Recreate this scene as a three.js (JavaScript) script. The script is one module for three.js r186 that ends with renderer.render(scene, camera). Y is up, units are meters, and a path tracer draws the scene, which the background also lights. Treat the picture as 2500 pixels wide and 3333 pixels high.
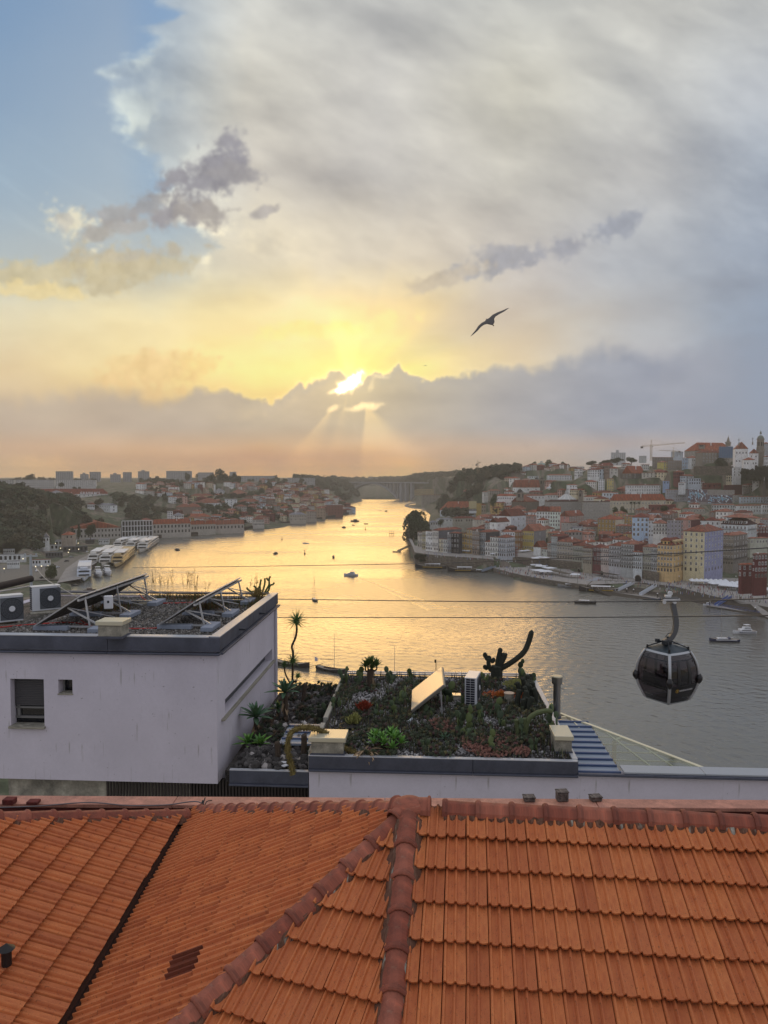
import * as THREE from 'three';
import { mergeGeometries, mergeVertices, toCreasedNormals } from 'three/addons/utils/BufferGeometryUtils.js';
import { RoundedBoxGeometry } from 'three/addons/geometries/RoundedBoxGeometry.js';

// ---------------------------------------------------------------- camera, exposure, sky, sun
const FOC = 2471, CX = 1250, CY = 1666.5, CAMY = 78, PITCH = Math.atan((CY - 1555) / FOC);
const scene = new THREE.Scene();
const camera = new THREE.PerspectiveCamera(2 * Math.atan(CY / FOC) * 180 / Math.PI, 0.75, 0.3, 30000);
const EYE = new THREE.Vector3(0, CAMY, 0);
camera.position.copy(EYE); camera.rotation.x = -PITCH;
const renderer = new THREE.WebGLRenderer({ antialias: true });
renderer.toneMapping = THREE.LinearToneMapping; renderer.toneMappingExposure = 1.0;
renderer.shadowMap.enabled = true;
scene.fog = new THREE.FogExp2(0xeadfcb, 0.00016);

const V = (x, y, z) => new THREE.Vector3(x, y, z), PI = Math.PI, rad = (d) => d * PI / 180;
const lerp = (a, b, t) => a + (b - a) * t, clamp = (x, a = 0, b = 1) => Math.min(b, Math.max(a, x));
const sst = (a, b, x) => { const t = clamp((x - a) / (b - a)); return t * t * (3 - 2 * t); };
function rngOf(s) { return () => { s = (s + 0x6d2b79f5) | 0; let t = Math.imul(s ^ (s >>> 15), 1 | s); t = (t + Math.imul(t ^ (t >>> 7), 61 | t)) ^ t; return ((t ^ (t >>> 14)) >>> 0) / 4294967296; }; }
const PERM = (() => { const r = rngOf(7), p = new Float32Array(65536); for (let i = 0; i < 65536; i++) p[i] = r(); return p; })();
function vn(x, y) {                                    // smooth value noise, 0..1
const ix = Math.floor(x), iy = Math.floor(y); let fx = x - ix, fy = y - iy;
fx = fx * fx * (3 - 2 * fx); fy = fy * fy * (3 - 2 * fy);
const a = (ix & 255), b = ((ix + 1) & 255), c = (iy & 255) << 8, d = ((iy + 1) & 255) << 8;
const p = PERM[a | c] + (PERM[b | c] - PERM[a | c]) * fx, q = PERM[a | d] + (PERM[b | d] - PERM[a | d]) * fx;
return p + (q - p) * fy;
}
function fbm(x, y, o = 5) { let s = 0, a = 0.5, n = 0; for (let i = 0; i < o; i++) { s += a * vn(x, y); n += a; x = x * 2.03 + 17.3; y = y * 2.03 + 9.1; a *= 0.52; } return s / n; }
function dirOf(px, py) { const x = (px - CX) / FOC, y = -(py - CY) / FOC, c = Math.cos(PITCH), s = Math.sin(PITCH); return V(x, y * c - s, -c - y * s); }
function at(px, py, d) { const v = dirOf(px, py); return v.multiplyScalar(d / -v.z).add(EYE); }   // d is level distance
function onLevel(px, py, y) { const v = dirOf(px, py); return v.multiplyScalar((y - CAMY) / v.y).add(EYE); }

const LIN = new Float32Array(256); for (let i = 0; i < 256; i++) { const c = i / 255; LIN[i] = c <= 0.04045 ? c / 12.92 : Math.pow((c + 0.055) / 1.055, 2.4); }
const lin = (c) => { const k = clamp(c, 0, 255), i = Math.min(254, Math.floor(k)); return LIN[i] + (LIN[i + 1] - LIN[i]) * (k - i); };

// Sky: air and clouds by direction. The broad colours stand on a net of directions, the clouds are noise on top.
const SKYX = [0, 420, 830, 1250, 1670, 2080, 2500], SKYY = [0, 280, 560, 840, 1050, 1200, 1340, 1480, 1560];
const SKYC = [
[[134, 158, 184], [150, 168, 188], [194, 195, 192], [186, 187, 186], [188, 189, 186], [192, 192, 188], [188, 190, 190]],
[[146, 166, 186], [160, 175, 190], [198, 196, 188], [188, 187, 185], [196, 194, 184], [186, 187, 186], [174, 179, 187]],
[[160, 177, 190], [170, 183, 192], [192, 188, 182], [184, 182, 180], [190, 188, 182], [184, 184, 184], [160, 169, 182]],
[[182, 190, 190], [190, 193, 188], [214, 205, 184], [206, 198, 184], [194, 189, 184], [174, 178, 184], [151, 162, 179]],
[[228, 215, 180], [240, 223, 176], [247, 228, 170], [248, 223, 164], [214, 201, 180], [180, 181, 184], [147, 159, 177]],
[[232, 210, 170], [244, 221, 162], [252, 231, 152], [255, 237, 150], [222, 205, 174], [182, 180, 184], [145, 157, 176]],
[[214, 190, 158], [226, 194, 148], [238, 205, 140], [246, 212, 138], [206, 190, 172], [172, 172, 182], [144, 155, 173]],
[[210, 178, 148], [214, 174, 138], [214, 169, 134], [216, 174, 138], [196, 177, 160], [170, 169, 176], [146, 155, 170]],
[[255, 208, 150], [262, 204, 136], [262, 198, 128], [262, 202, 132], [206, 177, 150], [176, 171, 170], [152, 156, 166]],
];
const cut = (a, x) => { let i = 0; while (i < a.length - 2 && x > a[i + 1]) i++; return [i, clamp((x - a[i]) / (a[i + 1] - a[i]))]; };
function net(px, py, out) {
const [i, u0] = cut(SKYX, px), [j, v0] = cut(SKYY, py), u = u0 * u0 * (3 - 2 * u0) * 0.5 + u0 * 0.5, v = v0 * v0 * (3 - 2 * v0) * 0.5 + v0 * 0.5;
for (let c = 0; c < 3; c++) out[c] = lerp(lerp(SKYC[j][i][c], SKYC[j][i + 1][c], u), lerp(SKYC[j + 1][i][c], SKYC[j + 1][i + 1][c], u), v);
}
const line = (pts, x) => { let i = 0; while (i < pts.length - 2 && x > pts[i + 1][0]) i++; const t = clamp((x - pts[i][0]) / (pts[i + 1][0] - pts[i][0])); return lerp(pts[i][1], pts[i + 1][1], t); };
const SHEET = [[-400, 620], [0, 520], [50, 560], [90, 425], [150, 460], [200, 430], [250, 305], [320, 330], [400, 405], [470, 405], [560, 500], [640, 520], [700, 560], [760, 640], [810, 700], [870, 580], [940, 600], [1000, 520], [1080, 480], [1200, 300]];
const BANK = [[-300, 1300], [0, 1285], [200, 1262], [330, 1245], [420, 1275], [520, 1300], [640, 1268], [760, 1262], [850, 1300], [885, 1310], [960, 1255], [1050, 1222], [1075, 1200], [1105, 1198], [1140, 1240], [1175, 1238], [1205, 1225], [1222, 1212], [1245, 1222], [1300, 1198], [1320, 1222], [1360, 1236], [1450, 1232], [1560, 1205], [1680, 1180], [1790, 1192], [1830, 1150], [1920, 1135], [1960, 1118], [2060, 1120], [2160, 1135], [2300, 1110], [2500, 1090], [2800, 1080]];
const PUFFS = [ // x, y, half width, half height, tilt, colour, strength, sharpness
[735, 462, 46, 36, -0.5, [152, 151, 158], 1], [705, 530, 90, 52, -0.5, [150, 149, 157], 1], [655, 580, 110, 46, -0.2, [150, 149, 156], 1], [770, 570, 60, 34, 0.2, [156, 154, 158], 0.9],
[560, 690, 95, 42, -0.1, [154, 152, 157], 1], [470, 680, 70, 30, -0.3, [160, 158, 160], 0.8], [660, 690, 70, 34, 0.2, [168, 163, 160], 0.9], [350, 700, 75, 26, 0, [168, 166, 166], 0.8], [420, 735, 110, 26, -0.15, [176, 170, 165], 0.7],
[850, 695, 42, 16, -0.3, [170, 166, 166], 0.8], [230, 735, 70, 48, 0.6, [234, 226, 200], 0.9], [210, 720, 24, 24, 0.5, [196, 192, 182], 0.7], [310, 760, 46, 26, 0, [178, 172, 164], 0.8],
[330, 850, 130, 52, -0.15, [196, 186, 162], 0.95], [500, 830, 105, 40, -0.2, [188, 181, 164], 0.95], [180, 900, 190, 48, -0.05, [206, 194, 160], 0.9], [400, 900, 170, 36, -0.2, [200, 188, 156], 0.8], [130, 945, 160, 26, 0.05, [238, 218, 164], 0.8],
[1700, 835, 190, 30, -0.24, [162, 163, 170], 0.85], [1620, 840, 50, 34, 0, [160, 161, 169], 0.7], [2000, 735, 95, 32, -0.4, [160, 164, 174], 0.85], [1480, 895, 130, 24, -0.3, [190, 180, 166], 0.7],
[1030, 1075, 150, 22, -0.05, [255, 232, 150], 0.6], [1200, 1060, 120, 26, -0.2, [255, 232, 160], 0.5],
[520, 1215, 140, 46, -0.1, [236, 200, 146], 0.6], [650, 1180, 60, 34, 0, [244, 210, 146], 0.6], [450, 1170, 90, 26, 0, [240, 208, 152], 0.5],
];
function skyAt(px, py, out) {
const w1 = fbm(px * 0.006 + 3, py * 0.006, 5) - 0.5, w2 = fbm(px * 0.006 + 90, py * 0.006 + 40, 4) - 0.5, wx = px + w1 * 60, wy = py + w2 * 50;
net(clamp(px + w1 * 90, -200, 2700), clamp(py + w2 * 70, -100, 1560), out);
const sheetX = line(SHEET, wy), inSheet = sst(-30, 60, wx + (fbm(px * 0.012 + py * 0.006, py * 0.02 - px * 0.004, 6) - 0.5) * 190 - sheetX), high = sst(1120, 760, py);
const fold = fbm((px * 0.8 + py * 0.55) * 0.0034 + 8, (py - px * 0.42) * 0.0066, 6), fine = fbm((px + py * 0.5) * 0.011, (py - px * 0.35) * 0.024 + 31, 5);
const k = high * inSheet;
const lift = (fold - 0.5) * 62 + (fine - 0.5) * 13 + 6;
out[0] += k * lift * 1.0; out[1] += k * lift * 0.98; out[2] += k * lift * 0.86;
const edge = high * inSheet * Math.exp(-Math.max(0, px - sheetX) / 130) * sst(0.36, 0.66, fbm(px * 0.011 + 50, py * 0.011, 5)) * sst(60, 240, py) * (py < 860 ? 1 : 0.5);
out[0] += edge * 60; out[1] += edge * 54; out[2] += edge * 34;
if (inSheet < 1 && py < 1120) {                       // clear air left of the sheet, with thin wisps
const b = (1 - inSheet) * sst(1000, 700, py), wisp = sst(0.5, 0.85, fbm((px * 0.7 - py * 0.5) * 0.004 + 3, (py * 0.9 - px * 0.5) * 0.011 + 5, 5)) * 14 * sst(300, 620, py);
out[0] += b * (-6 + wisp) - b * sst(360, 560, px) * 18; out[1] += b * (wisp - 2) - b * sst(360, 560, px) * 8; out[2] += b * (wisp * 0.8 + 4) + b * sst(360, 560, px) * 4;
}
const soft = (fbm(px * 0.0042 + 20, py * 0.011 + 3, 5) - 0.5) * 26 * sst(760, 980, py) * sst(1300, 1180, py);
out[0] += soft * 0.8; out[1] += soft; out[2] += soft * 1.1;
for (const [x, y, rx, ry, tilt, c, s] of PUFFS) {
const dx = px - x, dy = py - y; if (Math.abs(dx) > rx * 2.2 + 60 || Math.abs(dy) > rx * 2.2 + 60) continue;
const ct = Math.cos(tilt), st = Math.sin(tilt), u = (dx * ct + dy * st) / rx, v = (-dx * st + dy * ct) / ry;
const lump = (fbm(px * 0.019 + x, py * 0.021 + y, 5) - 0.5) * 2.3, m = sst(-0.5, 0.5, 1 - Math.sqrt(u * u + v * v) + lump + (fbm(px * 0.06, py * 0.06 + x, 3) - 0.5) * 0.8) * s;
const li = (fbm(px * 0.03, py * 0.03 + 7, 3) - 0.5) * 26;
for (let q = 0; q < 3; q++) out[q] = lerp(out[q], c[q] + li, m);
}
const sx = px - 1138, sy = py - 1248, sd = Math.hypot(sx, sy);
const ang = Math.atan2(sx, -sy), up = sst(-0.42, -0.22, ang) * sst(0.36, 0.16, ang);
const g = Math.exp(-sd / 420), ray = 0.75 + 0.25 * sst(0.35, 0.65, vn(ang * 5 + 40, 3.3)) + 0.95 * up * sst(380, 100, sd);
const glow = g * ray * sst(1330, 1230, py);
out[0] += glow * 36; out[1] += glow * 25; out[2] += glow * 8;
const dusk = sst(0.86, 1.02, ang) * sst(1.32, 1.16, ang) * Math.exp(-sd / 420) * sst(60, 200, sd);   // the dark ray to the right
out[0] -= dusk * 26; out[1] -= dusk * 18; out[2] += dusk * 4;
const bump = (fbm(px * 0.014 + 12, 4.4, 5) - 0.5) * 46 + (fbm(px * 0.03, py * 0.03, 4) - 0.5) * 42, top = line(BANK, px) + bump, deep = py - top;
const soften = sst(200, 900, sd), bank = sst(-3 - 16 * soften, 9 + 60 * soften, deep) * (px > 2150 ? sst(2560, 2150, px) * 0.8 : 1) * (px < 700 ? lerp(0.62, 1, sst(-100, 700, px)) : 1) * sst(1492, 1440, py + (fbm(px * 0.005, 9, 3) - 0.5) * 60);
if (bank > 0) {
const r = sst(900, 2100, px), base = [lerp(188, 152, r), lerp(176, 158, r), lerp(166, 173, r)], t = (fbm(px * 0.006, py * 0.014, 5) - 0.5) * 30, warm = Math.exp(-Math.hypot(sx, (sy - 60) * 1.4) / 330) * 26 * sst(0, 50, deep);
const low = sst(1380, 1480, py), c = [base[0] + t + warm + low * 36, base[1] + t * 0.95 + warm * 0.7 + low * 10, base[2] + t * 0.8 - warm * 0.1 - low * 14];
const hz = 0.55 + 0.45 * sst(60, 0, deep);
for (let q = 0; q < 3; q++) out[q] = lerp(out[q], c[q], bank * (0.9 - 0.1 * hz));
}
let hot = 0;
const rag = (fbm(px * 0.045, py * 0.045 + 60, 4) - 0.5) * 1.5;
for (const [x, y, rx, ry, tilt, s] of [[1140, 1248, 52, 19, -0.62, 4.5], [1098, 1272, 30, 10, -0.1, 3], [1086, 1328, 26, 9, -0.45, 0.9], [1192, 1323, 46, 12, -0.12, 1.3], [860, 1328, 120, 26, -0.3, 0.12], [1210, 1250, 8, 26, 0.3, 0.4], [1165, 1222, 20, 9, -0.5, 1.2], [1240, 1226, 26, 7, 0.2, 0.5]]) {
const dx = px - x, dy = py - y, ct = Math.cos(tilt), st = Math.sin(tilt), u = (dx * ct + dy * st) / rx, v = (-dx * st + dy * ct) / ry, m = sst(-0.5, 0.75, 1 - Math.sqrt(u * u + v * v) + rag * 1.1);
hot += m * s;
}
const rim = Math.exp(-Math.abs(deep) / 5) * Math.exp(-sd / 190) * 1.2; hot += rim + 0.5 * Math.exp(-sd / 42) + 0.22 * Math.exp(-sd / 120) * sst(1300, 1240, py);
let shaft = 0;
for (const [x, y, a0, a1, s] of [[1192, 1318, -0.12, 0.85, 44], [1086, 1322, -0.75, -0.35, 30], [1130, 1285, -0.32, -0.1, 16]]) {
const dx = px - x, dy = py - y; if (dy <= 0) continue;
const a = Math.atan2(dx, dy); shaft += sst(a0 - 0.06, a0 + 0.1, a) * sst(a1 + 0.2, a1 - 0.3, a) * s * Math.exp(-dy / 170) * sst(0, 18, dy);
}
out[0] += shaft; out[1] += shaft * 0.75; out[2] += shaft * 0.25;
for (let q = 0; q < 3; q++) out[q] = lin(out[q]);
const heat = [1.0, 0.74, 0.3]; for (let q = 0; q < 3; q++) out[q] += hot * (hot > 2 ? lerp(heat[q], 1, 0.55) : heat[q]) * 0.55;
}
const SKYGAIN = 1.0;
{
const W = 4096, Hh = 2048, data = new Float32Array(W * Hh * 4), o = [0, 0, 0], gen = [0, 0, 0], cp = Math.cos(PITCH), sp = Math.sin(PITCH);
for (let j = 0; j < Hh; j++) {
const el = ((j + 0.5) / Hh - 0.5) * PI, y = Math.sin(el), ce = Math.cos(el);
for (let i = 0; i < W; i++) {
const az = ((i + 0.5) / W - 0.5) * 2 * PI, x = Math.cos(az) * ce, z = Math.sin(az) * ce, at4 = (j * W + i) * 4;   // u = atan2(z, x)
if (y < -0.02) { data[at4] = 0.34; data[at4 + 1] = 0.31; data[at4 + 2] = 0.26; data[at4 + 3] = 1; continue; }
const yy = Math.max(y, 0.0005), cy = yy * cp - z * sp, cz = z * cp + yy * sp;                       // camera axes (y up, -z ahead)
let w = 1;
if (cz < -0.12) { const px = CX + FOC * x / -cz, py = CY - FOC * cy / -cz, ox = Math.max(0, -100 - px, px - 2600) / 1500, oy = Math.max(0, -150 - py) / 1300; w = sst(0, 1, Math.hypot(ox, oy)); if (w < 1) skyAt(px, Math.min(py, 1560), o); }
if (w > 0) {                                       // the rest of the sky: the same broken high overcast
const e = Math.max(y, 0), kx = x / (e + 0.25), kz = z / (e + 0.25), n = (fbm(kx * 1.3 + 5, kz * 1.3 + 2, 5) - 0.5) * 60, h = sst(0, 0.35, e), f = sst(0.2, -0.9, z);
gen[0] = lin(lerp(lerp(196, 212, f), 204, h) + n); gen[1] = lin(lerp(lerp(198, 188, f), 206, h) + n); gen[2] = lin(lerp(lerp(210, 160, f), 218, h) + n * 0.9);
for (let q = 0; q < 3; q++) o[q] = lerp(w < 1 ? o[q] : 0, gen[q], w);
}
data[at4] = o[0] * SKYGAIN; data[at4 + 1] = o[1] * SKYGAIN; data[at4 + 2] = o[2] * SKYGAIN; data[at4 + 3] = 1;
}
}
const t = new THREE.DataTexture(data, W, Hh, THREE.RGBAFormat, THREE.FloatType);
t.mapping = THREE.EquirectangularReflectionMapping; t.magFilter = THREE.LinearFilter; t.needsUpdate = true;
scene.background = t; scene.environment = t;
}
const sun = new THREE.DirectionalLight(0xffc46e, 0.7);
{ const d = dirOf(1138, 1248).normalize(); sun.position.copy(d).multiplyScalar(3000).add(V(0, CAMY, 0)); sun.target.position.set(0, 0, -600); sun.position.copy(sun.target.position).addScaledVector(d, 3000); }
sun.shadow.radius = 56; sun.castShadow = true; sun.shadow.mapSize.set(4096, 4096);
Object.assign(sun.shadow.camera, { left: -900, right: 900, top: 500, bottom: -500, near: 10, far: 6500 });
scene.add(sun, sun.target);
// ---------------------------------------------------------------- helpers for building
const NAMES = {};
const numbered = (n) => { const k = NAMES[n] = (NAMES[n] ?? -1) + 1; return k ? `${n}_${String(k).padStart(3, '0')}` : n; };
function tag(o, label, category, group, kind) { o.name = numbered(o.name); o.userData.label = label; if (category) o.userData.category = category; if (group) o.userData.group = group; if (kind) o.userData.kind = kind; if (!o.parent) scene.add(o); return o; }
function thing(name, label, category, p = V(0, 0, 0), turn = 0, group) { const o = new THREE.Group(); o.name = name; o.position.copy(p); o.rotation.y = turn; return tag(o, label, category, group); }
function struct(name, g, m) { const o = new THREE.Mesh(g, m); o.name = numbered(name); o.userData.kind = 'structure'; scene.add(o); return o; }
function copyOf(o, label, group) { const c = o.clone(); c.name = numbered(o.name.replace(/_\d{3}$/, '')); c.userData = { ...o.userData, label }; if (group) c.userData.group = group; scene.add(c); return c; }
const strip = (g) => { const r = g.index ? g.toNonIndexed() : g; for (const k of Object.keys(r.attributes)) if (!['position', 'normal', 'uv'].includes(k)) r.deleteAttribute(k); if (!r.attributes.uv) r.setAttribute('uv', new THREE.BufferAttribute(new Float32Array(r.attributes.position.count * 2), 2)); if (!r.attributes.normal) r.computeVertexNormals(); return r; };
const join = (list) => list.length === 1 ? list[0] : mergeGeometries(list.map(strip), false);
function part(name, g, m, parent, kind) { const o = new THREE.Mesh(Array.isArray(g) ? join(g) : g, m); o.name = name; if (kind) o.userData.kind = kind; parent.add(o); return o; }
function box(w, h, d, x = 0, y = 0, z = 0, ry = 0, rx = 0, rz = 0) { const g = new THREE.BoxGeometry(w, h, d); if (rx) g.rotateX(rx); if (rz) g.rotateZ(rz); if (ry) g.rotateY(ry); return g.translate(x, y, z); }
function rbox(w, h, d, r, x = 0, y = 0, z = 0, ry = 0) { const g = new RoundedBoxGeometry(w, h, d, 2, r); if (ry) g.rotateY(ry); return g.translate(x, y, z); }
function cyl(r0, r1, h, x = 0, y = 0, z = 0, n = 10) { return new THREE.CylinderGeometry(r0, r1, h, n).translate(x, y, z); }
function tube(pts, r, seg = 24, n = 7, closed = false) { return new THREE.TubeGeometry(new THREE.CatmullRomCurve3(pts, closed), seg, r, n, closed); }
function bar(a, b, w, h = w) { const d = b.clone().sub(a), L = d.length(), g = new THREE.BoxGeometry(w, h, L); g.applyMatrix4(new THREE.Matrix4().lookAt(b, a, Math.abs(d.y) > 0.98 * L ? V(1, 0, 0) : V(0, 1, 0))); return g.translate((a.x + b.x) / 2, (a.y + b.y) / 2, (a.z + b.z) / 2); }
function rod(a, b, r, n = 6) { return new THREE.TubeGeometry(new THREE.LineCurve3(a, b), 1, r, n, false); }
function loft(rows, closeU = false, uvScale = 0) {
const n = rows[0].length, P = [], U = [], I = [];
rows.forEach((r, j) => r.forEach((p, i) => { P.push(p.x, p.y, p.z); if (uvScale) U.push(p.x * uvScale, (p.z + p.y) * uvScale); else U.push(i / (n - 1), j / (rows.length - 1)); }));
for (let j = 0; j < rows.length - 1; j++) for (let i = 0; i < (closeU ? n : n - 1); i++) { const a = j * n + i, b = j * n + (i + 1) % n, c = a + n, d = b + n; I.push(a, c, b, b, c, d); }
const g = new THREE.BufferGeometry(); g.setAttribute('position', new THREE.Float32BufferAttribute(P, 3)); g.setAttribute('uv', new THREE.Float32BufferAttribute(U, 2)); g.setIndex(I); g.computeVertexNormals(); return g;
}
function metreUV(g, s = 1) { const h = strip(g), p = h.attributes.position, n = h.attributes.normal, u = new Float32Array(p.count * 2); for (let i = 0; i < p.count; i++) { const ax = Math.abs(n.getX(i)), ay = Math.abs(n.getY(i)), az = Math.abs(n.getZ(i)); const [a, b] = ay > ax && ay > az ? [p.getX(i), p.getZ(i)] : ax > az ? [p.getZ(i), p.getY(i)] : [p.getX(i), p.getY(i)]; u[i * 2] = a * s; u[i * 2 + 1] = b * s; } h.setAttribute('uv', new THREE.BufferAttribute(u, 2)); return h; }
function tex(n, f, srgb = true, rep = 1) {
const d = new Uint8Array(n * n * 4);
for (let j = 0; j < n; j++) for (let i = 0; i < n; i++) { const c = f((i + 0.5) / n, (j + 0.5) / n), o = (j * n + i) * 4; if (c.length) { d[o] = clamp(c[0], 0, 255); d[o + 1] = clamp(c[1], 0, 255); d[o + 2] = clamp(c[2], 0, 255); } else d[o] = d[o + 1] = d[o + 2] = clamp(c, 0, 255); d[o + 3] = 255; }
const t = new THREE.DataTexture(d, n, n); t.wrapS = t.wrapT = THREE.RepeatWrapping; t.magFilter = THREE.LinearFilter; if (srgb) t.colorSpace = THREE.SRGBColorSpace; t.repeat.set(rep, rep); t.needsUpdate = true; return t;
}
function pfbm(u, v, s, o = 4, k = 0) { const f = (a, b) => fbm(a * s + k, b * s + k * 1.7, o), e = 0.25, a = u < e ? (1 - u / e) * 0.5 * (1 - u / e) : 0, b = v < e ? (1 - v / e) * 0.5 * (1 - v / e) : 0; let x = f(u, v); if (a) x = lerp(x, f(u + 1, v), a * 2); if (b) x = lerp(x, a ? lerp(f(u, v + 1), f(u + 1, v + 1), a * 2) : f(u, v + 1), b * 2); return x; }
const std = (o) => new THREE.MeshStandardMaterial({ roughness: 0.85, metalness: 0, ...o });
const MATS = {};
const paint = (hex, rough = 0.85) => MATS[hex + '_' + rough] ??= std({ color: hex, roughness: rough });

// ---------------------------------------------------------------- river and land
{
const N = 1024, hgt = new Float32Array(N * N), r = rngOf(11);
const tabs = []; for (let i = 0; i < N; i++) tabs.push(Math.sin(2 * PI * i / N));
for (let w = 0; w < 90; w++) {
const k = 9 * Math.pow(17, r()), dir = -1.2 + (r() + r() + r() - 1.5) * 1.5, kx = Math.round(k * Math.cos(dir)), ky = Math.round(k * Math.sin(dir)), ph = Math.floor(r() * N), a = 1 / Math.pow(Math.hypot(kx, ky) + 4, 1.06);
for (let j = 0; j < N; j++) { const o = j * N; for (let i = 0; i < N; i++) hgt[o + i] += a * tabs[((kx * i + ky * j + ph) % N + N) % N]; }
}
let lo = 1e9, hi = -1e9; for (const h of hgt) { lo = Math.min(lo, h); hi = Math.max(hi, h); }
const d = new Uint8Array(N * N * 4); for (let i = 0; i < N * N; i++) { const t = (hgt[i] - lo) / (hi - lo); d[i * 4] = d[i * 4 + 1] = d[i * 4 + 2] = 255 * t; d[i * 4 + 3] = 255; }
const bump = new THREE.DataTexture(d, N, N); bump.wrapS = bump.wrapT = THREE.RepeatWrapping; bump.magFilter = THREE.LinearFilter; bump.repeat.set(1 / 62, 1 / 76); bump.needsUpdate = true;
const rough = tex(512, (u, v) => 46 + 26 * sst(0.36, 0.66, pfbm(u, v * 2.2, 7, 5, 3)), false); rough.repeat.set(1 / 900, 1 / 900);
const m = new THREE.MeshPhysicalMaterial({ color: new THREE.Color().setRGB(0.08, 0.08, 0.066), roughness: 1, roughnessMap: rough, ior: 2, bumpMap: bump, bumpScale: 0.26 });
const g = new THREE.PlaneGeometry(5200, 5200).rotateX(-PI / 2).translate(0, 0, -2500), p = g.attributes.position, u = g.attributes.uv;
for (let i = 0; i < p.count; i++) u.setXY(i, p.getX(i), p.getZ(i));
struct('river', g, m);
}
const COLS = [
[-900, [[120, 8], [350, 6], [650, 8], [760, 30], [880, 66], [1000, 70], [1600, 62], [2200, 70], [5200, 75]]],
[60, [[120, 2.4], [350, 2.4], [650, 2.6], [745, 16], [840, 52], [900, 60], [1100, 54], [1600, 60], [2200, 72], [5200, 75]]],
[205, [[120, -4], [430, -4], [440, 2.2], [700, 2.4], [780, 8], [850, 30], [930, 44], [1200, 52], [1700, 62], [2400, 72], [5200, 75]]],
[262, [[120, -4], [560, -4], [568, 2.2], [720, 2.4], [830, 6], [900, 20], [1000, 36], [1250, 50], [1700, 62], [2400, 72], [5200, 75]]],
[330, [[120, -4], [660, -4], [668, 2.2], [800, 2.4], [870, 6], [930, 16], [1030, 34], [1300, 50], [1700, 62], [2400, 72], [5200, 75]]],
[420, [[120, -4], [820, -4], [828, 2.2], [890, 2.4], [960, 10], [1060, 26], [1300, 46], [1700, 62], [2400, 74], [5200, 75]]],
[510, [[120, -4], [985, -4], [992, 3], [1030, 4], [1100, 14], [1250, 32], [1450, 50], [1700, 62], [2400, 76], [5200, 76]]],
[640, [[120, -4], [1028, -4], [1036, 3], [1070, 5], [1160, 18], [1300, 35], [1500, 54], [1800, 68], [2400, 78], [5200, 76]]],
[800, [[120, -4], [1145, -4], [1152, 3], [1190, 8], [1310, 24], [1500, 45], [1700, 64], [2000, 76], [2500, 82], [5200, 76]]],
[980, [[120, -4], [1345, -4], [1352, 3], [1400, 9], [1550, 28], [1700, 45], [2000, 62], [2500, 70], [5200, 74]]],
[1085, [[120, -4], [1505, -4], [1512, 2.5], [1560, 8], [1680, 22], [1850, 32], [2200, 36], [2500, 52], [3000, 66], [5200, 70]]],
[1136, [[120, -4], [1640, -4], [1646, 2], [1670, 6], [1760, 8], [1800, -4], [2380, -4], [2400, 12], [2480, 34], [2700, 44], [3000, 52], [5200, 60]]],
[1162, [[120, -4], [2420, -4], [2430, 3], [2500, 10], [2600, 18], [2700, -4], [3300, -4], [3320, 8], [3700, 46], [4300, 62], [5200, 66]]],
[1185, [[120, -4], [2740, -4], [2760, 6], [3100, 20], [3500, 40], [4200, 58], [5200, 66]]],
[1320, [[120, -4], [2740, -4], [2760, 8], [2900, 30], [3200, 52], [4200, 66], [5200, 68]]],
[1331, [[120, -4], [2050, -4], [2080, 2], [2110, 2], [2140, -4], [2650, -4], [2670, 8], [2900, 40], [3200, 60], [4200, 72], [5200, 72]]],
[1346, [[120, -4], [730, -4], [742, 3], [800, 9], [890, 10], [910, -4], [1980, -4], [2010, 2.5], [2110, 2], [2140, -4], [2560, -4], [2580, 8], [2850, 50], [3200, 74], [4200, 78], [5200, 78]]],
[1385, [[120, -4], [700, -4], [712, 8], [900, 10], [1010, 10], [1030, -4], [1880, -4], [1910, 4], [2050, 10], [2300, 20], [2700, 60], [3100, 80], [5200, 80]]],
[1425, [[120, -4], [685, -4], [692, 9], [1000, 11], [1300, 12], [1560, 6], [1590, 6], [1680, 12], [1760, 40], [1900, 56], [2300, 70], [3200, 84], [5200, 80]]],
[1500, [[120, -4], [655, -4], [662, 9], [850, 11], [1050, 14], [1250, 28], [1420, 56], [1550, 82], [1750, 92], [2300, 90], [5200, 80]]],
[1610, [[120, -4], [626, -4], [634, 9], [760, 11], [900, 20], [1050, 38], [1250, 68], [1400, 92], [1600, 100], [2300, 92], [5200, 80]]],
[1720, [[120, -4], [570, -4], [578, 3], [660, 3], [690, 9], [720, 14], [820, 32], [940, 52], [1080, 76], [1250, 96], [1400, 101], [2300, 96], [5200, 80]]],
[1850, [[120, -4], [538, -4], [546, 3], [622, 3], [650, 9], [690, 14], [790, 34], [900, 56], [1030, 80], [1150, 98], [1300, 105], [2300, 96], [5200, 80]]],
[2000, [[120, -4], [490, -4], [530, 3], [592, 3], [620, 9], [670, 16], [770, 38], [860, 62], [960, 84], [1060, 102], [1250, 108], [2300, 96], [5200, 80]]],
[2200, [[120, -4], [465, -4], [510, 3], [570, 3], [600, 8], [660, 18], [740, 40], [820, 66], [900, 92], [980, 108], [1200, 112], [2300, 98], [5200, 80]]],
[2400, [[120, -4], [430, -4], [462, 3], [560, 3], [640, 14], [720, 40], [790, 66], [850, 98], [900, 114], [1200, 116], [2300, 98], [5200, 80]]],
[3400, [[120, -4], [300, -4], [330, 3], [520, 8], [640, 22], [720, 46], [790, 74], [850, 100], [900, 116], [1200, 118], [2300, 98], [5200, 80]]],
];
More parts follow.
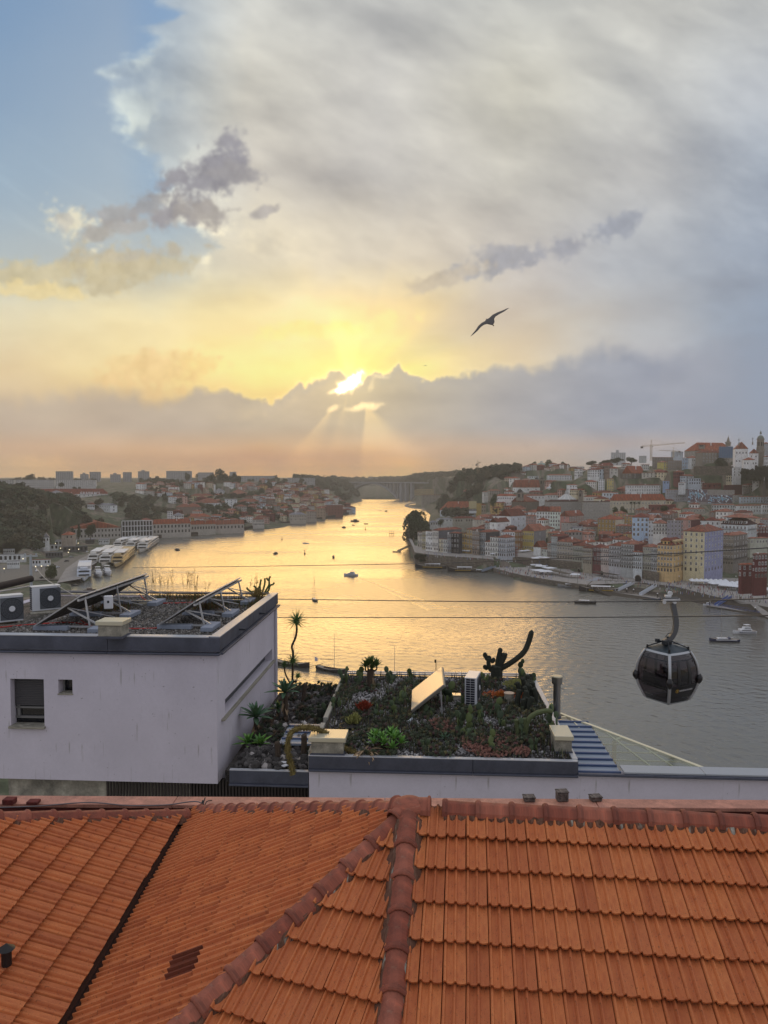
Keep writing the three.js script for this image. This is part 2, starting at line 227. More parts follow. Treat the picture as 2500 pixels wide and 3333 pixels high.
function landY(px, d) { let i = 0; while (i < COLS.length - 2 && px > COLS[i + 1][0]) i++; return lerp(line(COLS[i][1], d), line(COLS[i + 1][1], d), clamp((px - COLS[i][0]) / (COLS[i + 1][0] - COLS[i][0]))); }
const colOf = (x, z) => CX + FOC * x / -z;             // the bearing of a place, good for level ground
// ---------------------------------------------------------------- the tiled roofs in front
// R(x, h, d): metres right of, below and in front of the viewer
const R = (x, h, d) => V(x, CAMY - h, -d);
{
const TW = 0.207, TL = 0.378;
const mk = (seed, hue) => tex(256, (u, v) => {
const a = pfbm(u, v, 5, 4, seed), b = pfbm(u, v * 2, 50, 2, seed + 3), top = v + (fbm(u * 26 + seed * 2, v * 10, 4) - 0.5) * 0.34, algaShade = sst(0.9, 0.99, top) * 0.55, chip = sst(0.77, 0.8, fbm(u * 30 + seed * 7, v * 40, 3)) * 0.5, lich = sst(0.7, 0.78, fbm(u * 22 + seed * 3, v * 34 + 5, 4)) * 0.45;  // ragged top-edge band: algae spots plus shade of the lip above, painted in
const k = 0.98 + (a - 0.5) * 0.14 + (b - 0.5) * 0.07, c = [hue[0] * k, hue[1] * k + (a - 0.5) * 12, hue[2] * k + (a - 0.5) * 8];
return c.map((x, q) => lerp(lerp(x, [70, 50, 40][q], algaShade), [206, 176, 150][q], chip * 0.4) * (1 - lich * 0.5));
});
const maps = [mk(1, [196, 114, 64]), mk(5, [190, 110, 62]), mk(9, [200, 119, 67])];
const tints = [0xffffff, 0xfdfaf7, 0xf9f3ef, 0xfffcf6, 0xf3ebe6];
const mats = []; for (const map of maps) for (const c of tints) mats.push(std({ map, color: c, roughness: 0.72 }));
const oldTile = std({ map: maps[1], color: 0x8f7468, roughness: 0.8 });
const PR = [[0, 0.006], [0.03, 0.036], [0.075, 0.045], [0.125, 0.04], [0.17, 0.011], [0.3, 0.001], [0.42, 0.01], [0.465, 0.036], [0.505, 0.045], [0.555, 0.04], [0.6, 0.011], [0.75, 0.001], [0.9, 0.01], [0.975, 0.02]];
const tri = [];
{ const n = PR.length, top = (i, z) => [PR[i][0] * TW, PR[i][1] + 0.004 + 0.058 * (z + 0.03) / TL, z], bot = (i) => [PR[i][0] * TW, PR[i][1] + 0.05, TL + 0.029], bak = (i) => [PR[i][0] * TW, 0.012, TL - 0.1];
const q = (a, b, c, d) => tri.push(a, c, b, b, c, d);
for (let i = 0; i < n - 1; i++) { q(top(i, -0.03), top(i + 1, -0.03), top(i, TL + 0.03), top(i + 1, TL + 0.03)); q(top(i, TL + 0.03), top(i + 1, TL + 0.03), bot(i), bot(i + 1)); q(bot(i), bot(i + 1), bak(i), bak(i + 1)); }
const side = (i, s) => { const a = top(i, -0.03), b = top(i, TL + 0.03), c = [a[0], 0, -0.03], d = [b[0], b[1] - 0.016, TL + 0.028]; s ? q(a, b, c, d) : q(b, a, d, c); };
side(0, 1); side(n - 1, 0);
}
const uvOf = (p) => [clamp(p[0] / TW), 1 - clamp((p[2] + 0.03) / (TL + 0.06))];
function geoOf(list) { const g = new THREE.BufferGeometry(), P = [], U = []; for (const p of list) { P.push(...p); U.push(...uvOf(p)); } g.setAttribute('position', new THREE.Float32BufferAttribute(P, 3)); g.setAttribute('uv', new THREE.Float32BufferAttribute(U, 2)); g.computeVertexNormals(); return g; }
function creased(list) { const g = geoOf(list); g.deleteAttribute('normal'); return toCreasedNormals(mergeVertices(g, 1e-5), 0.5); }
const whole = creased(tri);
function clip(list, planes) {                        // planes: (p) => signed distance, kept where <= 0
for (const f of planes) { const out = []; for (let i = 0; i < list.length; i += 3) { const T = [list[i], list[i + 1], list[i + 2]], s = T.map(f), poly = []; for (let k = 0; k < 3; k++) { const a = T[k], b = T[(k + 1) % 3], sa = s[k], sb = s[(k + 1) % 3]; if (sa <= 0) poly.push(a); if ((sa < 0 && sb > 0) || (sa > 0 && sb < 0)) { const t = sa / (sa - sb); poly.push(a.map((x, q) => lerp(x, b[q], t))); } } for (let k = 1; k < poly.length - 1; k++) out.push(poly[0], poly[k], poly[k + 1]); } list = out; }
return list;
}
function slope(root, O, ud, dn, sl, i0, i1, j0, j1, lim, seed, budget, jitter = 0) {
const r = rngOf(seed), vd = V(dn.x, -sl, dn.z).normalize(), nd = ud.clone().cross(vd).negate(); if (nd.y < 0) nd.negate();
const M0 = new THREE.Matrix4().makeBasis(ud, nd, vd), flip = M0.determinant() < 0;
const all = [];
for (let j = j0; j < j1; j++) for (let i = i0; i < i1; i++) {
const sh = O.clone().addScaledVector(ud, i * TW + (j % 2) * jitter).addScaledVector(vd, j * TL), M = M0.clone().setPosition(sh.clone().addScaledVector(nd, (r() - 0.5) * 0.008).addScaledVector(vd, (r() - 0.5) * 0.014)), tw = (r() - 0.5) * 0.026, mi = Math.floor(r() * mats.length);
const pl = lim.map(([a, b]) => { const nx = -(b.z - a.z), nz = b.x - a.x, L = Math.hypot(nx, nz); return (p) => { const w = V(...p).applyMatrix4(M); return ((w.x - a.x) * nx + (w.z - a.z) * nz) / L; }; });
const corners = [[0, 0, -0.03], [TW, 0, -0.03], [0, 0, TL + 0.03], [TW, 0, TL + 0.03]];
if (pl.some((f) => corners.every((c) => f(c) > 0))) continue;
const cuts = pl.filter((f) => corners.some((c) => f(c) > 0));
let g = whole; if (cuts.length) { const l = clip(tri, cuts); if (l.length < 9) continue; g = creased(l); }
const c = V(TW / 2, 0, TL / 2).applyMatrix4(M); all.push({ g, M, tw, mi, d: c.distanceTo(EYE), c, i, j });
}
return { all, flip };
}
function lay(root, faces, most) {
const list = faces.flatMap((f) => f.all); list.sort((a, b) => a.d - b.d);
const seen = list.filter((t) => { const v = t.c.clone().sub(EYE), y = v.y * Math.cos(PITCH) - v.z * Math.sin(PITCH), z = v.z * Math.cos(PITCH) + v.y * Math.sin(PITCH); return Math.abs(v.x / -z) < 0.53 && y / z < 0.71; });
const rest = list.filter((t) => !seen.includes(t)).concat(seen.slice(most)), P = [];
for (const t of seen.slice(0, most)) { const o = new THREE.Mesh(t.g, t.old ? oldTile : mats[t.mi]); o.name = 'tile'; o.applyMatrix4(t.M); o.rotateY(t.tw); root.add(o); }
for (const t of rest) P.push(strip(t.g.clone()).applyMatrix4(t.M));
if (P.length) part('tiles', mergeGeometries(P), mats[0], root, 'stuff');
}
const sec = (k, lift = 0) => [[-0.135, -0.05], [-0.124, 0.0], [-0.07, 0.062], [-0.045, 0.078], [0, 0.086], [0.045, 0.078], [0.07, 0.062], [0.124, 0.0], [0.135, -0.05]].map(([x, y]) => [x * k * 0.86, y * k * 0.92 + lift]);
const RL = 0.40, ridgeGeo = toCreasedNormals(loft([[-0.02, 0.95, 0], [0.315, 1, 0], [0.325, 1.05, 0.004], [0.338, 1.1, 0.01], [0.362, 1.1, 0.01], [0.378, 1.05, 0.004], [0.382, 0.98, 0]].map(([z, k, l]) => sec(k, l).map(([x, y]) => V(x, y, z)))), 0.4);
{ const p = ridgeGeo.attributes.position, u = ridgeGeo.attributes.uv; for (let i = 0; i < p.count; i++) u.setXY(i, (p.getX(i) + p.getY(i) * 0.7) * 2, p.getZ(i) * 2.5); }
const rmap = tex(256, (u, v) => { const a = pfbm(u, v, 5, 5, 31), b = pfbm(u, v, 50, 2, 4), l = sst(0.62, 0.7, pfbm(u, v, 9, 5, 77)) * 0.32; const k = 0.92 + (a - 0.5) * 0.5 + (b - 0.5) * 0.2; return [lerp(152 * k, 162, l), lerp(86 * k, 134, l), lerp(64 * k, 112, l)]; });
const rm = [0xffffff, 0xeadfd8, 0xdccbc4].map((c) => std({ map: rmap, color: c, roughness: 0.75, bumpMap: rmap, bumpScale: 0.002 }));
const mort = std({ map: tex(256, (u, v) => { const a = pfbm(u, v, 8, 5, 51), b = pfbm(u, v, 40, 3, 14), w = sst(0.64, 0.76, a); return [lerp(96, 140, w) + (b - 0.5) * 70, lerp(66, 138, w) + (b - 0.5) * 66, lerp(50, 126, w) + (b - 0.5) * 60]; }), roughness: 1 });
function run(root, name, a, b, seed, up = 0.035, side = 0.17) {                   // a at the top
const r = rngOf(seed), d = b.clone().sub(a), n = Math.max(1, Math.round(d.length() / 0.36)), z = d.clone().normalize(), x = V(0, 1, 0).cross(z).normalize(), y = z.clone().cross(x);
const L = d.length() / n;
for (let i = 0; i < n; i++) {
const o = new THREE.Mesh(ridgeGeo, rm[Math.floor(r() * 3)]); o.name = name; const p = a.clone().addScaledVector(z, i * L).addScaledVector(y, up);
o.matrix.makeBasis(x, y, z).setPosition(p); o.matrix.decompose(o.position, o.quaternion, o.scale); o.rotateX(-0.022); o.rotateY((r() - 0.5) * 0.03); o.scale.z = L / 0.36; root.add(o);
}
const rows = []; for (let i = 0; i <= n * 9; i++) { const p = a.clone().addScaledVector(z, i / 9 * L), e = (k) => side * (0.72 + 0.5 * fbm(i * 0.33 + seed * 3, k, 3)); rows.push([p.clone().addScaledVector(x, -e(1)).addScaledVector(y, -0.065), p.clone().addScaledVector(x, -0.1).addScaledVector(y, 0.03 + 0.03 * vn(i * 0.8, 3)), p.clone().addScaledVector(y, 0.05), p.clone().addScaledVector(x, 0.1).addScaledVector(y, 0.03 + 0.03 * vn(i * 0.8, 9)), p.clone().addScaledVector(x, e(7)).addScaledVector(y, -0.065)]); }
part('mortar', loft(rows, false, 2), mort, root);
}
const A = R(0.28, 3.67, 8.2);
const sR = 0.49, nR = V(-0.105, 0, 0.9945), uR = V(0.9945, 0, 0.105), sT = 0.503, nT = V(-0.332, 0, 0.943), uT = V(0.943, 0, 0.332), sM = 0.55, nM = V(-1, 0, 0), uM = V(0, 0, 1);
const H2 = A.clone().add(V(-0.113, -0.493, 1).multiplyScalar(3.4)), H1 = A.clone().add(V(-1.987, -1.10, 1.71).multiplyScalar(1.6)), HB = A.clone().add(V(-3.26, -1.80, -3.98)), RE = A.clone().addScaledVector(uR, 7.6);
const r1 = thing('tiled_roof', 'orange clay tiled roof with two hips meeting at a capped peak, nearest the viewer', 'roof', V(0, CAMY, 0));
const off = (o) => { o.children.forEach((c) => { c.position.y -= CAMY; }); };
const far = V(-50, 0, 0);
const back = (p, q) => [p, q];
const fR = slope(r1, A.clone().addScaledVector(nR, -0.045).add(V(0, 0.025, 0)), uR, nR, sR, -6, 36, 0, 10, [back(A, H2)], 3);
const fT = slope(r1, A.clone().addScaledVector(nT, 0.12).add(V(0, -0.05, 0)), uT, nT, sT, -16, 6, 0, 9, [[H2, A], [A, H1]], 4);
const fM = slope(r1, A.clone().add(V(0, 0, 0)).addScaledVector(nM, 0.05).add(V(0, -0.027, 0)), uM, nM, sM, -22, 16, 0, 10, [[H1, A], [A, HB]], 5, 0);
for (const t of fM.all) if (t.j === 6 && [3, 4].includes(t.i)) t.old = true;
lay(r1, [fR, fT, fM], 300);
run(r1, 'hip_tile', A.clone().add(V(-0.02, 0.0, 0.16)), H2, 21, 0.03, 0.2); run(r1, 'hip_tile', A.clone().lerp(H1, 0.05), H1, 22); run(r1, 'hip_tile', A.clone().lerp(HB, 0.04), HB, 23); run(r1, 'ridge_tile', RE, A.clone().lerp(RE, 0.05), 24, 0.05, 0.17);
{ const G = [new THREE.SphereGeometry(0.17, 20, 10, 0, 2 * PI, 0, PI / 2).scale(1.15, 0.75, 1).translate(0, -0.01, 0)];
for (const t of [H2, H1, HB, RE]) { const z = t.clone().sub(A).normalize(), x = V(0, 1, 0).cross(z).normalize(), y = z.clone().cross(x), m = new THREE.Matrix4().makeBasis(x, y, z); G.push(strip(ridgeGeo.clone()).scale(1.12, 1.12, 0.62).translate(0, 0.02, 0).applyMatrix4(m)); }
const c = part('ridge_cap', G, rm[0], r1); c.position.copy(A).add(V(0, 0.05, 0)); }
const under = paint('#4a2c20', 1);
{ const q = (a, b, c, d) => loft([[a, b], [c, d]]); const dn = (p, k = 0.045) => p.clone().add(V(0, -k, 0));
const e = (P, n, s, L) => P.clone().addScaledVector(n, L).add(V(0, -s * L, 0));
part('roof_deck', [q(dn(A), dn(RE), dn(e(A, nR, sR, 3.6)), dn(e(RE, nR, sR, 3.6))), q(dn(A), dn(A), dn(H1), dn(H2)), q(dn(HB, 0.06), dn(A, 0.06), dn(V(HB.x, HB.y, H1.z), 0.06), dn(H1, 0.06)), q(dn(A, 0.03), dn(RE, 0.03), R(-0.6, 5.95, 12.5), R(8, 5.95, 12.3)), q(dn(HB), dn(A, 0.03), R(-2.9, 5.95, 12.6), R(-0.6, 5.95, 12.5))], under, r1); }
off(r1);
const r2 = thing('tiled_roof', 'orange clay tiled roof on the left that falls towards the dark valley gutter', 'roof', V(0, CAMY, 0));
const sL = 0.46, nL = V(1, 0, 0), VX = -3.13, VH = 5.5;
const LB0 = R(VX, VH - 0.04, 12.0), LB1 = R(VX - 3.2, VH - 1.47 - 0.04, 12 - 3.4);
const LX = 0.13 + 11 * TL / Math.hypot(1, sL), OL = R(VX - LX, VH - 0.03 - LX * sL, 4.6);
const fL = slope(r2, OL, V(0, 0, -1), nL, sL, -3, 38, 0, 11, [[LB0, LB1]], 6, 0);
fL.all = fL.all.filter((t) => t.c.x < VX + 0.12);
lay(r2, [fL], 300);
run(r2, 'hip_tile', LB1, LB0.clone().add(V(-0.05, 0.02, 0.05)), 26);
part('roof_deck', loft([[R(VX, VH + 0.05, 4), R(VX, VH + 0.05, 12.1)], [R(VX - 3.6, VH + 0.05 - 3.6 * sL, 4), R(VX - 3.6, VH + 0.05 - 3.6 * sL, 8.2)]]), under, r2);
part('roof_deck', loft([[LB0, LB1], [R(VX, 5.8, 12.7), R(-7, 5.8, 12.7)]]), under, r2);
off(r2);
const gut = thing('valley_gutter', 'dark brown metal gutter in the valley between the two tiled roofs', 'gutter', V(0, CAMY, 0));
const gm = std({ color: 0x3a2622, roughness: 0.5, metalness: 0.3 });
part('trough', [loft([[R(VX - 0.09, VH - 0.0, 4), R(VX - 0.09, VH - 0.0, 12.3)], [R(VX - 0.02, VH + 0.1, 4), R(VX - 0.02, VH + 0.1, 12.3)], [R(VX + 0.08, VH + 0.1, 4), R(VX + 0.08, VH + 0.1, 12.3)], [R(VX + 0.09, VH + 0.0, 4), R(VX + 0.09, VH + 0.0, 12.3)]])], gm, gut);
part('rim', rod(R(VX + 0.06, VH + 0.02, 4), R(VX + 0.06, VH + 0.02, 12.2), 0.035, 8), gm, gut); off(gut);
const PZ = 12.75, cop = std({ map: tex(256, (u, v) => { const a = pfbm(u, v, 6, 5, 61), b = pfbm(u, v, 60, 2, 2); const k = 0.95 + (a - 0.5) * 0.4 + (b - 0.5) * 0.2; return [182 * k, 128 * k, 108 * k]; }), roughness: 0.7 }), red = std({ map: tex(256, (u, v) => { const a = pfbm(u, v, 5, 5, 63); const k = 0.9 + (a - 0.5) * 0.7; return [104 * k, 46 * k, 40 * k]; }), roughness: 0.7 });  // coping map: its lit top surface is put into the pinkish colour
const pw = thing('parapet_wall', 'long red painted parapet with coping coloured pinkish as if lit, behind the tiled roofs', 'parapet', R(0, 5.57, PZ), rad(-0.8));
for (let k = 0; k < 7; k++) part('coping', metreUV(rbox(3.6, 0.07, 0.34, 0.015, -9 + k * 3.606, 0, 0)), cop, pw);
part('wall', metreUV(box(25.2, 1.4, 0.2, 1.8, -0.73, 0)), red, pw);
const gray = std({ map: tex(128, (u, v) => { const a = pfbm(u, v, 12, 4, 3); return [96 + (a - 0.5) * 130, 88 + (a - 0.5) * 120, 82 + (a - 0.5) * 110]; }), roughness: 1 }), brk = std({ map: red.map, color: 0xffe0d8, roughness: 0.9 });
[[38, 2588, 'dark red brick lying on the parapet coping at its far left end', brk, 0.09], [115, 2592, 'dark red brick on the coping, second from the far left', brk, 0.05], [1724, 2590, 'flat mossy grey stone on the coping, leftmost of three by the peak', gray, 0.06], [1832, 2587, 'tallest mossy grey block on the coping, middle of three', gray, 0.15], [1942, 2594, 'flat mossy grey stone on the coping, rightmost of three', gray, 0.06]].forEach(([x, y, l, m, h], i) => {
const p = at(x, y + 12, PZ - 0.02); const o = thing(i < 2 ? 'brick' : 'stone_block', l, i < 2 ? 'brick' : 'stone', V(p.x, CAMY - 5.53 + (p.x) * 0.0, -PZ - p.x * Math.tan(rad(-0.8)) * -1), rad(i * 3 - 4));
part('block', metreUV(rbox(0.19, h, 0.15, 0.012, 0, h / 2 + 0.004, 0), 3), m, o); if (i > 1) part('cap_slab', metreUV(rbox(0.205, 0.02, 0.165, 0.006, 0, h + 0.013, 0), 3), m, o); });
const black = std({ color: 0x14110f, roughness: 0.6 });
const cb = new THREE.Mesh(tube([at(0, 2628, 12.5), at(120, 2624, 12.55), at(290, 2612, 12.6), at(420, 2622, 12.55), at(540, 2620, 12.5), at(650, 2611, 12.45), at(672, 2640, 12.3), at(660, 2655, 12.2)], 0.011, 60, 6), std({ color: 0x6d6666, roughness: 0.6 })); cb.name = 'cable'; tag(cb, 'thin grey cable sagging along the red parapet wall', 'cable');
const cb2 = new THREE.Mesh(join([tube([at(668, 2596, 12.3), at(662, 2618, 12.2), at(676, 2640, 12.1), at(700, 2648, 12.2), at(698, 2630, 12.3), at(682, 2622, 12.3)], 0.01, 40, 6), tube([at(660, 2606, 12.35), at(654, 2630, 12.2), at(666, 2652, 12.0), at(640, 2668, 11.9)], 0.013, 40, 6), tube([at(690, 2605, 12.4), at(672, 2610, 12.3), at(664, 2650, 12.1)], 0.008, 30, 6)]), black); cb2.name = 'cable'; tag(cb2, 'tangle of black cable at the top end of the valley', 'cable');
const vp = thing('vent_pipe', 'short black vent pipe on the left tiled roof at the picture edge', 'vent pipe', R(-3.86, 4.95, 7.55));
part('pipe', cyl(0.05, 0.05, 0.16, 0, 0.05, 0, 16), black, vp); part('cowl', new THREE.ConeGeometry(0.085, 0.06, 16).translate(0, 0.17, 0), black, vp);
const tuft = thing('wool_tuft', 'tuft of dirty white wool caught beside the front hip', 'wool', at(1352, 3222, 6.55).add(V(0, 0.02, 0)));
{ const r = rngOf(5), G = []; for (let k = 0; k < 26; k++) { const a = r() * 6.28, q = V(Math.cos(a) * 0.03 * r(), 0.025 * r(), Math.sin(a) * 0.05 * r()); G.push(tube([q, q.clone().add(V((r() - 0.5) * 0.05, r() * 0.03, (r() - 0.5) * 0.06)), q.clone().add(V((r() - 0.5) * 0.07, r() * 0.02, (r() - 0.3) * 0.12))], 0.004 + r() * 0.006, 8, 5)); } part('fibres', G, std({ color: 0xb9b4ac, roughness: 1 }), tuft); }
}
// ---------------------------------------------------------------- the white neighbour and its roof garden
const FT = rad(-3.5), FO = V(0, CAMY, -20);
const toW = (x, h, z) => V(x * Math.cos(FT) + z * Math.sin(FT), -h, -x * Math.sin(FT) + z * Math.cos(FT)).add(FO);
const toL = (w) => { const x = w.x - FO.x, z = w.z - FO.z; return V(x * Math.cos(FT) - z * Math.sin(FT), CAMY - w.y, x * Math.sin(FT) + z * Math.cos(FT)); };
const loc = (px, py, h) => toL(onLevel(px, py, CAMY - h));      // place on a level h below the viewer, in the house's own axes
const wl = (px, py, h) => onLevel(px, py, CAMY - h);
const plaster = (seed, base, stain = 1) => std({ map: tex(512, (u, v) => { const a = pfbm(u, v, 4, 5, seed), b = pfbm(u, v, 70, 2, seed + 2), st = sst(0.66, 0.8, fbm(u * 60 + seed, v * 4 + seed, 4)) * sst(0.45, 0.7, pfbm(u, v, 5, 3, seed + 9)) * 0.42 * stain, sp = sst(0.84, 0.88, fbm(u * 40, v * 40 + seed, 3)) * 0.35 * stain; const k = 0.97 + (a - 0.5) * 0.09 + (b - 0.5) * 0.03; return base.map((c, q) => lerp(lerp(c * k, [120, 116, 108][q], st), [70, 66, 66][q], sp)); }), roughness: 0.9 });
const white = plaster(3, [204, 199, 208]), white2 = plaster(8, [204, 200, 209], 1.3);
const slateM = std({ map: tex(256, (u, v) => { const a = pfbm(u, v, 5, 5, 81), b = pfbm(u, v, 60, 2, 4); const k = 0.95 + (a - 0.5) * 0.4 + (b - 0.5) * 0.12; return [80 * k, 84 * k, 97 * k]; }), roughness: 0.55, metalness: 0.25 });
const paleMetal = std({ color: 0xb9bcc0, roughness: 0.45, metalness: 0.5 }), alu = std({ color: 0xc4c6c8, roughness: 0.4, metalness: 0.7 }), darkGlass = new THREE.MeshPhysicalMaterial({ color: 0x10131a, roughness: 0.08 }), concrete = std({ map: tex(256, (u, v) => { const a = pfbm(u, v, 7, 5, 41), b = pfbm(u, v, 60, 2, 3); const k = 0.95 + (a - 0.5) * 0.7 + (b - 0.5) * 0.2; return [150 * k, 146 * k, 132 * k]; }), roughness: 0.95 });
const gravelM = std({ map: tex(512, (u, v) => { const b = pfbm(u, v, 110, 2, 4), a = pfbm(u, v, 6, 4, 3), m = sst(0.5, 0.66, a); return [(92 + (b - 0.5) * 170) * lerp(1, 0.6, m), (86 + (b - 0.5) * 160) * lerp(1, 0.62, m), (78 + (b - 0.5) * 150) * lerp(1, 0.55, m)]; }), roughness: 1 });
const chipGeo = (() => { const g = new THREE.IcosahedronGeometry(1, 0), p = g.attributes.position; for (let i = 0; i < p.count; i++) { const k = 0.75 + 0.5 * vn(p.getX(i) * 3 + 9, p.getY(i) * 3 + p.getZ(i) * 2 + 9); p.setXYZ(i, p.getX(i) * k, p.getY(i) * k * 0.7, p.getZ(i) * k); } g.computeVertexNormals(); return g; })();
function scatter(name, label, category, geo, mat, n, seed, place, tint) {          // place(r) => [world point, size] or null
const r = rngOf(seed), L = []; for (let i = 0; i < n; i++) { const q = place(r, i); if (q) L.push(q); }
const m = new THREE.InstancedMesh(geo, mat, L.length), d = new THREE.Object3D(), c = new THREE.Color();
L.forEach(([p, s, t, up], i) => { d.position.copy(p); d.rotation.set(up ? (r() - 0.5) * 0.5 : r() * 6, r() * 6.28, up ? (r() - 0.5) * 0.5 : r() * 6); if (s.x) d.scale.copy(s); else d.scale.setScalar(s); d.updateMatrix(); m.setMatrixAt(i, d.matrix); if (tint) { const k = tint(r, t); m.setColorAt(i, c.setRGB(...k)); } });
m.name = name; m.userData.kind = 'stuff'; if (label) { m.userData.label = label; m.userData.category = category; } return m;
}
const own = (o) => { o.name = numbered(o.name); scene.add(o); return o; };
{
const HT = 4.25, c0 = loc(712, 2077, HT), zF = c0.z - 0.12, xR = c0.x - 0.1, zB = loc(905, 1932, HT).z, xL = -13;
const b = thing('white_building', 'white rendered flat-roofed block on the left with blue-grey metal eaves band', 'building', FO.clone(), FT);
const w1 = [toL(at(10, 2220, 20.1)), toL(at(128, 2378, 20.1))], w2 = [toL(at(174, 2220, 20.1)), toL(at(223, 2268, 20.1))], hb = toL(at(400, 2551, 20.1)).y;
const hole = (sh, x0, y0, x1, y1) => { const p = new THREE.Path(); p.moveTo(x0, y0); p.lineTo(x0, y1); p.lineTo(x1, y1); p.lineTo(x1, y0); p.closePath(); sh.holes.push(p); };
const rect = (x0, y0, x1, y1) => { const s = new THREE.Shape(); s.moveTo(x0, y0); s.lineTo(x1, y0); s.lineTo(x1, y1); s.lineTo(x0, y1); s.closePath(); return s; };
const fs = rect(xL, -hb, xR, -HT - 0.2); hole(fs, w1[0].x, -w1[1].y, w1[1].x, -w1[0].y); hole(fs, w2[0].x, -w2[1].y, w2[1].x, -w2[0].y);
const ss = rect(-zB, -hb - 1, -zF + 0.0, -HT - 0.2); 
const wallF = metreUV(new THREE.ExtrudeGeometry(fs, { depth: 0.4, bevelEnabled: false }).translate(0, 0, zF - 0.4), 0.28);
const slit = [6.17, 6.6], sd = (h0, h1) => metreUV(box(0.4, h1 - h0, zF - zB - 0.4, xR - 0.2, -(h0 + h1) / 2, (zF - 0.4 + zB) / 2), 0.28);
part('wall', join([wallF, sd(HT + 0.2, slit[0]), sd(slit[1], 9.6), metreUV(box(0.4, 0.5, 0.7, xR - 0.201, -6.39, zF - 0.4 - 0.06), 0.28), metreUV(box(0.4, 0.5, 0.5, xR - 0.201, -6.39, zB + 0.26), 0.28), metreUV(box(0.3, 5, zF - zB, xL, -HT - 2.6, (zF + zB) / 2)), metreUV(box(xR - xL - 0.1, 5.4, 0.3, (xL + xR) / 2 - 0.1, -HT - 2.8, zB + 0.16))]), white, b);
part('slit_window', box(0.05, 0.42, zF - zB - 0.2, xR - 0.3, -6.385, (zF + zB) / 2), std({ color: 0x232927, roughness: 0.3 }), b);
part('slit_sill', box(0.46, 0.05, zF - zB - 0.8, xR - 0.13, -6.63, (zF + zB) / 2), concrete, b);
const wn = part('window', [box(w1[1].x - w1[0].x, 0.06, 0.08, 0, -(w1[1].y - w1[0].y) / 2 + 0.2, 0), box(0.08, w1[1].y - w1[0].y - 0.4, 0.08, -(w1[1].x - w1[0].x) / 2 + 0.1, 0, 0), box(w1[1].x - w1[0].x, 0.05, 0.08, 0, -(w1[1].y - w1[0].y) / 2 + 0.47, 0)], std({ color: 0x6d6d6c, roughness: 0.5 }), b);
wn.position.set((w1[0].x + w1[1].x) / 2, -(w1[0].y + w1[1].y) / 2, zF - 0.26);
const wh = w1[1].y - w1[0].y, ww = w1[1].x - w1[0].x;
part('pane', box(ww, wh, 0.02, 0, 0, -0.03), darkGlass, wn);
const sh = []; for (let k = 0; k < 16; k++) sh.push(rbox(ww - 0.03, 0.047, 0.03, 0.008, 0, wh / 2 - 0.03 - k * 0.049, 0.05)); part('shutter', sh, std({ color: 0x3f3e40, roughness: 0.6 }), wn);
part('sill', rbox(ww + 0.06, 0.06, 0.5, 0.01, 0, -wh / 2 + 0.0, 0.12), concrete, wn);
const w2h = w2[1].y - w2[0].y, w2w = w2[1].x - w2[0].x, wn2 = part('window', [box(0.04, w2h, 0.05, -w2w / 2 + 0.02, 0, 0), box(0.04, w2h, 0.05, w2w / 2 - 0.02, 0, 0), box(w2w, 0.04, 0.05, 0, w2h / 2 - 0.02, 0.002)], std({ color: 0x8d8d8b, roughness: 0.5 }), b); wn2.position.set((w2[0].x + w2[1].x) / 2, -(w2[0].y + w2[1].y) / 2, zF - 0.3);
part('pane', box(w2w, w2h, 0.02, 0, 0, -0.02), darkGlass, wn2); part('sill', rbox(w2w + 0.04, 0.04, 0.4, 0.008, 0, -w2h / 2, 0.12), concrete, wn2);
const bandF = (x0, x1) => [metreUV(rbox(x1 - x0, 0.38, 0.08, 0.01, (x0 + x1) / 2, -HT - 0.19, c0.z - 0.04), 0.5), metreUV(rbox(x1 - x0, 0.06, 0.16, 0.02, (x0 + x1) / 2, -HT - 0.44, c0.z - 0.02), 0.5)];
part('eaves_band', join([...bandF(xL, -7.4), ...bandF(-7.395, c0.x + 0.03)]), slateM, b);
for (let k = 0; k < 4; k++) { const z0 = c0.z - 0.082 - k * (c0.z - zB) / 4, L = (c0.z - zB) / 4 - 0.006; part('eaves_band', join([metreUV(rbox(0.08, 0.38, L, 0.01, c0.x - 0.04, -HT - 0.19, z0 - L / 2), 0.5), metreUV(rbox(0.2, 0.06, L, 0.02, c0.x - 0.01, -HT - 0.44, z0 - L / 2), 0.5)]), slateM, b); part('coping', rbox(0.28, 0.03, L, 0.008, c0.x - 0.13, -HT + 0.012, z0 - L / 2), paleMetal, b); }
part('coping', rbox(c0.x - xL - 0.27, 0.03, 0.26, 0.008, (xL + c0.x) / 2 - 0.14, -HT + 0.012, c0.z - 0.12), paleMetal, b); part('coping', rbox(c0.x - xL - 0.3, 0.05, 0.3, 0.01, (xL + c0.x) / 2 - 0.16, -HT + 0.02, zB + 0.13), slateM, b);
part('roof', metreUV(box(c0.x - xL - 0.3, 0.3, c0.z - zB - 0.3, (xL + c0.x) / 2 - 0.12, -HT - 0.27, (c0.z + zB) / 2), 0.35), gravelM, b);
for (const z of [0.28, 0.62]) { const q = part('spout', cyl(0.035, 0.03, 0.2, 0, 0, 0, 8).rotateZ(PI / 2), std({ color: 0x2b2f36, roughness: 0.5 }), b); q.position.set(c0.x + 0.08, -HT - 0.2, lerp(c0.z, zB, z)); }
part('downpipe', [cyl(0.05, 0.05, 3.6, xR + 0.06, -HT - 2.3, zB + 0.12, 10)], std({ color: 0xcfccd2, roughness: 0.5 }), b);
part('base_wall', metreUV(box(5.2, 1.4, 0.2, xL + 2.6 + 4.0 - 1.5, -hb - 0.7, zF - 0.45), 0.4), concrete, b);
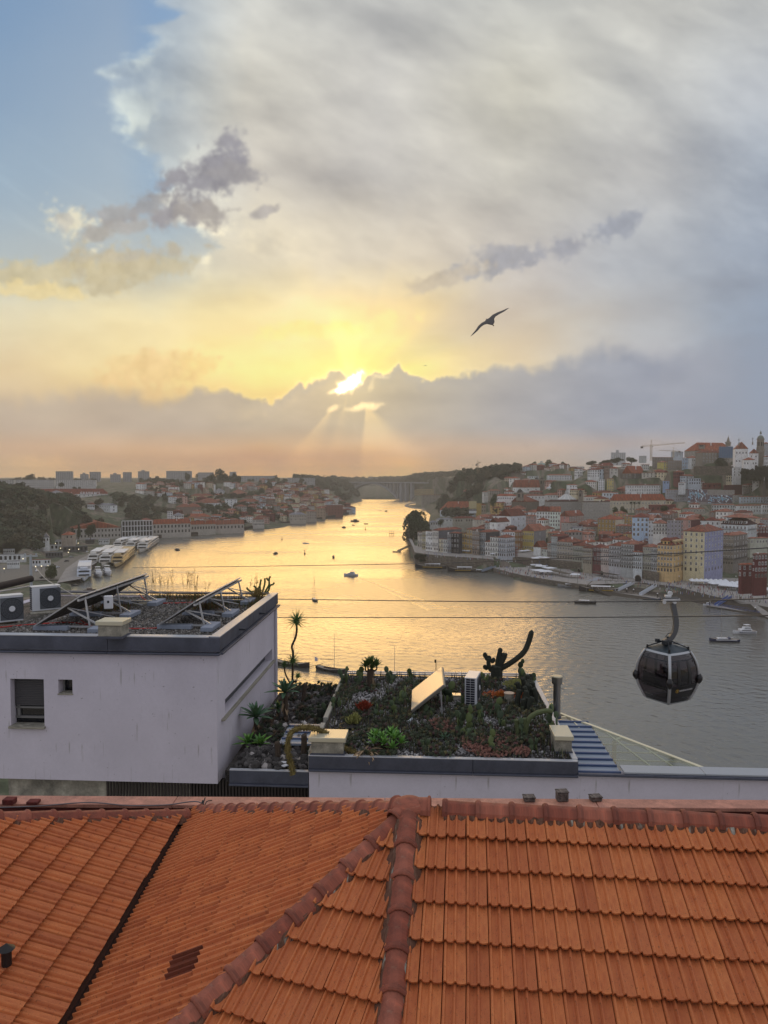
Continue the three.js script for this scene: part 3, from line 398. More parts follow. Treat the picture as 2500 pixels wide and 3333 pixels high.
const xs = toL(at(340, 2570, 20.4)).x; const sl = []; for (let x = xs; x < -2.05; x += 0.09) sl.push(box(0.05, 1.6, 0.06, x, -hb - 0.82, zF - 0.33)); part('slatted_screen', sl, std({ color: 0x3a332f, roughness: 0.8 }), b, 'stuff'); part('screen_backing', box(-2.0 - xs, 1.6, 0.1, (xs - 2.05) / 2, -hb - 0.821, zF - 0.42), std({ color: 0x1d1a19, roughness: 0.9 }), b);
own(scatter('gravel', 'grey gravel spread over the flat roof of the white block', 'gravel', chipGeo, std({ color: 0xffffff, roughness: 1 }), 9000, 14, (r) => { const x = lerp(xL + 2, c0.x - 0.35, r()), z = lerp(c0.z - 0.3, zB + 0.4, r()); return [toW(x, HT + 0.11, z), 0.018 + r() * r() * 0.035]; }, (r) => { const k = 0.06 + r() * r() * 0.36; return [k, k * 0.95, k * 0.88]; }));
const blade = new THREE.ConeGeometry(0.012, 1, 3).translate(0, 0.5, 0);
own(scatter('grass', 'low dry grass and rusty weeds along the flat roof of the white block', 'grass', blade, std({ color: 0xffffff, roughness: 1 }), 2600, 15, (r) => { const cx = [[-4.6, -6.6], [-5.2, -6.2], [-7.5, -6.9], [-6.3, -5.0], [-9.4, -4.6], [-8.3, -7.0], [-4.5, -5.4], [-6.9, -6.8]][Math.floor(r() * 8)]; const x = cx[0] + (r() + r() - 1) * 0.9, z = cx[1] + (r() + r() - 1) * 0.8; if (x > c0.x - 0.3 || z < zB + 0.3) return null; return [toW(x, HT + 0.12, z), V(1, 0.06 + r() * 0.22, 1), 0, true]; }, (r) => { const k = r(); return k < 0.4 ? [0.16, 0.07, 0.03] : k < 0.75 ? [0.13, 0.12, 0.04] : [0.05, 0.07, 0.025]; }));
[[485, 1905, 1.0], [520, 1890, 0.8], [560, 1880, 0.95], [604, 1872, 0.95], [625, 1885, 1.0], [655, 1890, 0.7], [830, 1900, 0.8]].forEach(([x, y, hgt], i) => { const p = wl(x, 1938, HT + 0.1), G = [], r = rngOf(i + 40); for (let k = 0; k < 5; k++) { const dx = (r() - 0.5) * 0.5, lean = (r() - 0.5) * 0.3, h = hgt * (0.6 + r() * 0.5); G.push(tube([V(dx, 0, 0), V(dx + lean * 0.3, h * 0.5, 0), V(dx + lean, h, 0.05)], 0.004, 8, 4)); for (let q = 0; q < 9; q++) { const t = 0.45 + r() * 0.55, z = V(dx + lean * t, h * t, 0.03); G.push(rod(z, z.clone().add(V((r() - 0.5) * 0.14, 0.03 + r() * 0.07, (r() - 0.5) * 0.1)), 0.004, 3)); } }
const o = thing('dry_plant', ['thin dry stems on the far roof edge, leftmost clump', 'thin dry stems on the far roof edge, second clump from left', 'thin dry stems on the far roof edge, third clump from left', 'thin dry stems on the far roof edge, fourth clump from left', 'thin dry stems on the far roof edge, fifth clump from left', 'thin dry stems on the far roof edge, sixth clump from left', 'thin dry stems beside the branching succulent at the roof corner'][i], 'plant', p); part('stems', G, std({ color: 0x8d7444, roughness: 1 }), o, 'stuff'); });
const cell = std({ map: tex(128, (u, v) => { const gx = (u * 4) % 1, gy = (v * 6) % 1, l = gx < 0.04 || gy < 0.03; return l ? [120, 124, 132] : [24, 28, 44]; }), roughness: 0.15 }), backM = std({ color: 0x5f5b55, roughness: 0.7 });
function array(label, px0, py0, px1, py1, n) {
const B = wl(px0, py0, HT + 0.02), T = at(px1, py1, -B.z + 0.0), a = thing('solar_array', label, 'solar panels', B, FT), rise = T.clone().sub(B), L = Math.hypot(rise.x, rise.y), ang = Math.atan2(rise.y, rise.x);
for (let k = 0; k < n; k++) { const p = part('solar_panel', box(L * 0.98, 0.035, 0.99, L / 2, 0, 0), std({ color: 0xb4b6b8, roughness: 0.4, metalness: 0.7 }), a); p.position.set(0, 0.06, -0.5 - k * 1.02); p.rotation.z = ang; part('cells', new THREE.PlaneGeometry(L * 0.94, 0.94).rotateX(-PI / 2).translate(L / 2, 0.0195, 0), cell, p); part('back_sheet', box(L * 0.94, 0.006, 0.92, L / 2, -0.022, 0), backM, p); }
const zs = [0.3, 2.5, 4.8].filter((z) => z < n * 1.02 + 0.1);
for (const z of zs) { const t = V(rise.x * 0.98, rise.y * 0.98, -z), m = V(rise.x * 0.62, rise.y * 0.62, -z), f = V(rise.x * 1.28, 0.05, -z); part('strut', bar(m, f, 0.045), alu, a); part('strut', bar(t, V(rise.x * 0.95 + 0.18, 0.05, -z + 0.02), 0.04), alu, a); part('rail', bar(V(0.0, 0.015, -z), V(rise.x * 1.3, 0.015, -z), 0.05), alu, a); part('brace', bar(m, V(rise.x * 1.2, 0.06, -z - 1.3), 0.03), alu, a);
part('footing', metreUV(rbox(0.34, 0.13, 0.9, 0.015, rise.x * 1.28, -0.02, -z)), std({ color: 0x8d95a2, roughness: 0.9 }), a); part('footing', metreUV(rbox(1.0, 0.13, 0.24, 0.015, 0.4, -0.022, -z + 0.02)), std({ color: 0x8d95a2, roughness: 0.9 }), a); }
part('rail', bar(V(rise.x * 0.95, rise.y * 0.95 - 0.03, 0.02), V(rise.x * 0.95, rise.y * 0.95 - 0.03, -n * 1.02 - 0.2), 0.06), alu, a); return a;
}
array('row of solar panels on struts nearer the air conditioners', 108, 2046, 268, 1944, 5);
array('row of solar panels on struts nearer the corner of the white block', 515, 2042, 642, 1960, 5);
const iv = thing('inverter_box', 'white inverter box hanging behind the left solar panels', 'inverter', at(353, 1960, 22.6), FT + 0.3); part('case', rbox(0.26, 0.4, 0.14, 0.03, 0, 0, 0), std({ color: 0xd7d8da, roughness: 0.4 }), iv); part('badge', box(0.06, 0.07, 0.01, 0, 0.02, 0.072), std({ color: 0x30343a }), iv);
function capBox(label, px, py, h, w, hh, d) { const o = thing('vent_box', label, 'roof vent', wl(px, py, h), FT); part('body', metreUV(rbox(w * 0.86, hh * 0.72, d * 0.86, 0.02, 0, hh * 0.36, -d / 2), 0.8), concrete, o); part('lid', rbox(w, hh * 0.24, d, 0.015, 0, hh * 0.85, -d / 2), std({ color: 0xc4bfa8, roughness: 0.35, metalness: 0.35 }), o); part('base', box(w * 0.94, 0.06, d * 0.92, 0, 0.03, -d / 2), slateM, o); return o; }
capBox('square masonry vent with a brassy lid at the front edge of the white block roof', 355, 2080, HT - 0.01, 0.74, 0.48, 0.6);
capBox('square vent with a metal lid at the left end of the roof garden', 1064, 2462, 7.25, 0.98, 0.5, 0.72);
capBox('square vent with a stained metal lid at the right end of the roof garden', 1836, 2456, 7.25, 0.5, 0.5, 0.92);
function acUnit(label, p, turn, w = 0.86, hh = 0.78, d = 0.36) {
const o = thing('air_conditioner', label, 'air conditioner', p, turn), cm = std({ color: 0xc9ccd0, roughness: 0.5 });
part('case', rbox(w, hh, d, 0.02, 0, hh / 2 + 0.06, 0), cm, o); part('top_cover', rbox(w + 0.02, 0.03, d + 0.02, 0.01, 0, hh + 0.065, 0), std({ color: 0xd6d5d2, roughness: 0.35 }), o);
const fx = 0.12, fg = part('fan_grille', [new THREE.TorusGeometry(hh * 0.4, 0.012, 6, 28).translate(fx, hh / 2 + 0.06, d / 2 + 0.014), ...[0.1, 0.18, 0.26, 0.33].map((q) => new THREE.TorusGeometry(hh * q, 0.005, 4, 24).translate(fx, hh / 2 + 0.06, d / 2 + 0.014)), ...Array.from({ length: 8 }, (_, k) => box(0.008, hh * 0.8, 0.008, 0, 0, 0, 0, 0, k * PI / 8).translate(fx, hh / 2 + 0.06, d / 2 + 0.013))], std({ color: 0x33363a, roughness: 0.6 }), o);
part('fan_opening', box(hh * 0.82, hh * 0.86, 0.012, fx, hh / 2 + 0.06, d / 2 + 0.002), std({ color: 0x565a5e, roughness: 0.7 }), o); part('fan_hub', new THREE.CylinderGeometry(0.085, 0.085, 0.02, 20).rotateX(PI / 2).translate(fx, hh / 2 + 0.06, d / 2 + 0.03), std({ color: 0xd5d7d9, roughness: 0.5 }), o);
for (let i = 0; i < 11; i++) for (const s of [-1, 1]) part('louvre', box(0.01, hh * 0.066, d * 0.36, -w / 2 - 0.004, 0.1 + hh * (0.03 + i * 0.087), s * d * 0.2), std({ color: 0x1b1e2a, roughness: 0.6 }), o);
for (const s of [-1, 1]) part('foot', box(0.06, 0.06, d + 0.06, s * w * 0.35, 0.03, 0), concrete, o); return o;
}
acUnit('air conditioner at the picture edge on the white block roof', wl(22, 2028, HT + 0.12), FT + rad(40));
acUnit('air conditioner standing behind the pole on the white block roof', wl(148, 1990, HT + 0.12), FT + rad(40));
acUnit('air conditioner among the cacti with its slatted side showing', wl(1536, 2300, 7.22).add(V(0.06, 0, -0.35)), FT + rad(78), 0.9, 0.86, 0.36);
const pal = thing('timber_board', 'weathered board lying in front of the second air conditioner', 'board', wl(160, 1992, HT + 0.1), FT + 0.5); part('board', metreUV(rbox(1.1, 0.04, 0.4, 0.01)), concrete, pal);
const pole = thing('steel_pole', 'slender grey steel pole behind the air conditioners', 'pole', wl(103, 1950, HT + 0.1)); part('shaft', cyl(0.045, 0.055, 1.6, 0, 0.8, 0, 10), std({ color: 0xa9b0b4, roughness: 0.4, metalness: 0.6 }), pole); part('cross_arm', [box(0.5, 0.04, 0.04, 0, 1.55, 0), cyl(0.03, 0.03, 0.1, -0.2, 1.6, 0, 8), cyl(0.03, 0.03, 0.1, 0.2, 1.6, 0, 8)], std({ color: 0xa9b0b4, roughness: 0.4, metalness: 0.6 }), pole);
const pp = new THREE.Mesh(rod(at(-60, 1922, 23.5), at(100, 1884, 26.4), 0.12, 12), std({ color: 0x2e2622, roughness: 0.8 })); pp.name = 'duct_pipe'; tag(pp, 'thick dark brown pipe crossing behind the air conditioners', 'pipe');
const pr = new THREE.Mesh(rod(at(-60, 1936, 23.2), at(92, 1908, 26.2), 0.03, 8), alu); pr.name = 'pipe_rail'; tag(pr, 'thin metal rail just under the dark brown pipe', 'rail');
const wire = new THREE.Mesh(tube([at(110, 1840, 25.5), at(150, 1885, 25), at(205, 1917, 24.6), at(250, 1942, 24.2)], 0.012, 24, 6), std({ color: 0xb0aca0, roughness: 0.5 })); wire.name = 'stay_wire'; tag(wire, 'stay wire running from the steel pole down to the roof', 'wire');
[[[[0, 2042], [60, 2036], [140, 2030], [230, 2026], [300, 2040]], 'red hose across the gravel under the left solar panels'], [[[262, 2018], [285, 2032], [320, 2042], [420, 2046], [510, 2044], [530, 2034]], 'red hose between the masonry vent and the right solar panels'], [[[455, 1935], [470, 1950], [490, 1958], [530, 1963], [600, 1962], [640, 1960]], 'red hose at the back of the gravel roof']].forEach(([pts, l]) => { const o = new THREE.Mesh(tube(pts.map(([x, y]) => wl(x, y, HT + 0.1)), 0.02, 40, 6), std({ color: 0xa8302a, roughness: 0.6 })); o.name = 'hose'; tag(o, l, 'hose'); });
[[495, 1956, 'light flat slab on the gravel, left of two'], [462, 1966, 'light flat slab on the gravel, right of two']].forEach(([x, y, l], i) => { const o = thing('paving_slab', i ? 'light flat slab lying left of its twin at the back of the gravel' : 'light flat slab lying right of its twin at the back of the gravel', 'slab', wl(x, y, HT + 0.09), i); part('slab', metreUV(rbox(0.45, 0.05, 0.3, 0.01)), concrete, o); });
}
// ---------------------------------------------------------------- roof garden
const G_ = { leafA: paint('#4c6a48', 0.55), leafB: paint('#5f8f3a', 0.5), leafC: paint('#3c5a3a', 0.6), cact: paint('#3c4a30', 0.8), cactD: paint('#2a2e24', 0.9), dry: paint('#9a8468', 0.95), bark: paint('#4b3f33', 1), yellowG: paint('#7f8440', 0.7) };
const HG = 7.25;
{
const gz0 = loc(1300, 2466, HG).z, gzB = loc(1400, 2197, HG).z, gx0 = loc(1002, 2466, HG).x, gx1 = loc(1876, 2470, HG).x, lx0 = loc(745, 2510, 7.72).x, lz0 = loc(860, 2509, 7.72).z;
const g = thing('garden_building', 'white rendered building carrying the cactus roof garden inside blue-grey metal curbs', 'building', FO.clone(), FT);
const xR = 14;
const wy = (h0, h1) => [h1 - h0, -(h0 + h1) / 2];
part('wall', join([metreUV(box(xR - gx0, 23, 0.4, (gx0 + xR) / 2, -19.13, gz0 - 0.24), 0.28), metreUV(box(gx1 - gx0 - 0.3, 2.5, gz0 - gzB - 0.6, (gx0 + gx1) / 2, -9.2, (gz0 + gzB) / 2), 0.28), metreUV(box(gx0 - lx0 + 0.4, 2, lz0 - gzB - 0.3, (gx0 + lx0) / 2, -9.3, (lz0 + gzB) / 2 - 0.7), 0.28)]), white2, g);
const curb = (x0, x1, h, z) => join([metreUV(rbox(x1 - x0, 0.34, 0.07, 0.01, (x0 + x1) / 2, -h - 0.17, z), 0.5), metreUV(rbox(x1 - x0, 0.05, 0.16, 0.015, (x0 + x1) / 2, -h - 0.365, z + 0.03), 0.5)]);
const xm = lerp(gx0, gx1, 0.615);
part('curb', curb(gx0, xm - 0.004, HG, gz0), slateM, g); part('curb', curb(xm + 0.004, gx1, HG, gz0), slateM, g); part('curb', curb(lx0, gx0 - 0.02, 7.72, lz0), slateM, g);
part('coping', rbox(gx1 - gx0, 0.025, 0.14, 0.008, (gx0 + gx1) / 2, -HG + 0.01, gz0 - 0.03), paleMetal, g); part('coping', rbox(gx0 - lx0, 0.025, 0.12, 0.008, (gx0 + lx0) / 2, -7.71, lz0 - 0.03), paleMetal, g);
part('coping', rbox(0.15, 0.06, gz0 - gzB - 0.15, 0.008, gx1 - 0.05, -HG + 0.0, (gz0 + gzB) / 2 - 0.05), paleMetal, g);
part('curb', metreUV(box(0.06, 0.55, gz0 - gzB - 0.1, gx1 - 0.0, -HG - 0.3, (gz0 + gzB) / 2 - 0.03)), slateM, g);
part('coping', rbox(gx1 - gx0 - 0.2, 0.05, 0.12, 0.008, (gx0 + gx1) / 2, -HG + 0.03, gzB + 0.04), paleMetal, g); part('coping', rbox(gx1 - gx0 - 0.2, 0.05, 0.1, 0.008, (gx0 + gx1) / 2, -HG + 0.03, gzB - 0.22), paleMetal, g);
for (let k = 0; k < 9; k++) part('bracket', box(0.1, 0.03, 0.3, lerp(gx0 + 0.3, gx1 - 0.3, k / 8), -HG + 0.02, gzB - 0.09), paleMetal, g);
[[0.02, 0.30], [0.36, 0.66], [0.70, 0.97]].forEach(([a, b]) => part('curb_board', metreUV(rbox(0.14, 0.5, (gz0 - gzB) * (b - a), 0.015, gx0 + 0.02, -HG - 0.2, lerp(gz0 - 0.06, gzB, (a + b) / 2))), std({ color: 0x9c9a8e, roughness: 0.8 }), g));
const soil = std({ map: tex(512, (u, v) => { const b = pfbm(u, v, 90, 2, 14), a = pfbm(u, v, 8, 4, 23); const k = 0.8 + (b - 0.5) * 1.2 + (a - 0.5) * 0.8; return [56 * k, 52 * k, 48 * k]; }), roughness: 1 });
part('soil', metreUV(box(gx1 - gx0 - 0.14, 0.3, gz0 - gzB - 0.1, (gx0 + gx1) / 2, -HG - 0.19, (gz0 + gzB) / 2), 0.4), soil, g); part('soil', metreUV(box(gx0 - lx0 + 0.3, 0.3, lz0 - gzB - 0.9, (gx0 + lx0) / 2, -7.92, (lz0 + gzB) / 2 + 0.35), 0.4), soil, g);
const P0 = loc(1888, 2516, 7.6), P1 = loc(2024, 2520, 7.6), P2 = loc(1918, 2352, 7.6), P3 = loc(1826, 2350, 7.6);
const seamM = std({ color: 0x8c97a4, roughness: 0.45, metalness: 0.2 });
part('metal_roof', metreUV(join([box(P1.x - gx1 - 0.02, 0.06, P0.z - P2.z, (P1.x + gx1) / 2 + 0.01, -7.63, (P0.z + P2.z) / 2)])), seamM, g);
for (let k = 0; k < 10; k++) part('seam', rbox(P1.x - gx1 - 0.03, 0.06, 0.07, 0.01, (P1.x + gx1) / 2 + 0.01, -7.575, lerp(P0.z - 0.04, P2.z + 0.02, k / 9)), std({ color: 0x46587a, roughness: 0.45, metalness: 0.2 }), g);
[[0, 0], [1, 1], [2, 2]].forEach(([k]) => { part('seam', rbox(0.95, 0.06, 0.08, 0.01, lerp(lx0, gx0, 0.72), -7.45, lz0 - 1.75 - k * 0.55), std({ color: 0x46587a, roughness: 0.45, metalness: 0.2 }), g); });
part('metal_roof', metreUV(box(1.0, 0.06, 1.7, lerp(lx0, gx0, 0.72), -7.5, lz0 - 2.25)), seamM, g);
const cx0 = P1.x + 0.02; for (let k = 0; k < 3; k++) { const a = cx0 + k * 2.02, bq = a + 2.01; part('coping', metreUV(rbox(bq - a, 0.05, 0.5, 0.012, (a + bq) / 2, -7.5, gz0 - 0.2), 0.6), std({ color: 0x9da2a6, roughness: 0.5 }), g); }
part('curb', metreUV(rbox(xR - gx1, 0.07, 0.1, 0.015, (gx1 + xR) / 2, -7.56, gz0 + 0.06)), slateM, g);
const cn = thing('glass_canopy', 'triangular glazed canopy with cream metal bars at the right of the roof garden', 'canopy', FO.clone(), FT), CA = loc(1816, 2322, 7.6), CB = loc(2296, 2506, 7.6), fm = std({ color: 0xd8d2b4, roughness: 0.45, metalness: 0.2 });
const yc = -7.6, q = (t) => V(lerp(CA.x, CB.x, t), yc, lerp(CA.z, CB.z, t));
part('beam', bar(q(0), q(1), 0.11, 0.09), fm, cn); part('post', box(0.1, 1.2, 0.1, q(0.49).x - 0.25, yc - 0.66, q(0.49).z + 0.1), fm, cn); part('beam_arm', bar(q(0.49), V(q(0.49).x - 0.25, yc - 0.07, q(0.49).z + 0.1), 0.09), fm, cn); part('beam_arm', bar(q(0.08), V(q(0.08).x - 0.5, yc - 0.03, q(0.08).z + 0.12), 0.07), fm, cn);
for (const [t, dx] of [[0.36, 0.62], [0.62, 0.42], [0.87, 0.16], [0.1, 0.1]]) part('glazing_bar', bar(q(t), V(q(t).x + dx, yc, CB.z + 0.02 + (t < 0.2 ? -3.2 : 0)), 0.04), fm, cn);
for (let k = 1; k < 6; k++) { const t = k / 6, z = lerp(P2.z, CB.z, t) + 0.05, xe = lerp(CA.x, CB.x, (z - CA.z) / (CB.z - CA.z)); if (xe > P1.x + 0.1) part('glazing_bar', bar(V(P1.x + 0.02, yc - 0.01, z), V(xe, yc - 0.01, z), 0.03), fm, cn); }
const sh = new THREE.Shape(); sh.moveTo(P1.x + 0.02, -q((P2.z - CA.z) / (CB.z - CA.z)).z); sh.lineTo(lerp(CA.x, CB.x, (P2.z - CA.z) / (CB.z - CA.z)), -P2.z); sh.lineTo(CB.x, -CB.z); sh.lineTo(P1.x + 0.02, -CB.z); sh.closePath();
part('pane', new THREE.ShapeGeometry(sh).rotateX(-PI / 2).translate(0, yc + 0.035, 0), new THREE.MeshPhysicalMaterial({ color: 0xd4dcd6, transmission: 1, thickness: 0, roughness: 0.12, ior: 1.5 }), cn);
const ch = thing('chimney_flue', 'tall round stainless steel flue with a flat cap at the garden corner', 'chimney', wl(1812, 2336, 7.6)), steel = std({ color: 0x8d8c88, roughness: 0.28, metalness: 0.9 });
part('pipe', cyl(0.115, 0.115, 1.12, 0, 0.56, 0, 24), steel, ch); part('collar', cyl(0.165, 0.165, 0.2, 0, 1.2, 0, 24), steel, ch); part('cap', [cyl(0.172, 0.172, 0.03, 0, 1.315, 0, 24), cyl(0.14, 0.168, 0.025, 0, 1.34, 0, 24)], std({ color: 0xb9b29a, roughness: 0.35, metalness: 0.8 }), ch); part('base_ring', cyl(0.14, 0.15, 0.06, 0, 0.03, 0, 20), slateM, ch);
const inG = (r) => [lerp(gx0 + 0.2, gx1 - 0.2, r()), lerp(gz0 - 0.12, gzB + 0.25, r())];
own(scatter('stone_chips', 'white and grey stone chips between the cacti of the roof garden', 'gravel', chipGeo, std({ color: 0xffffff, roughness: 0.9 }), 15000, 21, (r) => { const [x, z] = inG(r), pale = fbm(x * 0.9 + 3, z * 0.9, 4); if (pale < 0.4 && r() < 0.6) return null; return [toW(x, HG + 0.03 - r() * 0.03, z), 0.016 + r() * r() * 0.05, pale]; }, (r, p) => { const k = p > 0.5 ? 0.12 + r() * 0.34 : 0.04 + r() * r() * 0.3; return [k, k * 0.97, k * 0.95]; }));
own(scatter('lava_rocks', 'dark lava rocks heaped over the lower bed beside the white block', 'rocks', chipGeo, std({ color: 0xffffff, roughness: 1 }), 2600, 22, (r) => { const x = lerp(lx0 + 0.1, gx0 - 0.1, r()), z = lerp(lz0 - 0.12, gzB + 0.3, r()); return [toW(x, 7.73 - r() * 0.08, z), 0.04 + r() * r() * 0.15]; }, (r) => { const k = r() < 0.06 ? 0.25 + r() * 0.25 : 0.03 + r() * r() * 0.12; return [k * 1.06, k * 0.98, k * 0.92]; }));
const rosette = (() => { const L = []; for (let k = 0; k < 13; k++) { const a = k * 2.4, t = 0.3 + 0.05 * k; L.push(new THREE.ConeGeometry(0.16, 0.7, 4).translate(0, 0.35, 0).scale(1, 1, 0.5).rotateX(t).rotateY(a)); } return join(L); })();
const bed = (name, label, pts, n, s0, s1, col, seed) => own(scatter(name, label, 'succulents', rosette, std({ color: 0xffffff, roughness: 0.7 }), n, seed, (r) => { const c = pts[Math.floor(r() * pts.length)], a = r() * 6.28, q = Math.sqrt(r()); const l = loc(c[0], c[1], HG); return [toW(clamp(l.x + Math.cos(a) * q * c[2], gx0 + 0.1, gx1 - 0.2), HG - 0.0 - r() * 0.1, clamp(l.z + Math.sin(a) * q * c[2] * 1.2, gzB + 0.2, gz0 - 0.1)), V(1, 1, 1).multiplyScalar(s0 + r() * (s1 - s0)), 0, true]; }, col));
bed('pink_succulents', 'mats of dusty pink succulents at the front of the roof garden', [[1565, 2425, 0.55], [1600, 2450, 0.5], [1450, 2375, 0.4], [1690, 2450, 0.3], [1555, 2440, 0.4], [1640, 2415, 0.4], [1430, 2360, 0.3]], 1100, 0.05, 0.1, (r) => { const k = 0.7 + r() * 0.6; return [0.34 * k, 0.17 * k, 0.13 * k]; }, 23);
bed('green_succulents', 'low dark green and purple succulents filling the roof garden', Array.from({ length: 40 }, (_, k) => [1090 + (k * 167) % 700, 2215 + (k * 83) % 240, 0.5]), 4600, 0.06, 0.17, (r) => { const k = 0.5 + r() * 0.9, p = r(); return p < 0.7 ? [0.07 * k, 0.09 * k, 0.05 * k] : p < 0.88 ? [0.16 * k, 0.14 * k, 0.06 * k] : [0.14 * k, 0.07 * k, 0.07 * k]; }, 24);
bed('orange_succulents', 'orange-red succulents round the round vent in the roof garden', [[1600, 2268, 0.3], [1620, 2262, 0.25], [1635, 2270, 0.16], [1690, 2270, 0.25]], 300, 0.05, 0.1, (r) => { const k = 0.6 + r() * 0.7; return [0.55 * k, 0.16 * k, 0.05 * k]; }, 25);
bed('yellow_succulents', 'yellow-green succulents at the far right of the roof garden', [[1670, 2235, 0.35], [1690, 2228, 0.3]], 220, 0.07, 0.13, (r) => { const k = 0.7 + r() * 0.6; return [0.3 * k, 0.3 * k, 0.09 * k]; }, 26);
own(scatter('low_scrub', 'dark tangled low scrub over the lower bed beside the white block', 'scrub', rosette, std({ color: 0xffffff, roughness: 0.8 }), 1500, 27, (r) => { const x = lerp(lx0 + 0.1, gx0 - 0.1, r()), z = lerp(lz0 - 0.9, gzB + 0.3, r()); if (fbm(x * 1.1 + 4, z * 1.1, 3) < 0.46) return null; return [toW(x, 7.72 - r() * 0.2, z), V(1, 1, 1).multiplyScalar(0.07 + r() * 0.14), 0, true]; }, (r) => { const k = 0.4 + r() * 0.8, p = r(); return p < 0.7 ? [0.05 * k, 0.07 * k, 0.035 * k] : [0.12 * k, 0.08 * k, 0.05 * k]; }));
own(scatter('tangled_stems', 'tangle of dark thin stems between the cacti of the roof garden', 'scrub', new THREE.ConeGeometry(0.014, 1, 4).translate(0, 0.5, 0), std({ color: 0xffffff, roughness: 0.9 }), 3000, 28, (r) => { const [x, z] = inG(r); if (fbm(x * 1.3 + 7, z * 1.3, 3) < 0.42) return null; return [toW(x, HG - 0.02, z), V(1.3, 0.08 + r() * 0.22, 1.3), 0, true]; }, (r) => { const k = 0.4 + r() * 0.9, p = r(); return p < 0.5 ? [0.05 * k, 0.06 * k, 0.03 * k] : p < 0.8 ? [0.09 * k, 0.06 * k, 0.04 * k] : [0.13 * k, 0.13 * k, 0.06 * k]; }));
const leafGeo = (() => { const rows = []; for (let j = 0; j <= 6; j++) { const t = j / 6, w = 0.13 * Math.pow(Math.sin(PI * Math.min(1, 0.12 + t * 0.88)), 0.8) * (t > 0.98 ? 0.02 : 1), y = 0.35 * t - 0.12 * t * t; rows.push([V(-w, y + w * 0.35, t), V(-w * 0.5, y + w * 0.08, t), V(0, y, t), V(w * 0.5, y + w * 0.08, t), V(w, y + w * 0.35, t)]); } const up = loft(rows); return up; })();
function agave(name, label, p, size, n, mats, seed, trunk = 0, cat = 'agave', thin = 1) {
const o = thing(name, label, cat, p), r = rngOf(seed);
if (trunk) { part('trunk', tube([V(0, 0, 0), V(0.03, trunk * 0.5, 0), V(0, trunk, 0)], 0.07, 10, 8), G_.bark, o); for (let k = 0; k < 12; k++) { const m = part('dead_leaf', leafGeo, G_.dry, o); m.position.y = trunk * (0.9 - 0.3 * r()); m.rotation.set(1.3 + r() * 0.4, r() * 6.28, 0, 'YXZ'); m.scale.setScalar(size * 0.55); } }
for (let k = 0; k < n; k++) { const m = part('leaf', leafGeo, mats[Math.floor(r() * mats.length)], o), t = k / n; m.position.y = trunk + 0.02; m.rotation.set(-lerp(-0.25, 1.15, t) + (r() - 0.5) * 0.25, k * 2.4 + r() * 0.3, 0, 'YXZ'); const s = size * lerp(1, 0.66, t) * (0.88 + r() * 0.24); m.scale.set(s * thin, s, s); }
return o;
}
const mA = [G_.leafA, paint('#56765a', 0.55), paint('#466248', 0.6)], mB = [G_.leafB, paint('#76a548', 0.5), paint('#4f7c34', 0.55)];
agave('agave', 'grey-green agave on a dry-leaved stem against the white block, middle of three', wl(832, 2395, 7.72), 0.62, 22, mA, 31, 0.55);
agave('agave', 'tallest grey-green agave beside the white block, nearest the river', wl(928, 2360, 7.72), 0.62, 22, mA, 32, 1.02);
agave('agave', 'stemless bright green agave low by the white block, left of its twin', wl(808, 2428, 7.72), 0.44, 20, mB, 33, 0.05);
agave('agave', 'stemless bright green agave low by the white block, right of its twin', wl(846, 2432, 7.72), 0.44, 20, mB, 34, 0.05);
agave('agave', 'small olive agave between the tall agave and the yucca', wl(905, 2340, 7.72), 0.4, 18, [G_.yellowG, G_.leafC], 35, 0.3);
agave('agave', 'small spiky green agave at the front of the stone bed', wl(1448, 2410, HG), 0.3, 18, mA, 36, 0.02, 'agave', 0.5);
{ const o = thing('leafy_shrub', 'bright green rosette shrub at the front of the roof garden', 'shrub', wl(1262, 2440, HG)), r = rngOf(37); for (let k = 0; k < 13; k++) { const a = k * 2.4, d = 0.1 + 0.3 * Math.sqrt(k / 13), c = V(Math.cos(a) * d * 1.15, 0.42 - d * 0.75 + r() * 0.12, Math.sin(a) * d); for (let q = 0; q < 11; q++) { const m = part('leaf', leafGeo, mB[(k + q) % 3], o); m.position.copy(c); m.rotation.set(-lerp(0, 1.2, q / 11), q * 2.4 + k, 0, 'YXZ'); m.scale.set(0.3, 0.26, 0.24).multiplyScalar(0.85 + r() * 0.3); } part('stem', tube([V(0, 0, 0), V(c.x * 0.6, c.y * 0.4, c.z * 0.6), c], 0.015, 6, 5), G_.bark, o); } }
const spike = new THREE.ConeGeometry(0.034, 1, 4).translate(0, 0.5, 0).scale(1, 1, 0.4);
function head(o, c, size, n, mat, seed, droop = 0) { const r = rngOf(seed), L = []; for (let k = 0; k < n; k++) { const t = (k + 0.5) / n, el = Math.acos(1 - 1.75 * t), s = size * (0.75 + r() * 0.4); L.push(strip(spike.clone()).scale(1, s, 1).rotateX(el + (r() - 0.5) * 0.2).rotateY(k * 2.4)); } const m = part('leaves', L, mat, o, 'stuff'); m.position.copy(c); return m; }
const yp = wl(950, 2245, 7.72), rel = (px, py, d = 0) => at(px, py, -yp.z + d).sub(yp);
const yu = thing('yucca', 'tall thin yucca with a bent stem and spiky head against the golden river', 'yucca', yp);
part('trunk', tube([V(0, 0, 0), rel(953, 2180), rel(953, 2120), rel(950, 2105), rel(962, 2075), rel(966, 2050), rel(965, 2025)], 0.04, 40, 8), G_.bark, yu); head(yu, rel(965, 2020), 0.48, 80, paint('#5a7a3c', 0.6), 41);
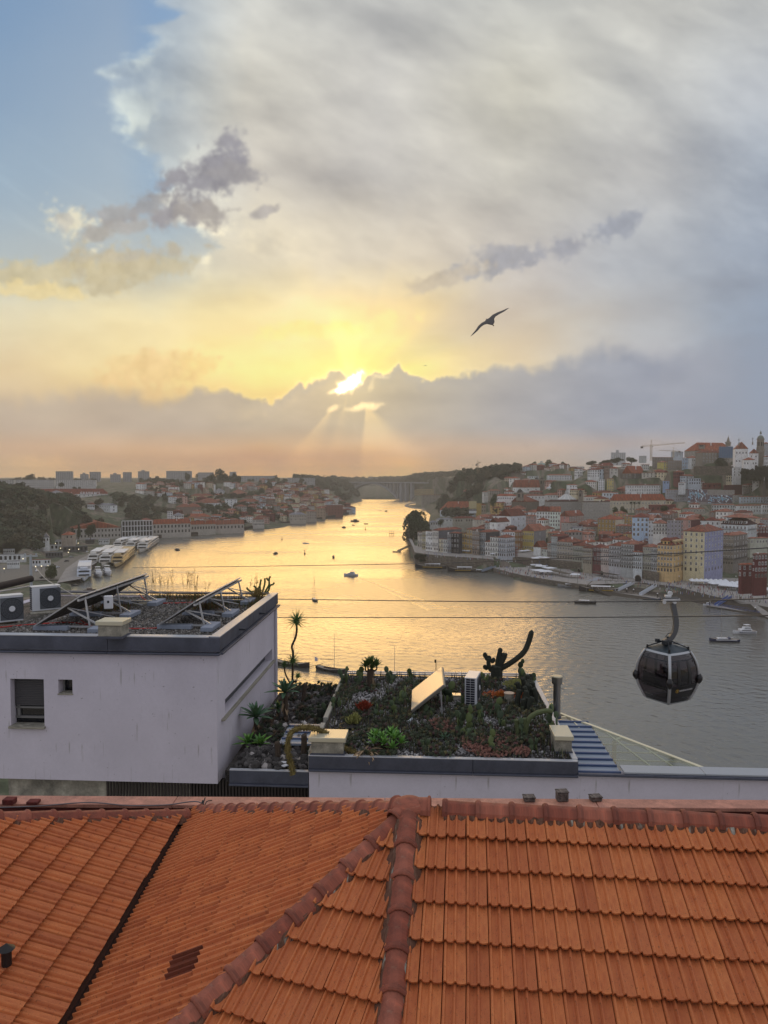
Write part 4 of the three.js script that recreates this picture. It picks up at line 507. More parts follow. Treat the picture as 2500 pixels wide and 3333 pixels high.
part('trunk', tube([rel(952, 2235), rel(938, 2212), rel(928, 2190), rel(926, 2170)], 0.03, 16, 7), G_.bark, yu); head(yu, rel(926, 2162), 0.22, 40, paint('#4e6a38', 0.6), 42); head(yu, rel(953, 2150), 0.36, 50, paint('#5d7a3e', 0.6), 43);
part('trunk', tube([rel(960, 2240), rel(966, 2215), rel(969, 2202)], 0.02, 10, 6), G_.bark, yu); head(yu, rel(970, 2200), 0.2, 32, paint('#5a7a3c', 0.6), 44);
const pp = wl(1206, 2235, HG), py2 = thing('yucca', 'shaggy yucca with a skirt of dead leaves at the back of the garden', 'yucca', pp), rp = (x, y) => at(x, y, -pp.z).sub(pp);
part('trunk', tube([V(0, 0, 0), rp(1206, 2200), rp(1207, 2180)], 0.12, 8, 8), G_.bark, py2); { const r = rngOf(45), L = []; for (let k = 0; k < 90; k++) { const a = r() * 6.28, h = 0.1 + r() * 0.4; L.push(strip(spike.clone()).scale(1, 0.3 + r() * 0.15, 1).rotateX(PI - 0.25 - r() * 0.3).rotateY(a).translate(Math.cos(a) * 0.05, h, Math.sin(a) * 0.05)); } part('dead_leaves', L, G_.dry, py2, 'stuff'); }
[[1190, 2172], [1208, 2160], [1226, 2168], [1212, 2176], [1198, 2166]].forEach(([x, y], k) => { part('branch', tube([rp(1207, 2190), rp(x, y + 10), rp(x, y)], 0.03, 8, 6), G_.bark, py2); const m = []; const r = rngOf(50 + k); for (let q = 0; q < 18; q++) { const t = q / 18; m.push(strip(leafGeo.clone()).scale(0.28, 0.3, 0.3 * (0.8 + r() * 0.4)).rotateX(-lerp(-0.1, 1.2, t)).rotateY(q * 2.4)); } const o = part('leaves', m, paint('#4f6530', 0.6), py2, 'stuff'); o.position.copy(rp(x, y)); });
const pad = new THREE.SphereGeometry(1, 12, 8).scale(0.5, 0.66, 0.13).translate(0, 0.6, 0), padM = [paint('#46553a', 0.75), paint('#4f6044', 0.75), paint('#3a4834', 0.8), paint('#5d6b3e', 0.75)];
function pear(label, p, size, n, seed, mats = padM) { const o = thing('prickly_pear', label, 'cactus', p), r = rngOf(seed), L = []; for (let k = 0; k < n; k++) { const m = part('pad', pad, mats[Math.floor(r() * mats.length)], o); if (k < 3 || r() < 0.25) { m.position.set((r() - 0.5) * size * 1.6, -0.02, (r() - 0.5) * size * 1.6); m.rotation.set((r() - 0.5) * 0.7, r() * 3.14, (r() - 0.5) * 0.8); } else { const q = L[Math.floor(r() * L.length)], t = V((r() - 0.5) * 0.7, 1.1, 0).multiplyScalar(q.scale.x).applyEuler(q.rotation).add(q.position); m.position.copy(t); m.rotation.set((r() - 0.5) * 0.8, r() * 3.14, (r() - 0.5) * 1.1); } m.scale.setScalar(size * (0.7 + r() * 0.5)); L.push(m); } return o; }
[[1120, 2225, 0.24, 12, 'at the back left corner of the garden'], [1165, 2230, 0.22, 10, 'left of the shaggy yucca'], [1270, 2225, 0.22, 11, 'right of the shaggy yucca'], [1330, 2222, 0.22, 10, 'behind the tilted solar collector'], [1305, 2290, 0.22, 12, 'left of the tilted solar collector'], [1285, 2330, 0.17, 8, 'left of the collector, nearer the front'], [1232, 2330, 0.15, 9, 'between the red shrub and the bright green shrub'], [1460, 2285, 0.24, 10, 'in front of the small white box'], [1500, 2300, 0.16, 8, 'just left of the slatted air conditioner'], [1575, 2220, 0.2, 9, 'right of the slatted air conditioner'], [1700, 2205, 0.24, 14, 'at the back right corner of the garden'], [1735, 2215, 0.2, 9, 'tallest clump in the back right corner'], [1500, 2390, 0.2, 12, 'left of the pink succulents'], [1530, 2400, 0.22, 12, 'with the lightest green pads, in front'], [1610, 2330, 0.2, 12, 'below the round vent'], [1640, 2360, 0.2, 11, 'in the middle of the stone bed'], [1560, 2350, 0.17, 9, 'in the middle left of the stone bed'], [1620, 2440, 0.2, 10, 'behind the front curb, right of the pink succulents'], [1700, 2400, 0.17, 9, 'left of the ribbed columns'], [1800, 2380, 0.24, 11, 'leaning over the metal roof'], [1395, 2330, 0.16, 9, 'below the tilted solar collector'], [1380, 2430, 0.15, 8, 'by the front curb right of the bright shrub'], [1735, 2440, 0.15, 8, 'by the front curb near the right vent'], [1095, 2300, 0.18, 9, 'on the left curb boards'], [1065, 2330, 0.16, 8, 'beside the lower end of the curb boards']].forEach(([x, y, s, n, l], i) => pear('prickly pear cactus ' + l, wl(x, y, x < 1090 ? 7.6 : HG), s * (y < 2240 ? 0.72 : 0.9), n, 60 + i, i % 4 === 1 ? [padM[3], padM[1]] : padM));
function column(o, pts, r0, mat, name = 'stem') { const c = new THREE.CatmullRomCurve3(pts), n = 26, F = c.computeFrenetFrames(n), rows = []; for (let j = 0; j <= n; j++) { const t = j / n, p = c.getPointAt(t), k = r0 * (t > 0.93 ? Math.sqrt(Math.max(0.02, 1 - ((t - 0.93) / 0.07) ** 2)) : 1), row = []; for (let i = 0; i < 20; i++) { const a = i / 20 * 2 * PI, q = k * (0.88 + 0.14 * Math.cos(a * 7) + (vn(j * 1.3, i * 2.1) - 0.5) * 0.12); row.push(p.clone().addScaledVector(F.normals[j], Math.cos(a) * q).addScaledVector(F.binormals[j], Math.sin(a) * q)); } rows.push(row); } return part(name, loft(rows, true), mat, o); }
const cp = wl(1618, 2212, HG), rc = (x, y, d = 0) => at(x, y, -cp.z + d).sub(cp), big = thing('tall_cactus', 'tall dark cactus with one long arm sweeping up to the right', 'cactus', cp);
column(big, [V(0, -0.1, 0), rc(1616, 2190), rc(1618, 2165)], 0.22, G_.cactD, 'trunk'); column(big, [rc(1622, 2180), rc(1645, 2168), rc(1680, 2145), rc(1708, 2118), rc(1722, 2085), rc(1732, 2050)], 0.1, G_.cactD, 'long_arm'); column(big, [rc(1616, 2180), rc(1620, 2150), rc(1626, 2125), rc(1630, 2108)], 0.085, G_.cactD, 'arm'); column(big, [rc(1622, 2180), rc(1632, 2150), rc(1640, 2132), rc(1641, 2124)], 0.13, G_.cactD, 'arm'); column(big, [rc(1612, 2190), rc(1596, 2178), rc(1590, 2160), rc(1591, 2140)], 0.08, G_.cactD, 'arm');
[[1586, 2150, 0.2], [1594, 2152, 0.2], [1600, 2158, -0.5], [1582, 2142, 0.3], [1588, 2178, 0.9], [1604, 2196, -0.9]].forEach(([x, y, t]) => { const m = part('pad', pad, G_.cactD, big); m.position.copy(rc(x, y)); m.rotation.z = t; m.scale.setScalar(0.17); });
[['dead column cactus stump against the river, left of two', 984, 2290, 993, 2222, 0.075, 7.7], ['dead column cactus stump against the river, right of two', 1062, 2272, 1076, 2228, 0.06, 7.7], ['short brown column cactus in the lower bed, left of two', 903, 2478, 902, 2412, 0.08, 7.72], ['short brown column cactus in the lower bed, right of two', 985, 2470, 990, 2388, 0.085, 7.72], ['thin dark column in the lower bed behind the arching stem', 1040, 2350, 1040, 2305, 0.09, 7.7]].forEach(([l, x0, y0, x1, y1, r0, h]) => { const p = wl(x0, y0, h), o = thing('column_cactus', l, 'cactus', p), t = at(x1, y1, -p.z).sub(p); column(o, [V(0, -0.05, 0), t.clone().multiplyScalar(0.5).add(V(0.02, 0, 0)), t], r0, i_(x0)); });
function i_(x) { return x < 1000 && x > 890 ? paint('#4a3f34', 0.95) : G_.cactD; }
const op = wl(1700, 2400, HG), ro = (x, y) => at(x, y, -op.z).sub(op), organ = thing('ribbed_cactus', 'cluster of ribbed green columns, one bending right along the curb', 'cactus', op), om = paint('#56603c', 0.75);
column(organ, [V(0, -0.05, 0), ro(1696, 2370), ro(1692, 2345)], 0.075, om); column(organ, [ro(1706, 2402), ro(1712, 2370), ro(1722, 2340), ro(1745, 2322), ro(1775, 2314), ro(1800, 2314)], 0.07, om, 'bent_stem'); column(organ, [ro(1688, 2398), ro(1684, 2365), ro(1680, 2340)], 0.07, om); column(organ, [ro(1700, 2402), ro(1706, 2365), ro(1708, 2335)], 0.06, om);
const dk = thing('dark_hedge_cactus', 'dense dark column cactus mass along the right edge of the garden', 'cactus', wl(1722, 2300, HG)); { const r = rngOf(91); for (let k = 0; k < 22; k++) { const x = (r() - 0.5) * 0.6 + 0.3 * (k / 22 - 0.5), z = -k * 0.11 + 0.5; column(dk, [V(x, -0.05, z), V(x + (r() - 0.5) * 0.1, 0.2, z), V(x + (r() - 0.5) * 0.15, 0.32 + r() * 0.32, z)], 0.085, G_.cactD); } }
const sp = wl(1180, 2452, HG), rs = (x, y, d = 0) => at(x, y, -sp.z + d).sub(sp), arch = thing('arching_flower_spike', 'thick fuzzy flower spike arching from the garden edge down to the lower bed', 'plant', sp), ap = [rs(1160, 2452), rs(1115, 2432, 0.1), rs(1080, 2402, 0.15), rs(1040, 2376, 0.2), rs(990, 2368, 0.1), rs(955, 2378), rs(938, 2410, -0.15), rs(938, 2450, -0.2), rs(948, 2490, -0.25), rs(955, 2522, -0.3)];
const spm = std({ map: tex(128, (u, v) => { const b = pfbm(u, v, 30, 3, 5); return [104 + (b - 0.5) * 130, 92 + (b - 0.5) * 120, 52 + (b - 0.5) * 80]; }), roughness: 1 });
part('spike', tube(ap, 0.062, 70, 10), spm, arch); { const c = new THREE.CatmullRomCurve3(ap), r = rngOf(95), L = [], n1 = new THREE.ConeGeometry(0.014, 0.075, 4).translate(0, 0.08, 0); for (let k = 0; k < 900; k++) { const t = r(), p = c.getPointAt(t), tan = c.getTangentAt(t), w = V(r() - 0.5, r() - 0.5, r() - 0.5).cross(tan).normalize(); const m = new THREE.Matrix4().makeRotationFromQuaternion(new THREE.Quaternion().setFromUnitVectors(V(0, 1, 0), w)).setPosition(p); L.push(strip(n1.clone()).applyMatrix4(m)); } part('florets', L, spm, arch, 'stuff'); }
const dead = thing('dead_agave', 'dried beige agave hanging over the front curb', 'agave', wl(1192, 2452, HG)); { const r = rngOf(97); for (let k = 0; k < 16; k++) { const m = part('leaf', leafGeo, k % 2 ? G_.dry : paint('#b39a7c', 0.9), dead); m.position.set((r() - 0.5) * 0.1, 0.1, 0.02); m.rotation.set(0.25 + r() * 0.75, (r() - 0.5) * 3.4 + (k > 11 ? 1.4 : 0), 0, 'YXZ'); m.scale.set(0.22, 0.6, 0.34 + r() * 0.12); } }
function twiggy(name, label, p, s, n, mat, seed) { const o = thing(name, label, 'shrub', p), r = rngOf(seed), L = []; for (let k = 0; k < n; k++) { const a = r() * 6.28, t = r() * 1.1, d = V(Math.sin(t) * Math.cos(a), Math.cos(t), Math.sin(t) * Math.sin(a)), l = s * (0.6 + r() * 0.5); L.push(rod(V(0, 0, 0), d.clone().multiplyScalar(l), 0.012, 4)); for (let q = 0; q < 3; q++) { const b = d.clone().multiplyScalar(l * (0.5 + 0.45 * r())); L.push(rod(b, b.clone().add(V(r() - 0.5, r() * 0.8, r() - 0.5).multiplyScalar(s * 0.4)), 0.011, 4)); } } part('twigs', L, mat, o, 'stuff'); return o; }
twiggy('red_shrub', 'rust-red twiggy shrub standing out in the left of the garden', wl(1186, 2318, HG), 0.34, 90, paint('#8a3418', 0.8), 71);
twiggy('pale_shrub', 'pale yellow-green shrub below the rust-red shrub', wl(1150, 2362, HG), 0.34, 90, paint('#8a8a4c', 0.85), 72);
twiggy('orange_shrub', 'small orange shrub just left of the round vent', wl(1632, 2275, HG), 0.26, 50, paint('#b0641c', 0.85), 73);
const br = thing('branching_succulent', 'branching green pencil succulent at the far corner of the white block', 'succulent', wl(850, 1938, 4.35)), rb = (x, y) => at(x, y, -br.position.z).sub(br.position), bm = paint('#4a5a2c', 0.7);
[[[848, 1936], [832, 1928], [818, 1926], [806, 1918], [803, 1912]], [[846, 1936], [836, 1918], [826, 1906]], [[850, 1936], [846, 1910], [848, 1895], [850, 1886]], [[852, 1936], [858, 1915], [862, 1898], [862, 1882]], [[856, 1936], [868, 1918], [876, 1902], [876, 1885], [880, 1876]], [[860, 1936], [874, 1922], [880, 1905], [890, 1902], [892, 1896]], [[876, 1890], [870, 1886], [868, 1880]], [[846, 1932], [842, 1920], [844, 1908]]].forEach((l) => part('stem', tube(l.map(([x, y]) => rb(x, y)), 0.035, 14, 7), bm, br));
twiggy('dry_grass_clump', 'yellow dry grass at the foot of the branching succulent', wl(838, 1948, 4.35), 0.35, 60, paint('#8d7a48', 1), 74);
const sc = thing('solar_collector', 'flat tilted solar collector with a pale shining face in the roof garden', 'solar collector', wl(1337, 2313, 7.05)), S = sc.position, c1 = wl(1340, 2247, 7.02).sub(S), c2 = at(1445, 2226, -S.z).sub(S), nn = c2.clone().cross(c1).normalize(); if (nn.y < 0) nn.negate();
const cm = new THREE.Matrix4().makeBasis(c1.clone().normalize(), nn, c1.clone().normalize().cross(nn)), W1 = c1.length(), W2 = c2.length();
const fl = part('frame', rbox(W1, 0.09, W2, 0.015, W1 / 2, -0.05, W2 / 2 * Math.sign(c1.clone().normalize().cross(nn).dot(c2))), std({ color: 0x8e8c84, roughness: 0.4, metalness: 0.6 }), sc); fl.applyMatrix4(cm);
const gl = part('glass', box(W1 - 0.06, 0.01, W2 - 0.06, W1 / 2, 0.003, W2 / 2 * Math.sign(c1.clone().normalize().cross(nn).dot(c2))), std({ color: 0xd8cdb8, roughness: 0.3, metalness: 0.35 }), sc); gl.applyMatrix4(cm);
part('leg', bar(c2.clone().multiplyScalar(0.9), V(c2.x * 0.95, -0.1, c2.z), 0.04), alu, sc); part('leg', bar(c2.clone().multiplyScalar(0.9).add(c1), V(c2.x * 0.95, -0.1, c2.z).add(c1), 0.04), alu, sc); part('sensor', [cyl(0.012, 0.012, 0.3, 0, 0.15, 0, 6), rbox(0.06, 0.1, 0.06, 0.01, -0.02, 0.32, 0)].map((q) => q.translate(c1.x + c2.x * 0.8, c1.y + c2.y * 0.8, c1.z + c2.z * 0.8)), G_.cactD, sc);
const rv = thing('round_vent', 'low round vent pipe with a rusty disc cap among orange succulents', 'vent', wl(1657, 2284, HG)); part('pipe', cyl(0.15, 0.16, 0.26, 0, 0.13, 0, 20), concrete, rv); part('cap', cyl(0.17, 0.17, 0.03, 0, 0.28, 0, 20), std({ color: 0xa89684, roughness: 0.5 }), rv);
const wb = thing('white_box', 'small white box with a bright lid between collector and air conditioner', 'box', wl(1486, 2276, HG), FT); part('body', rbox(0.26, 0.14, 0.2, 0.01, 0, 0.07, 0), std({ color: 0xcfcabf, roughness: 0.5 }), wb); part('lid', rbox(0.28, 0.03, 0.3, 0.008, 0, 0.15, -0.02), std({ color: 0xd6cdb4, roughness: 0.3, metalness: 0.5 }), wb);
const pot = thing('plant_bowl', 'shallow black plant bowl on the pale chips', 'bowl', wl(1134, 2372, HG)); part('bowl', new THREE.LatheGeometry([[0, 0.01], [0.2, 0.01], [0.25, 0.1], [0.27, 0.1], [0.24, 0.03], [0.2, 0.06], [0, 0.06]].map(([x, y]) => new THREE.Vector2(x, y)), 24), std({ color: 0x17171a, roughness: 0.4 }), pot); part('earth', cyl(0.21, 0.21, 0.02, 0, 0.065, 0, 20), soil, pot);
const dp = new THREE.Mesh(tube([wl(1346, 2312, 7.1), wl(1348, 2325, 7.2), wl(1340, 2340, 7.2), wl(1328, 2350, 7.22)], 0.035, 16, 8), std({ color: 0xaab6bc, roughness: 0.5 })); dp.name = 'drain_pipe'; tag(dp, 'pale plastic pipe curling below the solar collector', 'pipe');
for (const [x, y, l, i] of [[922, 2484, 'white broken tile lying in the lower bed, upper of two', 0], [928, 2494, 'white broken tile lying in the lower bed, lower of two', 1], [970, 2472, 'pale flat stone in the lower bed beside the arching spike', 2]]) { const o = thing(i < 2 ? 'broken_tile' : 'flat_stone', l, i < 2 ? 'tile' : 'stone', wl(x, y, 7.64), i * 0.8); part('piece', rbox(0.16, 0.03, 0.12, 0.01, 0, 0.02, 0), std({ color: i < 2 ? 0xc8ccd2 : 0x9a948c, roughness: 0.7 }), o); }
}
// ---------------------------------------------------------------- cable car, ropes, birds
{
const rope = std({ color: 0x55534f, roughness: 0.5, metalness: 0.4 });
const GP = at(2180, 1957, 27);
const ropeOf = (label, pts, r) => { const c = new THREE.Mesh(tube(pts, r, 60, 7), rope); c.name = 'cable'; return tag(c, label, 'cable'); };
ropeOf('steel rope the gondola hangs from, upper of the two near ropes', [at(2620, 1944, 21), at(2500, 1948, 22.5), GP, at(1800, 1959, 30), at(1450, 1957, 34), at(915, 1950, 42), at(600, 1946, 50)], 0.021);
ropeOf('steel rope just below the gondola grip, lower of the two near ropes', [at(2620, 2000, 20), at(2500, 2003, 21.5), at(2180, 2007, 26), at(1800, 2010, 29.5), at(1450, 2010, 34), at(915, 2010, 42), at(700, 2010, 48)], 0.02);
ropeOf('farther rope rising to the right across the old town waterfront', [at(2620, 1776, 40), at(2500, 1783, 42), at(2200, 1801, 47), at(1800, 1818, 56), at(1450, 1832, 66), at(915, 1842, 86), at(430, 1848, 110)], 0.034);
const yaw = rad(29), W = 0.755, cx = at(2172, 2190, 27.2), g = thing('gondola', 'black and silver gondola cabin with smoked windows hanging from the steel rope', 'gondola', V(cx.x, cx.y, cx.z), yaw);
const silver = std({ color: 0xa7abad, roughness: 0.35, metalness: 0.75 }), black = std({ color: 0x0d0d0f, roughness: 0.35 }), dark = std({ color: 0x2b2f33, roughness: 0.5, metalness: 0.4 }), teal = std({ color: 0x3f4a50, roughness: 0.45, metalness: 0.5 });
const smoked = new THREE.MeshPhysicalMaterial({ color: 0x8a7f85, transmission: 1, thickness: 0, roughness: 0.04, ior: 1.5 }), clear = new THREE.MeshPhysicalMaterial({ color: 0xa8a6aa, transmission: 1, thickness: 0, roughness: 0.04, ior: 1.5 });
const H0 = -0.92, H1 = 0.86, prof = (y) => { const t = (y - H0) / (H1 - H0); return W * (t < 0.48 ? lerp(0.7, 1, Math.sin(t / 0.48 * PI / 2)) : lerp(1, 0.7, Math.pow((t - 0.48) / 0.52, 2.1))); };
const side = (k, y0, y1, inset, x0 = -1, x1 = 1, n = 8, m = 6) => { const rows = []; for (let j = 0; j <= n; j++) { const y = lerp(y0, y1, j / n), s = prof(y), row = []; for (let i = 0; i <= m; i++) { const u = lerp(x0, x1, i / m), bow = (1 - u * u) * 0.035; row.push(V(u * (s - 0.05), y, s - inset + bow)); } rows.push(row); } return loft(rows).rotateY(k * PI / 2); };
for (let k = 0; k < 4; k++) {
part('window_pane', side(k, -0.28, 0.58, 0.012), smoked, g); part('vent_pane', side(k, 0.61, 0.79, 0.012), clear, g); part('lower_panel', side(k, -0.74, -0.29, 0.008), k === 0 ? black : smoked, g);
part('window_rail', side(k, 0.575, 0.615, -0.004, -1, 1, 1), dark, g); part('window_rail', side(k, -0.31, -0.27, -0.002, -1, 1, 1), black, g); part('top_rail', side(k, 0.79, 0.86, -0.01, -1, 1, 2), silver, g);
for (let q = 0; q < 4; q++) part('vent_slat', side(k, -0.9 + q * 0.042, -0.872 + q * 0.042, -0.004, -1, 1, 1), dark, g);
part('sill_rail', side(k, -0.95, -0.9, -0.015, -1, 1, 1), silver, g);
if (k === 0 || k === 2) for (const u of [-0.42, 0.36]) part('door_post', side(k, -0.28, 0.58, 0.0, u - 0.1, u + 0.1, 8, 2), black, g);
const pts = []; for (let j = 0; j <= 16; j++) { const y = lerp(H0, H1, j / 16), s = prof(y); pts.push(V(s - 0.005, y, s - 0.005)); }
const rows = pts.map((p) => { const r = []; for (let i = 0; i < 10; i++) { const a = i / 10 * 2 * PI; r.push(V(p.x + Math.cos(a) * 0.055, p.y, p.z + Math.sin(a) * 0.055)); } return r; }); part('corner_post', loft(rows, true).rotateY(k * PI / 2), silver, g);
const bp = []; for (let j = 0; j <= 8; j++) { const y = lerp(-0.32, 0.06, j / 8), s = prof(y), w = 0.12 * Math.sin(PI * (0.1 + 0.8 * j / 8)); const r = []; for (let i = 0; i < 10; i++) { const a = i / 10 * 2 * PI; r.push(V(s + 0.01 + Math.cos(a) * w, y, s + 0.01 + Math.sin(a) * w)); } bp.push(r); } part('bumper', [loft(bp, true).rotateY(k * PI / 2)], black, g);
part('window_knob', [new THREE.SphereGeometry(0.022, 10, 8).translate(-0.52, 0.52, prof(0.52) + 0.015).rotateY(k * PI / 2), new THREE.SphereGeometry(0.022, 10, 8).translate(0.52, 0.52, prof(0.52) + 0.015).rotateY(k * PI / 2)], black, g);
}
part('floor', rbox(prof(H0) * 2 - 0.02, 0.07, prof(H0) * 2 - 0.02, 0.03, 0, H0 - 0.02, 0), dark, g);
for (const s of [-1, 1]) { const b = part('bench', [rbox(1.1, 0.06, 0.36, 0.02, 0, -0.42, s * 0.46), rbox(1.1, 0.42, 0.05, 0.02, 0, -0.16, s * 0.63)], std({ color: 0x18181a, roughness: 0.7 }), g); b.rotation.y = PI / 2; }
part('grab_pole', [cyl(0.02, 0.02, 1.7, 0, -0.05, 0, 8)], dark, g);
const rt = prof(H1) + 0.02; const roofP = part('roof', [loft([[V(-rt, H1, -rt), V(rt, H1, -rt), V(rt, H1, rt), V(-rt, H1, rt)], [V(-rt * 0.9, H1 + 0.06, -rt * 0.9), V(rt * 0.9, H1 + 0.06, -rt * 0.9), V(rt * 0.9, H1 + 0.06, rt * 0.9), V(-rt * 0.9, H1 + 0.06, rt * 0.9)], [V(-0.12, H1 + 0.2, -0.12), V(0.12, H1 + 0.2, -0.12), V(0.12, H1 + 0.2, 0.12), V(-0.12, H1 + 0.2, 0.12)]], true)], teal, g); roofP.material = teal;
for (const [x, z] of [[-1, -1], [1, -1], [1, 1], [-1, 1]]) part('lug', cyl(0.03, 0.04, 0.11, x * rt * 0.9, H1 + 0.09, z * rt * 0.9, 8), black, g);
{ const h = part('hatch', rbox(0.36, 0.05, 0.3, 0.02, 0, 0, 0), silver, g); h.position.set(0.42, H1 + 0.17, 0.06); h.rotation.z = -0.25; part('hatch_frame', [box(0.3, 0.012, 0.04, 0, 0.03, 0.08), box(0.3, 0.012, 0.04, 0, 0.03, -0.08), cyl(0.04, 0.04, 0.02, 0, 0.035, 0, 10)], dark, h); }
part('suspension', [rbox(0.34, 0.14, 0.2, 0.03, -0.05, H1 + 0.27, 0.0), rbox(0.16, 0.16, 0.16, 0.02, -0.3, H1 + 0.3, 0.12), cyl(0.05, 0.05, 0.5, 0, H1 + 0.22, 0, 10).rotateX(0)], dark, g);
for (const [a, b] of [[1, 1], [-1, 1], [1, -1], [-1, -1]]) part('stay', rod(V(a * 0.1, H1 + 0.3, b * 0.1), V(a * 0.5, H1 + 0.08, b * 0.5), 0.022), dark, g);
const inv = (px, py, d = 27.2) => { const p = at(px, py, d).sub(g.position); return p.applyAxisAngle(V(0, 1, 0), -yaw); };
const armP = [inv(2160, 2090), inv(2182, 2078), inv(2196, 2055), inv(2200, 2025), inv(2196, 1995), inv(2190, 1965)], ac = new THREE.CatmullRomCurve3(armP);
{ const S = []; for (let j = 0; j <= 24; j++) { const t = j / 24, p = ac.getPointAt(t), tn = ac.getTangentAt(t), s = V(0, 0, 1).applyAxisAngle(V(0, 1, 0), -yaw), n = tn.clone().cross(s).normalize(), w = 0.085, h = 0.07, r = []; for (const [a, b] of [[-1, -1], [1, -1], [1, 1], [-1, 1]]) r.push(p.clone().addScaledVector(n, a * w).addScaledVector(s, b * h)); S.push(r); } part('hanger_arm', toCreasedNormals(loft(S, true), 0.7), std({ color: 0x5c5f62, roughness: 0.45, metalness: 0.55 }), g); }
part('door_lever', [tube([inv(2165, 2075), inv(2175, 2062), inv(2190, 2060)], 0.012, 10, 6), rod(inv(2196, 2015), inv(2204, 2016), 0.03), rod(inv(2168, 2092), inv(2142, 2084), 0.03), rbox(0.14, 0.12, 0.12, 0.02).translate(...inv(2140, 2084).toArray())], dark, g);
const grip = part('grip', [rbox(0.5, 0.13, 0.22, 0.03), rbox(0.2, 0.1, 0.16, 0.02, -0.05, 0.12, 0), cyl(0.06, 0.06, 0.2, 0.02, 0.2, 0, 12), new THREE.TorusGeometry(0.065, 0.03, 8, 20).translate(0.02, 0.22, 0.03)], std({ color: 0xc9cbcc, roughness: 0.4, metalness: 0.4 }), g); grip.position.copy(inv(2178, 1952)); grip.rotation.y = -yaw;
part('roller', [new THREE.CylinderGeometry(0.075, 0.075, 0.06, 18).rotateX(PI / 2).translate(0.32, 0, 0), new THREE.CylinderGeometry(0.06, 0.06, 0.06, 18).rotateX(PI / 2).translate(0.17, -0.08, 0.08), new THREE.CylinderGeometry(0.06, 0.06, 0.06, 18).rotateX(PI / 2).translate(-0.2, -0.08, 0.08)], std({ color: 0xbfc1c2, roughness: 0.5 }), grip); part('grip_plate', [box(0.62, 0.02, 0.26, 0, 0.075, 0), box(0.9, 0.025, 0.05, -0.5, 0.01, 0)], dark, grip);
const cv = document.createElement('canvas'); cv.width = 1024; cv.height = 256; const q = cv.getContext('2d'); q.fillStyle = '#0d0d0f'; q.fillRect(0, 0, 1024, 256); q.strokeStyle = '#d2a62a'; q.lineWidth = 12; q.beginPath(); q.arc(110, 128, 78, 0, 7); q.stroke(); q.fillStyle = '#d2a62a'; q.fillRect(66, 86, 88, 22); q.fillRect(98, 96, 24, 86); q.fillStyle = '#cfcfd2'; q.font = 'bold 104px sans-serif'; q.fillText('Teleférico de Gaia', 218, 164, 780);
const ct = new THREE.CanvasTexture(cv); ct.colorSpace = THREE.SRGBColorSpace; part('lettering', side(0, -0.56, -0.35, -0.004, -0.66, 0.74, 3, 10), std({ map: ct, roughness: 0.4 }), g);
}
{
const D = 22, c = at(1594, 1048, D), px = D / FOC;
const pts = [[1533, 1094], [1541, 1086], [1552, 1075], [1562, 1062], [1572, 1054], [1582, 1050], [1588, 1048], [1592, 1047], [1596, 1044], [1601, 1036], [1608, 1028], [1622, 1020], [1638, 1013], [1650, 1006], [1656, 1003.5]];
const ch = [0.01, 0.07, 0.12, 0.16, 0.19, 0.2, 0.24, 0.26, 0.24, 0.21, 0.2, 0.17, 0.12, 0.06, 0.01], th = [0.004, 0.012, 0.018, 0.022, 0.028, 0.05, 0.09, 0.11, 0.09, 0.05, 0.03, 0.022, 0.016, 0.01, 0.004], fr = [0, 0, 0, 0, 0, 0.02, 0.12, 0.2, 0.12, 0.02, 0, 0, 0, 0, 0];
const fwd = V(0.3, -0.42, 0.86).normalize(), rows = pts.map(([x, y], j) => { const p = V((x - 1594) * px, -(y - 1048) * px, 0), a = pts[Math.max(0, j - 1)], b = pts[Math.min(pts.length - 1, j + 1)], sp = V(b[0] - a[0], -(b[1] - a[1]), 0).normalize(), f = fwd.clone().addScaledVector(sp, -fwd.dot(sp)).normalize(), n = sp.clone().cross(f).normalize(), r = []; for (let i = 0; i < 16; i++) { const t = i / 16 * 2 * PI, u = Math.cos(t), v = Math.sin(t), front = u > 0 ? ch[j] * 0.5 + fr[j] : ch[j] * 0.5 + fr[j] * 0.6; r.push(p.clone().addScaledVector(f, u * front).addScaledVector(n, v * th[j] * 0.5 * (1 - 0.25 * u))); } return r; });
const m = std({ color: 0x5a5652, roughness: 0.9 }), g = thing('gull', 'gull gliding with outspread wings against the cloudy sky', 'bird', c);
part('body', loft(rows, true), m, g); part('beak', [new THREE.ConeGeometry(0.02, 0.08, 8).rotateX(PI / 2).translate(0, 0, 0.04)], std({ color: 0x8a7038, roughness: 0.6 }), g).position.set(8 * px, -17 * px, 0.25);
const s = copyOf(g, 'tiny far-off bird just right of the cloud-veiled sun'); s.position.copy(at(1384, 1190, 260)); s.rotation.z = -0.6;
}
